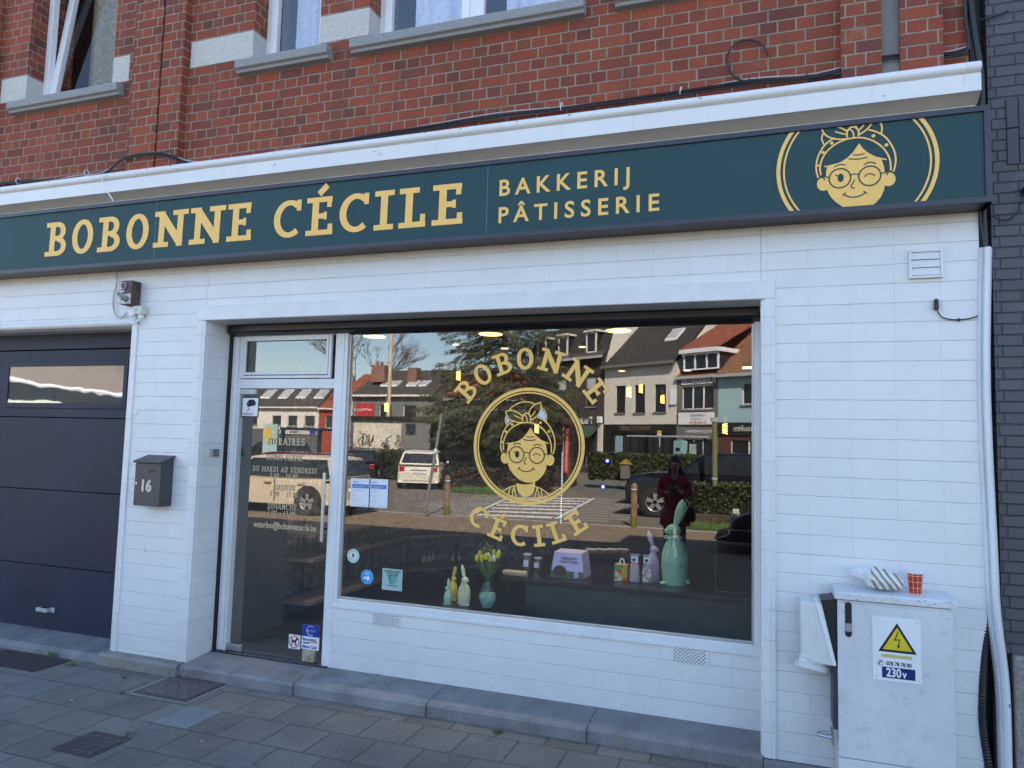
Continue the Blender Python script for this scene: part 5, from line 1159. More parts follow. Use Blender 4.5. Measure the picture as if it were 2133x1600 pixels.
# panettone box
def obox(x0, x1, y0, y1, z0, z1, tp):
    return MB().add([(x0, y0, z0), (x1, y0, z0), (x1, y1, z0), (x0, y1, z0), (x0 + tp, y0 + tp, z1), (x1 - tp, y0 + tp, z1), (x1 - tp, y1 - tp, z1), (x0 + tp, y1 - tp, z1)], [(0, 1, 5, 4), (1, 2, 6, 5), (2, 3, 7, 6), (3, 0, 4, 7), (4, 5, 6, 7), (0, 3, 2, 1)])
p = G(1146, 1201, .75); q_ = G(1220, 1204, .75); bx0, bx1, by0 = p.x, q_.x, p.y
pb = thing('cake_box', 'lilac tapered cake box with a chocolate cake picture on the counter', 'cake box', (bx0, by0, .75))
part(obox(bx0, bx1, by0, by0 + .25, .751, .935, .022), 'carton', mat('lilac carton', (.58, .50, .74), .5), pb)
part(MB().add([(bx0 - .001, by0 - .0015, .752), (bx1 + .001, by0 - .0015, .752), (bx1 - .005, by0 + .003, .80), (bx0 + .004, by0 + .003, .80)], [(0, 1, 2, 3)]), 'green_band', mat('box green', (.06, .11, .05), .5), pb)
cxb = bx0 + .075
part(MB().prism([(cxb + .048 * math.cos(PI * i / 12), .80 + .040 * math.sin(PI * i / 12)) for i in range(13)] + [(cxb - .040, .765), (cxb + .040, .765)], by0 - .004, by0 - .0025, 'y'), 'cake_picture', mat('cake brown', (.055, .022, .012), .6), pb)
text_obj('box_lettering', 'CREAZIONI\nPANETTONE', .027, ((bx0 + bx1) / 2 + .01, by0 + .008, .885), M_black, pb, align='CENTER', sx=.9); text_obj('box_initial', 'B', .065, (bx1 - .075, by0 - .004, .758), mat('lilac carton', (.44, .35, .60)), pb, bold=.003)
# small gift box
p = G(1279, 1209, .75); q_ = G(1307, 1211, .75)
gb = thing('gift_box', 'small square gift box with orange and green pattern and a loop on top', 'gift box', tuple(p))
g = NG('patterned card'); P_, x, y, z = g.pos(); vo = g.n('ShaderNodeTexVoronoi'); vo.inputs['Scale'].default_value = 34; g.l(P_, vo.inputs['Vector']); sc_ = g.n('ShaderNodeSeparateColor'); g.l(vo.outputs['Color'], sc_.inputs[0])
g.set(g.ramp(sc_.outputs[0], [(0, (.5, .08, .02)), (.3, (.12, .28, .06)), (.5, (.62, .60, .5)), (.7, (.55, .32, .03)), (.85, (.05, .15, .05))], 'CONSTANT'), .5)
part(obox(p.x, q_.x, p.y, p.y + .1, .751, .868, .0), 'carton', g.m, gb)
part(MB().tube([((p.x + q_.x) / 2 + .018 * math.cos(PI * i / 8), p.y + .05, .868 + .04 * math.sin(PI * i / 8)) for i in range(9)], .005, 6), 'loop', M_paper, gb, smooth=True)
# cellophane bags of sweets
g = NG('cellophane'); g.set((.55, .55, .60), .15); g.bs.inputs['Alpha'].default_value = .35; M_cello = g.m
g = NG('striped sweets'); P_, x, y, z = g.pos(); s_ = g.M('FRACT', g.M('DIVIDE', g.M('ADD', x, g.M('MULTIPLY', g.M('SINE', g.M('MULTIPLY', z, 50)), .004)), .014)); g.set(g.mix(g.M('LESS_THAN', s_, .5), (.45, .12, .16), (.65, .6, .6)), .4); M_str = g.m
for i, (px, lab) in enumerate(((1322, 'cellophane bag of striped marshmallow sticks on the counter'), (1348, 'cellophane bag of pastel sugared eggs on the counter'))):
    p = G(px, 1213 + i * 2, .75); t = thing('sweet_bag', lab, 'sweet bag', tuple(p))
    part(MB().lathe([(.0001, .002), (.04, .004), (.042, .08), (.030, .14), (.014, .155), (.04, .205)], p, 14, sy=.6), 'wrapper', M_cello, t, smooth=True)
    part(MB().box(p.x - .022, p.x + .03, p.y - .04, p.y - .036, .90, .945), 'white_tag', M_paper, t); part(MB().cyl((p.x, p.y - .044, .92), (p.x, p.y - .041, .92), .012, n=12), 'black_seal', M_black, t)
    if i == 0: part(MB().box(p.x - .03, p.x + .028, p.y - .015, p.y + .015, .754, .885), 'sweets', M_str, t, bevel=.006)
    else:
        m = MB(); random.seed(9)
        for k in range(22): m.ball(p + Vector((random.uniform(-.03, .03), random.uniform(-.02, .02), .015 + .085 * random.random())), .011, .011, .014, 8)
        g = NG('sugared eggs'); vo = g.n('ShaderNodeTexVoronoi'); vo.inputs['Scale'].default_value = 45; g.l(g.pos()[0], vo.inputs['Vector']); sc_ = g.n('ShaderNodeSeparateColor'); g.l(vo.outputs['Color'], sc_.inputs[0])
        g.set(g.ramp(sc_.outputs[1], [(0, (.6, .35, .38)), (.35, (.62, .58, .36)), (.6, (.38, .50, .40)), (.8, (.6, .58, .55))], 'CONSTANT'), .4)
        part(m, 'sweets', g.m, t, smooth=True)
for i, (px, h) in enumerate(((1098, .13), (1120, .10))):
    p = G(px, 1188, .75); t = thing('glass_jar', ('tall jar with a paper label left of the cake box', 'short brown jar right behind the rolling pin')[i], 'jar', tuple(p))
    part(MB().lathe([(.0001, .002), (.034, .002), (.036, h * .8), (.03, h * .9)], p, 16), 'body', mat('brown jar', (.09, .05, .035), .2, var=.4, scale=50), t, smooth=True); part(MB().lathe([(.0001, h * .9), (.034, h * .9), (.034, h), (.0001, h)], p, 16), 'lid', M_grey, t, smooth=True)
    part(MB().box(p.x - .02, p.x + .02, p.y - .038, p.y - .0365, .75 + h * .25, .75 + h * .65), 'label', M_paper, t)
for i, px in enumerate((1232, 1254, 1276, 1298)):
    p = G(px, 1152, .83); t = thing('cream_pastry', ('first', 'second', 'third', 'fourth')[i] + ' from the left of the cream topped pastries in a row', 'pastry', tuple(p), 'row of cream pastries')
    part(MB().lathe([(.0001, 0), (.05, 0), (.055, .02), (.0001, .021)], p, 14, sy=.6), 'base', mat('brown pastry', (.14, .06, .03), .6), t, smooth=True)
    m = MB(); [m.ball(p + Vector((.018 * k, 0, .03)), .012, n=8) for k in (-2, -1, 0, 1, 2)]; part(m, 'cream', mat('cream', (.5, .46, .40), .6), t, smooth=True)
p = G(1265, 1152, .83)
tag(MB().box(p.x - .22, p.x + .22, p.y - .06, p.y + .12, .80, .828).box(p.x - .2, p.x - .19, p.y, p.y + .1, .751, .80).box(p.x + .19, p.x + .2, p.y, p.y + .1, .751, .80).build('pastry_tray', M_darkf, None), 'dark tray carrying the row of cream pastries on the counter', 'tray')
# thin black display frame at the right
m = MB(); frame(m, -.36, -.03, .75, 1.19, 1.02, 1.035, .010); tag(m.build('display_stand', M_black, None), 'thin black metal frame at the right end of the counter', 'display frame')

# ceiling lamps
def disc(px, py, y, r, lab):
    p = W(px, py + 3, y); t = thing('ceiling_lamp', lab, 'ceiling lamp', tuple(p), 'round ceiling lamps')
    part(MB().cyl(p, p + Vector((0, 0, .02)), r * .93, n=28), 'diffuser', emis('warm lamp disc', (1.0, .74, .20), .9), t)
    part(MB().cyl(p + Vector((0, 0, .005)), p + Vector((0, 0, .06)), r, n=28), 'housing', M_black, t)
for px, py, lab in ((780, 699, 'round ceiling lamp at the left by the window mullion'), (1022, 694, 'round ceiling lamp above the emblem'), (1288, 687, 'round ceiling lamp near the right of the window')): disc(px, py, 1.2, .105, lab)
for px, py, y, lab in ((950, 719, 3.0, 'tiny recessed spot left of the middle ceiling lamp'), (1051, 727, 3.0, 'tiny recessed spot below the middle ceiling lamp'), (1110, 716, 3.5, 'tiny recessed spot right of the middle ceiling lamp'), (1213, 724, 3.5, 'tiny recessed spot left of the right ceiling lamp'), (1307, 730, 4.0, 'tiny recessed spot under the right ceiling lamp'), (1295, 774, 4.0, 'tiny recessed spot lowest in the window'), (1479, 726, 4.0, 'tiny recessed spot near the right window edge'), (1432, 773, 4.2, 'tiny recessed spot left of the white strip lamps')):
    p = W(px, py, y); tag(MB().cyl(p, p + Vector((0, 0, .01)), .04, n=14).build('ceiling_spot', emis('warm spot', (1, .72, .40), .4), None), lab, 'ceiling spot', 'small ceiling spots')
for px, py, lab in ((1553, 717, 'upper white strip lamp at the right of the shop ceiling'), (1556, 766, 'lower white strip lamp at the right of the shop ceiling')):
    p = W(px, py, 4.0); tag(MB().box(p.x - .05, p.x + .05, p.y - .0, p.y + .02, p.z - .012, p.z + .012).build('strip_lamp', emis('white strip', (1, .93, .82), .5), None, bevel=.002), lab, 'strip lamp')
for i, (px, py, y, lab) in enumerate(((955, 782, 1.8, 'filament bulb hanging left of the letter B of the emblem'), (805, 848, 1.8, 'filament bulb hanging lowest at the left'), (1118, 892, 2.2, 'filament bulb hanging in the middle of the emblem'), (1310, 816, 1.8, 'largest filament bulb hanging right of the emblem'), (1335, 809, 3.0, 'small filament bulb hanging just right of the largest one'), (1380, 831, 3.2, 'filament bulb hanging left of the funeral shop reflection'), (1510, 892, 1.8, 'filament bulb hanging nearest the right window edge'))):
    p = W(px, py, y); s_ = 1.0; t = thing('pendant_bulb', lab, 'pendant bulb', tuple(p), 'hanging filament bulbs')
    part(MB().tube([p + Vector((.018 * math.cos(k * .8), .018 * math.sin(k * .8), -.045 + k * .0026)) for k in range(32)], .0042, 6), 'filament', emis('filament', (1.0, .55, .10), 1.3), t, smooth=True)
    part(MB().cyl(p + Vector((0, 0, .045)), p + Vector((0, 0, .09)), .018, n=12), 'socket', mat('brass socket', (.35, .2, .08), .4, .6), t, smooth=True)
    part(MB().cyl(p + Vector((0, 0, .09)), (p.x, p.y, 2.86), .003, n=6), 'cord', M_black, t)
p = W(1168, 1090, 2.0); p2 = W(1168, 940, 2.0)
m = MB(); n_ = 34
for k in range(n_): m.box(p.x - .004, p.x + .004, 2.0, 2.004, p.z + (p2.z - p.z) * k / n_, p.z + (p2.z - p.z) * k / n_ + .006)
t = thing('led_strip', 'vertical strip of small white leds inside the shop', 'led strip', tuple(p)); part(m, 'leds', emis('white led', (.75, .86, 1), .35), t); part(MB().box(p.x - .01, p.x + .01, 2.005, 2.012, .3, p2.z + .02), 'holder', M_black, t)
for px, py, lab in ((1265, 960, 'tiny blue light glowing in the dark shop, the upper one'), (1256, 1014, 'tiny blue light glowing in the dark shop, the lower one')):
    p = W(px, py, 2.2); tag(MB().ball(p, .014, n=8).build('indicator_light', emis('blue led', (.05, .05, 1), 5.0), None), lab, 'indicator light')
al = bpy.data.lights.new('shop ceiling glow', 'SPOT'); al.energy = 14; al.color = (1, .86, .66); al.shadow_soft_size = .09; al.spot_size = math.radians(95); al.spot_blend = .6
for px, py in ((780, 699), (1022, 694), (1288, 687)):
    p = W(px, py, 1.2); o = bpy.data.objects.new('shop_lamp', al); COL.objects.link(o); o.location = p - Vector((0, 0, .03))
# ================================================================ the street opposite (seen in the shop glass)
def lp_(mb, name, m, parent, **k):
    o = mb.build(name, m, None, **k); o.parent = parent; return o
def ltext(name, s, size, loc, mt, parent, **k):
    o = text_obj(name, s, size, loc, mt, None, rz=PI, **k); o.parent = parent; return o
def wall_holes(mb, x0, x1, z0, z1, holes, y0, y1):
    X = sorted({x0, x1, *[h[0] for h in holes], *[h[1] for h in holes]}); Z = sorted({z0, z1, *[h[2] for h in holes], *[h[3] for h in holes]})
    X = [v for v in X if x0 <= v <= x1]; Z = [v for v in Z if z0 <= v <= z1]
    for i in range(len(X) - 1):
        run = None
        for j in range(len(Z) - 1):
            cx, cz = (X[i] + X[i + 1]) / 2, (Z[j] + Z[j + 1]) / 2
            hit = any(h[0] < cx < h[1] and h[2] < cz < h[3] for h in holes)
            if not hit: mb.box(X[i], X[i + 1], y0, y1, Z[j], Z[j + 1])
def tilemat(name, c, s=.3):
    return brickmat(name, uv='xz', w=(.24, .24), h=.2, off=(0, .0), mortar=.02, cols=[(0, tuple(q * .7 for q in c)), (1, tuple(q * 1.25 for q in c))], mcol=tuple(q * .35 for q in c), jbump=.6, jd=.03)
M_slate = tilemat('dark roof slate', (.055, .050, .048)); M_rtile = tilemat('red roof tile', (.36, .105, .055)); M_btile = tilemat('brown roof tile', (.30, .15, .075)); M_dtile = tilemat('charcoal roof tile', (.085, .078, .075))
M_stuc = mat('white stucco', (.66, .62, .55), .85, var=.06, scale=2, dirt=.1); M_dstuc = brickmat('dark facade brick', w=(.21, .21), h=.07, off=(0, .1), cols=[(0, (.045, .04, .038)), (1, (.085, .075, .07))], mcol=(.05, .045, .04))
M_gstuc = mat('grey facade paint', (.16, .155, .15), .8, var=.1); M_bstuc = mat('pale blue stucco', (.34, .50, .52), .8, var=.05); M_pane = mat('dark window', (.02, .024, .03), .12, var=.2); M_gf = mat('dark shopfront', (.018, .017, .016), .35, var=.4, scale=2)
M_blind = mat('white blind', (.50, .50, .48), .7)
def house(name, lab, org, rz, x0, x1, eave, ridge, depth, wm, rm, wins, ov=.25, base=None, group=None, frame_m=None, gutter=M_grey, hip=0.0):
    t = thing(name, lab, 'house', (org[0], org[1], 0), group, rz)
    w = MB(); z0 = base[1] if base else 0
    wall_holes(w, x0, x1, z0, eave, [v for v in wins if v[2] >= z0], -.3, 0); w.box(x0, x0 + .3, -depth, -.3, z0, eave).box(x1 - .3, x1, -depth, -.3, z0, eave).box(x0 + .3, x1 - .3, -depth, -depth + .3, z0, eave)
    lp_(w, 'wall', wm, t)
    gd_ = MB(); gd_.prism([(-.3, eave), (-depth / 2, ridge - .15), (-depth + .3, eave)], x0 + .01, x0 + .3, 'x'); gd_.prism([(-.3, eave), (-depth / 2, ridge - .15), (-depth + .3, eave)], x1 - .3, x1 - .01, 'x'); lp_(gd_, 'gable', wm, t)
    if base:
        b = MB(); wall_holes(b, x0, x1, 0, z0 - .002, [v for v in wins if v[2] < z0], -.35, -.02); lp_(b, 'shopfront', base[0], t)
    r = MB(); r.prism([(ov, eave + .02), (-depth / 2, ridge), (-depth - .1, eave + .02), (-depth - .1, eave - .1), (-depth / 2, ridge - .14), (ov, eave - .10)], x0 - .02, x1 + .02, 'x'); ro = lp_(r, 'roof', rm, t)
    lp_(MB().box(x0 - .02, x1 + .02, ov + .002, ov + .14, eave - .14, eave + .02), 'gutter', gutter, t)
    for v in wins:
        f = MB(); frame(f, v[0], v[1], v[2], v[3], -.16, -.10, .05)
        if v[1] - v[0] > 1.4:
            for k in (1, 2): xx = v[0] + (v[1] - v[0]) * k / 3; f.box(xx - .04, xx + .04, -.16, -.10, v[2] + .05, v[3] - .05)
        fo = lp_(f, 'window', frame_m or M_stuc, t)
        lp_(MB().box(v[0] + .03, v[1] - .03, -.15, -.13, v[2] + .03, v[3] - .03), 'pane', M_pane, fo)
        if v[2] > 1.5: lp_(MB().box(v[0] - .06, v[1] + .06, -.05, .07, v[2] - .09, v[2] - .003), 'sill', M_blue2, fo)
    return t, ro
def skyl(ro, x0, x1, y0, y1, eave, ridge, depth, ov=.25):
    s = (ridge - eave) / (depth / 2 + ov); z = lambda y: eave + .02 + s * (ov - y)
    lp_(MB().prism([(y0, z(y0) + .01), (y0, z(y0) + .12), (y1, z(y1) + .12), (y1, z(y1) + .01)], x0, x1, 'x'), 'skylight', M_pvc, ro)
    lp_(MB().prism([(y0 - .06, z(y0 - .06) + .125), (y0 - .06, z(y0 - .06) + .14), (y1 + .06, z(y1 + .06) + .14), (y1 + .06, z(y1 + .06) + .125)], x0 + .06, x1 - .06, 'x'), 'skylight_pane', M_grey, ro)
ORG = (-4.73, -35.33); RZ = math.atan2(.528, .849); GR = 'houses across the square'
t, ro = house('dark_house', 'tall dark brick house with slate mansard across the square', ORG, RZ, -12.8, -5.43, 7.15, 11.2, 9, M_dstuc, M_dtile, [(-11.9, -11.0, 4.1, 6.0), (-9.74, -8.81, 4.1, 6.0), (-7.09, -6.16, 4.07, 6.0), (-11.6, -9.2, .7, 2.6), (-8.6, -6.2, .4, 2.1)], base=None, frame_m=M_gstuc, group=GR)
lp_(MB().prism([(.05, 7.1), (-1.0, 9.4), (-1.4, 9.4), (-1.4, 7.1)], -12.8, -5.45, 'x'), 'mansard', M_slate, t)
lp_(MB().prism([(.02, 6.5), (-1.05, 9.6), (-4.6, 11.3), (-8, 9.6), (-9, 6.5)], -5.46, -5.35, 'x'), 'white_party_wall', M_stuc, t)
for x0 in (-11.8, -9.69, -7.1):
    d = MB(); frame(d, x0, x0 + .88, 7.42, 8.7, -.1, .0, .09); d.box(x0 - .1, x0 + .98, -1.0, .12, 8.72, 8.84); do_ = lp_(d, 'dormer', M_stuc, t); lp_(MB().box(x0 + .05, x0 + .83, -.9, -.06, 7.47, 8.68), 'pane', M_pane, do_)
for x0 in (-9.74, -7.09): lp_(MB().box(x0 + .06, x0 + .87, -.125, -.115, 5.2, 5.92), 'blind', M_blind, t)
ltext('shop_lettering', 'Petits', .62, (-6.4, .03, 3.02), M_sign_w, t, bold=.01, ext=.01)
lp_(MB().prism([(.02, 2.9), (.9, 2.25), (.9, 2.15), (.02, 2.8)], -8.9, -5.8, 'x'), 'awning', mat('green awning', (.035, .07, .045), .8), t)
lp_(MB().box(-5.85, -5.5, .003, .12, .0, 3.0), 'white_pier', M_stuc, t)
lp_(MB().box(-5.75, -5.45, .13, .3, 3.05, 3.45), 'wall_lamp', M_sign_w, t)
t, ro = house('white_house', 'white rendered house with three narrow windows and dark roof across the square', ORG, RZ, -5.42, -.01, 6.45, 10.6, 9, M_stuc, M_slate, [(-4.51, -3.75, 3.68, 5.26), (-3.05, -2.26, 3.66, 5.24), (-1.57, -.76, 3.67, 5.22), (-4.9, -2.7, .6, 2.5), (-2.3, -.4, .2, 2.5)], base=(M_gf, 2.98), frame_m=M_black, group=GR, gutter=M_gstuc)
skyl(ro, -1.95, -1.1, -1.3, -2.1, 6.45, 10.6, 9)
ltext('shop_lettering', 'WHITE CLINIC', .36, (-1.85, .0, 2.62), mat('dull bronze letters', (.16, .11, .08), .5), t, bold=.006, ext=.012)
lp_(MB().box(-4.55, -4.0, -.1, -.06, 1.25, 2.3), 'blue_poster', mat('pale blue poster', (.25, .38, .45), .5), t)
lp_(MB().box(-.42, .0, .02, .10, 4.05, 4.92), 'hanging_sign', M_sign_w, t)
t, ro = house('funeral_shop', 'narrow grey funeral shop with red tiled roof and a white dormer', ORG, RZ, .0, 2.66, 5.55, 8.9, 8, M_gstuc, M_rtile, [(.33, 2.39, 3.78, 5.04), (.5, 2.3, .5, 2.2)], base=None, frame_m=M_pvc, group=GR, ov=.04)
dm = MB(); frame(dm, .5, 2.75, 5.85, 6.75, .0, .1, .08)
for k in (1, 2): dm.box(.5 + .75 * k - .04, .5 + .75 * k + .04, .0, .1, 5.93, 6.67)
dm.box(.35, 2.9, -2.2, .3, 6.76, 6.98); do_ = lp_(dm, 'dormer', M_pvc, t); lp_(MB().box(.52, 2.73, -2.0, .03, 5.87, 6.74), 'pane', M_pane, do_)
lp_(MB().prism([(.28, 6.985), (-3.6, 8.95), (-3.6, 8.8), (.28, 6.98)], .3, 2.95, 'x'), 'dormer_roof', M_rtile, do_)
ltext('shop_lettering', 'FUNÉRAILLES', .40, (2.54, .015, 5.12), M_sign_w, t, bold=.008, ext=.012, sx=.93)
b_ = lp_(MB().box(.19, 2.46, .01, .09, 2.95, 3.60), 'sign_board', M_sign_w, t)
ltext('board_lettering', 'FUNÉRAILLES', .19, (1.95, .10, 3.38), M_anth, t, sx=.85); ltext('board_lettering', 'WATERLOO', .13, (1.75, .10, 3.20), M_anth, t); ltext('board_number', '02 343 29 66', .20, (2.02, .10, 2.99), M_red_, t, bold=.003)
ltext('shop_lettering', 'SERVICES FUNÉRAIRES', .20, (2.45, .01, 2.52), M_sign_w, t, bold=.003, sx=.9)
t, ro = house('pale_blue_house', 'pale blue rendered house with brown tiled roof beside the funeral shop', ORG, RZ, 2.67, 9.0, 5.5, 8.9, 8, M_bstuc, M_btile, [(4.08, 5.3, 3.95, 5.04), (6.5, 7.7, 3.95, 5.04), (3.4, 6.5, .5, 2.2)], base=(mat('brown shopfront', (.10, .045, .035), .6, var=.3), 2.45), frame_m=M_stuc, group=GR)
lp_(MB().box(2.75, 6.8, .01, .12, 2.50, 3.05), 'sign_board', M_gf, t); ltext('board_lettering', 'Beaulieu', .42, (5.1, .13, 2.62), M_cream, t, bold=.004)
# bus shelter in front of the row
t = thing('bus_shelter', 'glass bus shelter with a thin flat roof before the funeral shop', 'bus shelter', (ORG[0], ORG[1], 0), None, RZ)
lp_(MB().box(-.84, 3.3, 1.6, 3.0, 2.22, 2.30), 'roof', M_grey, t)
for x in (-.6, 1.2, 3.1): lp_(MB().box(x - .04, x + .04, 1.65, 1.73, 0, 2.22), 'post', M_anth, t)
lp_(MB().box(1.3, 2.2, 1.68, 1.71, .5, 2.0), 'poster_panel', mat('dull poster', (.2, .19, .18), .5), t)
t = thing('street_cabinet', 'pale turquoise street cabinet beside the bus shelter', 'street cabinet', (ORG[0], ORG[1], 0), None, RZ); lp_(MB().box(2.7, 3.25, 3.2, 3.6, 0, 2.05), 'body', mat('turquoise cabinet', (.24, .40, .42), .6), t, bevel=.02); lp_(MB().box(2.85, 3.1, 3.601, 3.62, 1.55, 1.7), 'label', M_black, t)
t = thing('display_case', 'pale lit display case right of the turquoise street cabinet', 'display case', (ORG[0], ORG[1], 0), None, RZ); lp_(MB().box(3.45, 3.95, 3.2, 3.4, .0, 2.0), 'body', M_anth, t); lp_(MB().box(3.5, 3.9, 3.401, 3.41, .9, 1.9), 'poster', mat('pale green poster', (.34, .42, .36), .5), t)
t = thing('small_road_sign', 'small yellow and white road sign before the white house', 'road sign', (ORG[0], ORG[1], 0), None, RZ); lp_(MB().box(-.32, -.05, 1.2, 1.22, 2.25, 2.6), 'plate', mat('yellow plate', (.6, .42, .03), .5), t); lp_(MB().box(-.30, -.07, 1.221, 1.225, 2.3, 2.42), 'white_field', M_sign_w, t); lp_(MB().cyl((-.18, 1.18, 0), (-.18, 1.18, 2.6), .03), 'post', M_grey, t)

# buildings on the left
t, ro = house('dark_roof_house', 'low grey house with wide dark roof and skylights beyond the parked cars', (0, -45), 0, -31.0, -24.0, 5.15, 7.55, 9, M_gstuc, M_dtile, [(-28.6, -27.5, 2.6, 4.4), (-26.5, -25.4, 2.6, 4.4)], frame_m=M_pvc, gutter=M_stuc)
for a, b in ((-29.3, -28.6), (-28.5, -27.8), (-27.0, -26.1), (-25.9, -25.2)): skyl(ro, a, b, -1.2, -2.1, 5.15, 7.55, 9)
lp_(MB().box(-27.2, -26.4, -2.6, -1.8, 5.8, 7.5), 'chimney', brickmat('chimney brick', cols=[(0, (.16, .06, .04)), (1, (.24, .10, .07))]), ro)
lp_(MB().box(-30.2, -29.0, -2.0, -1.3, 6.3, 7.65).box(-30.0, -29.8, -1.8, -1.6, 7.65, 8.0).box(-29.6, -29.4, -1.8, -1.6, 7.65, 7.95), 'chimney', _mc.get('cb') or brickmat('chimney brick two', cols=[(0, (.20, .07, .045)), (1, (.28, .12, .08))]), ro)
lp_(MB().box(-30.6, -29.0, .02, .12, 3.2, 4.5), 'red_sign', mat('red board', (.42, .03, .04), .5), t)
ltext('board_lettering', 'WATERLOO', .30, (-29.1, .14, 3.9), M_sign_w, t)
house('orange_roof_house', 'house with orange tiled roof behind the left end of the dark roof', (0, -52), 0, -36.6, -32.2, 5.6, 7.9, 8, M_stuc, M_rtile, [])
house('orange_roof_house', 'house with red tiled roof partly hidden behind the big conifer', (0, -47), 0, -23.9, -15.5, 5.0, 7.4, 8, M_gstuc, M_rtile, [])
t, ro = house('white_terrace_house', 'distant white house with three windows over a grey shop', (0, -60), 0, -56.5, -44.3, 4.85, 8.4, 9, M_stuc, M_dtile, [(-50.1, -48.95, 2.85, 3.95), (-48.1, -46.9, 2.85, 3.95), (-46.0, -44.75, 2.85, 3.95), (-53.2, -52, 2.85, 3.95)], base=(mat('grey shopfront', (.10, .10, .10), .6), 2.52), frame_m=M_grey, gutter=M_stuc)
lp_(MB().box(-49, -44.4, .005, .1, 2.0, 2.5), 'sign_board', mat('pale grey board', (.45, .45, .42), .6), t); ltext('board_lettering', 'nelera', .42, (-46.6, .11, 2.12), M_anth, t, bold=.01)
lp_(MB().box(-45.2, -44.5, .101, .12, 2.05, 2.46), 'blue_logo', M_blue_, t)
for k in range(4): skyl(ro, -52.6 + k * 2.3, -51.4 + k * 2.3, -1.0, -2.3, 4.85, 8.4, 9)
house('red_brick_house', 'distant red brick house right of the white terrace house', (0, -60), 0, -44.2, -37, 4.75, 8.0, 9, brickmat('bright red brick', cols=[(0, (.30, .03, .02)), (1, (.40, .05, .03))], mcol=(.3, .1, .08)), M_rtile, [(-43.5, -42.7, 2.7, 4.0), (-41.5, -40.7, 2.7, 4.0)], frame_m=M_stuc, gutter=M_stuc)
# graffiti wall
M_gwall = brickmat('white painted yard wall', w=(.22, .22), h=.08, off=(0, .11), mortar=.006, cols=[(0, (.68, .63, .52)), (1, (.78, .72, .60))], mcol=(.40, .37, .31), jbump=.7,
    extra=lambda g, c: g.mix(g.ramp(g.noise(1.1, 5, .7), [(.6, (0, 0, 0)), (.68, (.8, .8, .8))]), c, (.22, .07, .04)))
t = thing('yard_wall', 'low white painted brick wall with graffiti and a grey extension behind the cars', 'wall', (-17, -25, 0))
part(MB().box(-18.75, -15.95, -25.4, -25, 0, 2.62), 'brick_wall', M_gwall, t); part(MB().box(-15.94, -13.3, -25.6, -24.96, 0, 2.62), 'grey_render', mat('grey yard render', (.17, .17, .165), .9), t)
part(MB().box(-18.8, -13.2, -25.7, -24.85, 2.63, 2.80), 'roof_edge', M_gf, t)
m = MB()
for k in range(8): m.box(-15.7, -15.2, -24.955, -24.93, 2.0 + k * .065, 2.03 + k * .065)
part(m, 'louvre', M_anth, t)
random.seed(4); gr_ = MB()
for x0, z0, w_ in ((-18.2, 1.55, .8), (-17.0, 1.5, .45), (-16.3, 1.55, 1.1)):
    for k in range(4):
        P = [(x0 + w_ * (k * .22) + random.uniform(0, .3), -24.985, z0 + random.uniform(-.2, .45)) for _ in range(5)]; gr_.tube(smoothpts(P, 5), .018, 5)
part(gr_, 'graffiti', M_black, t)
# market pavilion seen in the garage window
pv = thing('market_pavilion', 'open pavilion with big brown hipped roof reflected in the garage window', 'pavilion', (-27, -26, 0))
m = MB(); m.add([(-44, -19, 3.7), (-35.5, -20, 4.2), (-32.5, -26, 3.75), (-37, -40, 3.8), (-52, -36, 3.8), (-42, -29, 9.5)], [(0, 1, 5), (1, 2, 5), (2, 3, 5), (3, 4, 5), (4, 0, 5)]); part(m, 'roof', mat('weathered brown roof', (.17, .13, .105), .8, var=.2), pv)
part(MB().tube([(-44, -19, 3.65), (-35.5, -20, 4.15), (-32.5, -26, 3.7), (-37, -40, 3.75)], .12, 6), 'white_gutter', M_pvc, pv)
for x, y in ((-43, -20), (-36, -21.5), (-33.4, -26)): part(MB().box(x - .1, x + .1, y - .1, y + .1, 0, 2.9), 'post', M_gstuc, pv)
# masts
for i, (x, y, lab) in enumerate(((-18.27, -24.2, 'tall cream mast with rust streaks nearest the door'), (-18.33, -28.0, 'slimmer cream mast with rust bands further right'))):
    g = NG('mast paint %d' % i); P_, xx, yy, z = g.pos(); mp = g.n('ShaderNodeMapping'); mp.inputs['Scale'].default_value = (12, 12, 1.2); g.l(P_, mp.inputs[0])
    g.set(g.mix(g.ramp(g.noise(1.6, 5, .7, mp.outputs[0]), [(.56, (0, 0, 0)), (.62, (1, 1, 1))]), (.58, .50, .34), (.12, .05, .03)), .6)
    tag(MB().cyl((x, y, 0), (x, y, 10), .11, .09, 14).build('mast', g.m, None, smooth=True), lab, 'mast', 'cream masts')

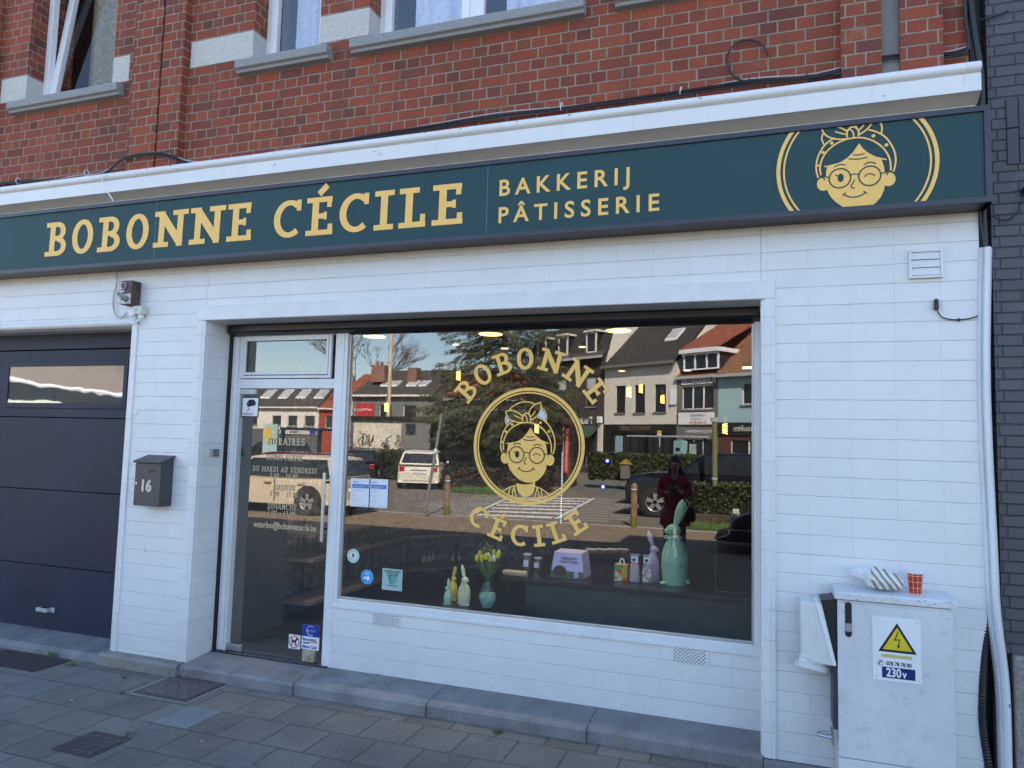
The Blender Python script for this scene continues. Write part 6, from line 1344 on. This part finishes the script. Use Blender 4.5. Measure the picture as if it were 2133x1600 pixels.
# ---------------------------------------------------------------- plants
def leafmat(name, a, b, s=2.0):
    g = NG(name); g.set(g.mix(g.ramp(g.noise(s, 4, .7), [(.35, (0, 0, 0)), (.65, (1, 1, 1))]), a, b), .7); return g.m
M_con = leafmat('conifer needles', (.016, .026, .010), (.085, .085, .032), 1.6)
M_hdg = leafmat('hedge leaves', (.022, .034, .012), (.075, .085, .030), 6)
M_brush = leafmat('brown brush', (.02, .014, .010), (.07, .042, .026), 3)
M_bark = mat('bark', (.10, .07, .05), .9, var=.4, scale=12, bump=.6)
def conifer(name, lab, x, y, H, R, seed, n_w=42, zmin=.5):
    random.seed(seed); t = thing(name, lab, 'tree', (x, y, 0))
    part(MB().tube([(x, y, 0), (x + .05, y, H * .5), (x, y, H)], .2, 8, rf=lambda s: .22 * (1 - s * .93)), 'trunk', M_bark, t, smooth=True)
    cr = MB(); br = MB()
    for w in range(n_w):
        z = zmin + (H - zmin) * w / n_w; rad = R * (1 - (z / H) ** 1.25) * (.78 + .4 * random.random()) if z > 2.6 else R * (.30 + .12 * z) * random.uniform(.6, 1)
        nb_ = 9
        for k in range(nb_):
            a = 2 * PI * (k + random.random() * .8) / nb_ + w; L = rad * random.uniform(.65, 1.12)
            d = Vector((math.cos(a), math.sin(a), 0)); side = Vector((-d.y, d.x, 0))
            pts = [Vector((x, y, z)) + d * L * s + Vector((0, 0, -.42 * L * s * s + .10 * L * s ** 4 * 2 + .12 * s * math.sin(w + k))) for s in (0, .3, .6, .85, 1)]
            if k % 3 == 0: br.tube(pts, .02, 4, rf=lambda s: .03 * (1 - .8 * s))
            nn_ = int(30 + L * 26)
            for j in range(nn_):
                s = .15 + .85 * (j / nn_) ** .8; f = s * 4; i0 = min(3, int(f)); p = pts[i0].lerp(pts[i0 + 1], f - i0)
                wd_ = .34 * (1.1 - s) + .10; off = side * random.uniform(-wd_, wd_) + Vector((0, 0, random.uniform(-.12, .02)))
                c = p + off; dd = (d * random.uniform(.2, 1) + side * random.uniform(-.8, .8) + Vector((0, 0, random.uniform(-1.1, -.1)))).normalized(); ln = random.uniform(.12, .28)
                q = dd.cross(Vector((random.random(), random.random(), random.random() + .1))).normalized() * random.uniform(.012, .028)
                cr.add([c - q, c + q, c + dd * ln], [(0, 1, 2)])
    part(cr, 'crown', M_con, t); part(br, 'branches', M_bark, t)
    return t
conifer('conifer', 'big drooping conifer standing beside the zebra crossing', -10.2, -22.6, 10.6, 4.6, 21, 54, .8)
def leafbox(name, lab, x0, x1, y0, y1, z0, z1, m, n, cat='hedge', s=.05, rz=0, core=(.016, .02, .009)):
    t = thing(name, lab, cat, ((x0 + x1) / 2, (y0 + y1) / 2, z0))
    part(MB().box(x0 + .05, x1 - .05, y0 + .05, y1 - .05, z0, z1 - .05), 'core', mat('hedge core', core, .95, var=.5, scale=20), t)
    lf = MB(); 
    for i in range(n):
        r = random.random(); 
        if r < .25: p = Vector((random.uniform(x0, x1), random.uniform(y0, y1), z1))
        elif r < .8: p = Vector((random.uniform(x0, x1), y1, random.uniform(z0, z1)))
        else: p = Vector((random.choice((x0, x1)), random.uniform(y0, y1), random.uniform(z0, z1)))
        p += Vector((random.gauss(0, .03), random.gauss(0, .03), random.gauss(0, .025))); a = Vector((random.uniform(-1, 1), random.uniform(-1, 1), random.uniform(-1, 1))) * s; b = Vector((random.uniform(-1, 1), random.uniform(-1, 1), random.uniform(-1, 1))) * s
        lf.add([p - a, p + b, p + a, p - b], [(0, 1, 2, 3)])
    part(lf, 'leaves', m, t); return t
random.seed(31)
leafbox('hedge', 'low clipped hedge before the dark pickup at the right of the glass', -1.75, 3.5, -13.15, -12.5, .25, .92, M_hdg, 5200, s=.035)
leafbox('hedge', 'clipped hedge in front of the white house and funeral shop', -6.9, 4.0, -25.2, -24.2, .35, 1.42, M_hdg, 5200, s=.06)
leafbox('hedge', 'dark hedge right behind the two parked small cars', -18.7, -12.6, -24.3, -23.6, .0, 1.27, M_hdg, 3500, s=.06)
leafbox('shrub', 'brown brushwood growing round the foot of the conifer', -11.6, -7.6, -21.2, -20.2, .0, .7, M_brush, 3000, 'shrub', s=.07, core=(.02, .012, .008))
leafbox('ivy_screen', 'dark ivy screen behind the conifer', -13.0, -8.9, -22.6, -22.0, 0, 2.5, leafmat('ivy leaves', (.008, .010, .006), (.03, .03, .014), 4), 3000, 'hedge', s=.08, core=(.006, .006, .005))
o = MB().box(-2.2, 5, -13.6, -12.2, -.3, .24).build('planting_bed', M_soil, None, bevel=.03); o['kind'] = 'structure'
o = MB().box(-2.0, 5, -12.2, -11.1, -.3, .03).build('grass_verge', mat('lawn', (.05, .085, .02), .9, var=.5, scale=8, bump=.5), None); o['kind'] = 'structure'
m = MB(); m.prism([(-10.6, -18.3), (-9.6, -17.9), (-8.6, -18.2), (-7.9, -19.2), (-7.6, -21.5), (-8.4, -23), (-12.3, -23), (-12.4, -21.4)], -.1, .06, 'z'); o = m.build('grass_island', mat('lawn', (.05, .085, .02)), None); o['kind'] = 'structure'
random.seed(8); m = MB()
for i in range(1600):
    if i % 2: x, y, z = random.uniform(-2, 1.6), random.uniform(-12.2, -11.15), .03
    else: x, y, z = random.uniform(-10.4, -8.0), random.uniform(-20, -18.3), .06
    h = random.uniform(.05, .14); dx = random.gauss(0, .04)
    m.add([(x - .008, y, z), (x + .008, y, z), (x + dx, y + random.gauss(0, .04), z + h)], [(0, 1, 2)])
tag(m.build('grass', leafmat('fresh grass', (.05, .11, .02), (.10, .17, .035), 5), None), 'tufts of green grass on the verges of the square', 'grass', None, 'stuff')
random.seed(14); bt = thing('bare_tree', 'leafless tree behind the chimney at the left of the glass', 'tree', (-39.3, -60, 0)); m = MB()
def twig(p, d, L, r, k):
    q = p + d * L; m.tube([p, q], r, 4, rf=lambda s: r * (1 - .4 * s))
    if k: 
        for _ in range(4): twig(q, (d + Vector((random.uniform(-.7, .7), random.uniform(-.7, .7), random.uniform(-.2, .5)))).normalized(), L * random.uniform(.6, .8), r * .55, k - 1)
twig(Vector((-39.3, -60, 0)), Vector((0, 0, 1)), 4.6, .2, 5); part(m, 'branches', M_bark, bt)

# ---------------------------------------------------------------- bollards, poles
for px, py, lab in ((930, 1073, 'weathered wooden bollard beside the leaning signpost'), (1320, 1098, 'weathered wooden bollard in front of the dark pickup')):
    p = RG(px, py); t = thing('bollard', lab, 'bollard', tuple(p), 'wooden bollards along the kerb')
    part(MB().lathe([(.0001, 0), (.072, 0), (.070, .72), (.060, .735), (.060, .76), (.070, .775), (.070, .90), (.045, .94), (.0001, .945)], p, 18), 'post', mat('mossy timber', (.20, .13, .08), .85, var=.45, scale=14, bump=.4), t, smooth=True)
    part(MB().lathe([(.0745, .0), (.0748, .2), (.071, .22)], p, 18), 'moss', mat('moss', (.13, .12, .02), .95, var=.4, scale=20), t, smooth=True)
    part(MB().lathe([(.0715, .80), (.0718, .82)], p, 18), 'band', M_paper, t, smooth=True)
b = RG(884, 1076); tp = RW(920, 862, b.y)
t = thing('leaning_signpost', 'grey steel signpost leaning to one side at the kerb', 'signpost', tuple(b)); part(MB().cyl(b, tp, .036, n=12), 'pole', mat('galvanised pole', (.22, .23, .23), .6, .3, var=.2), t, smooth=True)
part(MB().cyl(b.lerp(tp, .62), b.lerp(tp, .66), .041, n=12), 'sticker_band', M_paper, t, smooth=True)
b = RG(1490, 1092); t = thing('green_post', 'olive green steel post with a clamp at the right of the glass', 'post', tuple(b)); part(MB().cyl(b, b + Vector((-.03, 0, 2.45)), .062, n=14), 'pole', mat('olive paint', (.16, .16, .075), .5), t, smooth=True)
part(MB().cyl(b + Vector((-.02, 0, 1.02)), b + Vector((-.02, 0, 1.07)), .07, n=14).cyl(b + Vector((-.03, 0, 2.36)), b + Vector((-.03, 0, 2.46)), .09, n=14), 'clamp', M_grey, t, smooth=True)
t = thing('wooden_kiosk', 'dark brown plank kiosk behind the conifer', 'kiosk', (-8.2, -24.5, 0)); m = MB()
for k in range(9): m.box(-8.95 + k * .15, -8.95 + k * .15 + .14, -25, -24, .0, 3.0)
part(m, 'plank_wall', mat('brown plank', (.055, .032, .024), .7, var=.4, scale=3), t); part(MB().box(-9.1, -7.5, -25.2, -23.8, 3.0, 3.12), 'roof', M_gf, t)
t = thing('banner', 'tall narrow red banner with lettering beside the kiosk', 'banner', (-7.55, -23, 0)); part(MB().box(-7.63, -7.45, -23.02, -23, .6, 2.4), 'cloth', mat('red banner cloth', (.40, .03, .03), .7), t); part(MB().cyl((-7.68, -23, 0), (-7.68, -23, 2.45), .02), 'pole', M_grey, t)
part(MB().box(-7.58, -7.50, -22.998, -22.995, .7, 2.3), 'lettering', mat('faded pink lettering', (.5, .2, .18), .7, var=.6, scale=40), t)
t = thing('little_free_library', 'small book box with yellow roof on a post by the hedge', 'book box', (-5.3, -23.7, .0)); part(MB().box(-5.5, -5.15, -23.9, -23.55, .45, 1.02), 'box', mat('grey wood', (.12, .11, .095), .8), t); part(MB().prism([(-5.56, 1.02), (-5.33, 1.22), (-5.09, 1.02)], -24, -23.5, 'y'), 'roof', mat('ochre roof', (.28, .17, .02), .7), t)
t = thing('map_board', 'town map board with yellow districts reflected in the door', 'map board', (-19.3, -20, 0)); part(MB().box(-19.67, -18.98, -20.05, -20, .9, 2.25), 'board', mat('pale turquoise map', (.35, .5, .5), .5), t); part(MB().box(-19.62, -19.25, -19.998, -19.99, 1.65, 2.1).box(-19.5, -19.1, -19.998, -19.991, 1.5, 1.68), 'map_area', mat('yellow map area', (.62, .42, .06), .5), t); part(MB().box(-19.65, -19.6, -20.1, -20.055, 0, .9).box(-19.05, -19.0, -20.1, -20.055, 0, .9), 'posts', M_anth, t)
t = thing('steel_shelter', 'open grey steel shelter frame reflected in the door', 'shelter', (-17.9, -20, 0)); part(MB().box(-18.85, -16.9, -21, -20, 2.02, 2.12), 'roof', M_anth, t)
for x in (-18.8, -17.05): part(MB().box(x, x + .12, -20.12, -20, 0, 2.018), 'post', M_anth, t)

# ---------------------------------------------------------------- cars
def wheel(t, x, y, r, w=.2, side=1, spokes=5):
    ty = lp_(MB().lathe([(r * .62, -w / 2), (r * .94, -w / 2), (r, -w / 2 + .03), (r, w / 2 - .03), (r * .94, w / 2), (r * .62, w / 2)], (x, y, r), 28, M=Matrix.Rotation(PI / 2, 4, 'X'), caps=False), 'tyre', mat('tyre rubber', (.02, .02, .02), .8), t, smooth=True)
    rm = MB(); yy = y + side * (w / 2 - .02)
    rm.add([(x + r * .63 * math.cos(k * PI / 14), yy - side * .04, r + r * .63 * math.sin(k * PI / 14)) for k in range(28)], [tuple(range(28))])
    ro_ = lp_(rm, 'rim_back', M_black, t)
    sp = MB()
    for k in range(spokes):
        a = 2 * PI * k / spokes + .3; d = Vector((math.cos(a), 0, math.sin(a))); n = Vector((-d.z, 0, d.x)); c = Vector((x, yy, r))
        sp.add([c + n * .03, c - n * .03, c + d * r * .62 - n * r * .17, c + d * r * .62 + n * r * .17], [(0, 1, 2, 3)])
    sp.tube([(x + r * .63 * math.cos(k * PI / 12), yy, r + r * .63 * math.sin(k * PI / 12)) for k in range(25)], .014, 6).cyl((x, yy - .01, r), (x, yy + side * .01, r), r * .14, n=12)
    lp_(sp, 'rim', mat('alloy rim', (.45, .45, .45), .35, .7), t)
def car(lab, loc, rz, L, Wd, H, paint, kind='hatch', name='parked_car', plate=None, zs=1.0, tail=(.35, .01, .01)):
    t = thing(name, lab, 'car', loc, None, rz); t.scale = (1, 1, 1)
    r = .31 if kind != 'truck' else .37
    h = H; b = .19; belt = h * .60
    fx, rx = L / 2, -L / 2
    wf, wr = fx - .78, rx + .70
    if kind == 'truck': prof = [(rx, .5), (rx, h * .62), (rx + .1, h * .66), (fx - 1.45, h * .69), (fx - .5, h * .665), (fx - .12, h * .60), (fx, h * .47), (fx, .38), (fx - .08, .28), (rx + .1, .30)]
    elif kind == 'mpv': prof = [(rx + .02, .34), (rx, h * .50), (rx + .04, h * .63), (rx + .3, h * .645), (fx - 1.0, h * .60), (fx - .35, h * .55), (fx - .06, h * .44), (fx, .38), (fx - .08, .22), (rx + .1, .24)]
    else: prof = [(rx + .03, .30), (rx, h * .42), (rx + .05, h * .60), (rx + .12, h * .64), (fx - 1.05, h * .62), (fx - .4, h * .54), (fx - .08, h * .42), (fx, .32), (fx - .08, .2), (rx + .1, .22)]
    P2 = [(p.x, p.y) for p in smoothpts(prof, 4, True)]
    secs = [(-1, .965, .96), (-.97, .985, .98), (-.86, 1, 1), (0, 1.0, 1.0), (.86, 1, 1), (.97, .985, .98), (1, .965, .96)]
    V = []; F = []; n = len(P2); zc = h * .42
    for s, sx, sz in secs:
        for x, z in P2:
            bulge = 1 - .16 * max(0, (abs(x) / fx - .55)) * (abs(s) > .8) - .05 * max(0, (z - zc) / zc) * (abs(s) > .8)
            V.append((x * sx, s * Wd / 2 * bulge, zc + (z - zc) * sz))
    for i in range(len(secs) - 1):
        for k in range(n): F.append((i * n + k, i * n + (k + 1) % n, (i + 1) * n + (k + 1) % n, (i + 1) * n + k))
    F += [tuple(range(n)), tuple(range((len(secs) - 1) * n, len(secs) * n))]
    lp_(MB().add(V, F), 'body', paint, t, smooth=True)
    if kind == 'truck': gh = [(rx + 1.25, h * .65), (rx + 1.45, h * .97), (rx + 1.8, h), (fx - 2.2, h), (fx - 1.9, h * .96), (fx - 1.25, h * .66)]
    elif kind == 'mpv': gh = [(rx + .05, h * .62), (rx + .22, h * .97), (rx + .6, h), (fx - 1.9, h), (fx - 1.6, h * .97), (fx - .95, h * .60)]
    else: gh = [(rx + .08, h * .62), (rx + .34, h * .95), (rx + .7, h), (fx - 1.9, h), (fx - 1.55, h * .95), (fx - .95, h * .61)]
    def green(scale_in, tb, tt, name, m, pts, **k):
        V = []; F = []; n = len(pts)
        for s in (-1, 1):
            for x, z in pts:
                f = (z - h * .6) / (h * .4); V.append((x, s * (Wd / 2 * (tb + (tt - tb) * f)), z))
        F = [(i, (i + 1) % n, n + (i + 1) % n, n + i) for i in range(n)] + [tuple(range(n)), tuple(range(n, 2 * n))]
        return lp_(MB().add(V, F), name, m, t, **k)
    green(1, .93, .76, 'cabin', paint, gh, bevel=.05, smooth=True)
    cxm = sum(p[0] for p in gh) / len(gh)
    sg_ = [(cxm + (x - cxm) * .90, h * .635 if z < h * .8 else h * .945) for x, z in (gh[0], gh[1], gh[4], gh[5])]
    green(1, .945, .795, 'side_window', M_pane, sg_)
    # rear and front screens, slightly proud
    for (xa, za), (xb, zb_), sgn in ((gh[0], gh[1], -1), (gh[5], gh[4], 1)):
        xo = sgn * .022; f0, f1 = .16, .90
        q = lambda f: (xa + (xb - xa) * f + xo, za + (zb_ - za) * f)
        (x0_, z0_), (x1_, z1_) = q(f0), q(f1)
        lp_(MB().add([(x0_, -Wd * .40, z0_), (x0_, Wd * .40, z0_), (x1_, Wd * .34, z1_), (x1_, -Wd * .34, z1_)], [(0, 1, 2, 3)]), 'windscreen' if sgn > 0 else 'rear_window', M_pane, t)
    for sx in (wf, wr):
        for sy in (-1, 1):
            lp_(MB().lathe([(r * .6, sy * -.02), (r + .05, sy * -.02), (r + .05, sy * .006), (r * .6, sy * .006)], (sx, sy * Wd / 2, r), 28, M=Matrix.Rotation(-PI / 2, 4, 'X'), caps=False), 'wheel_arch', M_black, t)
            wheel(t, sx, sy * (Wd / 2 - .065), r, .2, sy)
    for sy in (-1, 1):
        lp_(MB().box(rx + .0, rx + .06, sy * Wd * .37 - .10, sy * Wd * .37 + .08, h * .44, h * .58), 'tail_light', mat('tail light', tail, .2), t, bevel=.02)
        lp_(MB().box(fx - .14, fx - .02, sy * Wd * .34 - .14, sy * Wd * .34 + .14, h * .40, h * .49), 'headlight', mat('headlight glass', (.5, .5, .5), .1), t, bevel=.02)
        lp_(MB().ball((fx - 1.35, sy * (Wd / 2 + .07), h * .66), .09, .07, .06, 8), 'mirror', paint, t, smooth=True)
        lp_(MB().box(-.32, -.12, sy * (Wd / 2 + .004) - .012, sy * (Wd / 2 + .004) + .012, h * .53, h * .545).box(-1.22, -1.02, sy * (Wd / 2 + .0) - .012, sy * Wd / 2 + .012, h * .535, h * .55), 'door_handle', M_steel if kind == 'mpv' else paint, t)
        lp_(MB().box(-.42, -.41, sy * Wd / 2 - .01, sy * Wd / 2 + .0035, .3, h * .6).box(.62, .63, sy * Wd / 2 - .01, sy * Wd / 2 + .0035, .3, h * .6), 'door_seam', M_black, t)
    lp_(MB().box(rx - .012, rx + .06, -Wd * .36, Wd * .36, .20, .30), 'rear_bumper', M_black, t, bevel=.02)
    lp_(MB().box(rx - .03, rx + .02, -Wd * .16, Wd * .16, h * .40, h * .475), 'number_plate', M_sign_w, t)
    if plate:
        o = text_obj('plate_lettering', plate, h * .062, (0, 0, 0), M_red_, None, rz=-PI / 2, align='CENTER', bold=.001)
        o.location = (rx - .032, 0, h * .414); o.parent = t
    lp_(MB().box(rx - .035, rx + .02, -Wd * .17, Wd * .17, h * .484, h * .50), 'chrome_strip', M_steel, t)
    return t
PW = mat('white car paint', (.66, .62, .52), .25, var=.02); PB = mat('black car paint', (.012, .012, .014), .12, var=.1); PG = mat('champagne car paint', (.62, .52, .38), .3, .15, var=.03); PR = mat('dark red car paint', (.10, .008, .012), .2, var=.05); PN = mat('navy black car paint', (.010, .012, .020), .12, var=.1)
def rear_at(x, y, yaw, L): f = Vector((math.cos(yaw), math.sin(yaw), 0)); return (x + f.x * L / 2, y + f.y * L / 2, 0)
yw_ = math.radians(-110)
car('small white hatchback seen from behind, beside the conifer', rear_at(-11.88, -18.75, yw_, 3.6), yw_, 3.6, 1.6, 1.38, PW, plate='1-XYG-001')
car('black hatchback with round red tail lamp beside the small white one', rear_at(-15.0, -19.6, math.radians(-112), 3.8), math.radians(-112), 3.8, 1.7, 1.33, PB, plate='1-YSP-383', tail=(.6, .03, .02))
car('champagne coloured tall car with alloy wheel seen through the door glass', (-11.12, -9.95, 0), PI, 4.05, 1.7, 1.32, PG, kind='mpv')
car('dark red car parked behind the champagne coloured one', (-13.1, -12.9, 0), PI, 4.1, 1.7, 1.32, PR, kind='mpv')
car('dark car passing in front of the distant white terrace house', (-27.5, -31, 0), PI, 4.4, 1.7, 1.45, PB)
car('navy black pickup truck parked beyond the second bollard', (-.85, -14.4, 0), PI, 5.2, 1.9, 1.62, PN, kind='truck')
car('black car nearest the right edge of the glass', (1.50, -8.6, 0), PI, 4.3, 1.75, 1.32, PB)
p = RG(1255, 1000); 

# ---------------------------------------------------------------- the woman in the red coat
fw_ = RG(1405, 1180); fw_.z = -.003
wm = thing('person', 'person in a long dark red coat with black hair looking down at a phone', 'person', tuple(fw_))
def skinned(name, joints, edges, mt, parent, sub=2):
    me = bpy.data.meshes.new(name); me.from_pydata([tuple(Vector(j[:3])) for j in joints], edges, [])
    o = bpy.data.objects.new(name, me); COL.objects.link(o)
    m_ = o.modifiers.new('skin', 'SKIN'); m_.use_smooth_shade = True
    for i, j in enumerate(joints): me.skin_vertices[0].data[i].radius = (j[3], j[4] if len(j) > 4 else j[3])
    me.skin_vertices[0].data[0].use_root = True
    s_ = o.modifiers.new('sub', 'SUBSURF'); s_.levels = sub; s_.render_levels = sub
    dg = bpy.context.evaluated_depsgraph_get(); dg.update(); m2 = bpy.data.meshes.new_from_object(o.evaluated_get(dg)); bpy.data.objects.remove(o)
    m2.materials.clear(); m2.materials.append(mt); m2.name = name
    for p in m2.polygons: p.use_smooth = True
    o = bpy.data.objects.new(name, m2); COL.objects.link(o); o.parent = parent; return o
SK = mat('skin', (.34, .20, .14), .55, var=.05)
# faces the glass (+y); arms bent with a phone before the chest
J = [(0, 0, .86, .13, .10), (0, .0, 1.02, .115, .085), (0, .0, 1.22, .145, .09), (0, .01, 1.34, .06), (0, .02, 1.40, .05), (0, .035, 1.47, .085, .095), (0, .03, 1.56, .075, .085),
     (.16, .0, 1.29, .05), (.20, .02, 1.08, .042), (.10, .20, 1.10, .034), (.06, .26, 1.14, .026),
     (-.16, .0, 1.29, .05), (-.20, .02, 1.08, .042), (-.08, .20, 1.08, .034), (-.03, .26, 1.13, .026),
     (.085, 0, .78, .085), (.09, .01, .46, .055), (.09, -.02, .09, .038), (.095, .12, .03, .032), (-.085, 0, .78, .085), (-.09, .01, .46, .055), (-.09, -.02, .09, .038), (-.095, .12, .03, .032)]
E_ = [(0, 1), (1, 2), (2, 3), (3, 4), (4, 5), (5, 6), (2, 7), (7, 8), (8, 9), (9, 10), (2, 11), (11, 12), (12, 13), (13, 14), (0, 15), (15, 16), (16, 17), (17, 18), (0, 19), (19, 20), (20, 21), (21, 22)]
skinned('body', J, E_, SK, wm)
for sx in (-1, 1):
    base = Vector((.06 if sx > 0 else -.03, .26, 1.14 if sx > 0 else 1.13))
    for k, (dx, dz, ln) in enumerate(((-.022, .0, .06), (-.008, .012, .07), (.007, .014, .068), (.021, .006, .055), (-.034, -.01, .045))):
        pts = [base, base + Vector((dx, .03, dz + .012)), base + Vector((dx * 1.1, .03 + ln * .5, dz + .034)), base + Vector((dx * .9, .02 + ln * .5, dz + .05))]
        lp_(MB().tube(smoothpts([tuple(p) for p in pts], 3), .0085, 6, rf=lambda s: .009 * (1 - .3 * s)), 'finger' if k < 4 else 'thumb', SK, wm, smooth=True)
CO = mat('dark red coat', (.24, .015, .035), .8, var=.25, scale=14, bump=.3)
coat = [(0, .0, .62, .20, .15), (0, .0, .80, .19, .145), (0, .0, 1.02, .165, .125), (0, .0, 1.24, .165, .115), (0, .0, 1.345, .075, .07), (.175, .0, 1.29, .068), (.225, .02, 1.07, .060), (.12, .18, 1.09, .050), (-.175, .0, 1.29, .068), (-.225, .02, 1.07, .060), (-.10, .18, 1.07, .050)]
skinned('coat', coat, [(0, 1), (1, 2), (2, 3), (3, 4), (3, 5), (5, 6), (6, 7), (3, 8), (8, 9), (9, 10)], CO, wm)
lp_(MB().lathe([(.225, .60), (.222, .68), (.195, .82)], (0, 0, 0), 24, sy=.75), 'coat_skirt', CO, wm, smooth=True)
skinned('trousers', [(0, 0, .84, .15, .11), (.09, 0, .76, .10), (.095, .01, .46, .075), (.095, -.015, .12, .062), (-.09, 0, .76, .10), (-.095, .01, .46, .075), (-.095, -.015, .12, .062)], [(0, 1), (1, 2), (2, 3), (0, 4), (4, 5), (5, 6)], mat('grey trousers', (.16, .14, .15), .85, var=.2), wm)
lp_(MB().ball((.095, .05, .045), .05, .13, .045).ball((-.095, .05, .045), .05, .13, .045), 'shoes', M_black, wm, smooth=True)
lp_(MB().ball((0, -.01, 1.53), .098, .108, .105).ball((0, -.05, 1.40), .11, .07, .17).ball((.075, -.0, 1.42), .035, .05, .13).ball((-.075, -.0, 1.42), .035, .05, .13), 'hair', mat('black hair', (.010, .008, .008), .5, var=.4), wm, smooth=True)
hf = lp_(MB().ball((0, .135, 1.475), .016, .022, .026, 8), 'nose', SK, wm, smooth=True)
lp_(MB().ball((.032, .118, 1.50), .012, .008, .006, 8).ball((-.032, .118, 1.50), .012, .008, .006, 8), 'eyes', M_black, wm, smooth=True)
lp_(MB().ball((0, .125, 1.435), .022, .008, .006, 8), 'mouth', mat('lips', (.25, .06, .06), .5), wm, smooth=True)
lp_(MB().ball((.083, .03, 1.48), .012, .02, .03, 8).ball((-.083, .03, 1.48), .012, .02, .03, 8), 'ears', SK, wm, smooth=True)
ph = thing('phone', 'black phone held by the person in the red coat', 'phone', (fw_.x + .015, fw_.y + .30, 1.17))
lp_(MB().box(-.036, .036, -.004, .004, -.07, .07), 'case', M_black, ph, bevel=.003)
sb = thing('shoulder_bag', 'dark shoulder bag hanging at the hip of the person in red', 'bag', (fw_.x + .25, fw_.y + .05, .80))
lp_(MB().box(-.05, .05, -.12, .12, -.13, .10), 'pouch', M_black, sb, bevel=.03); lp_(MB().tube(smoothpts([(0, .08, .08), (-.02, .14, .35), (-.08, .08, .56), (-.14, -.05, .58), (-.02, -.12, .3), (0, -.08, .08)], 5), .01, 6), 'strap', M_black, sb, smooth=True)
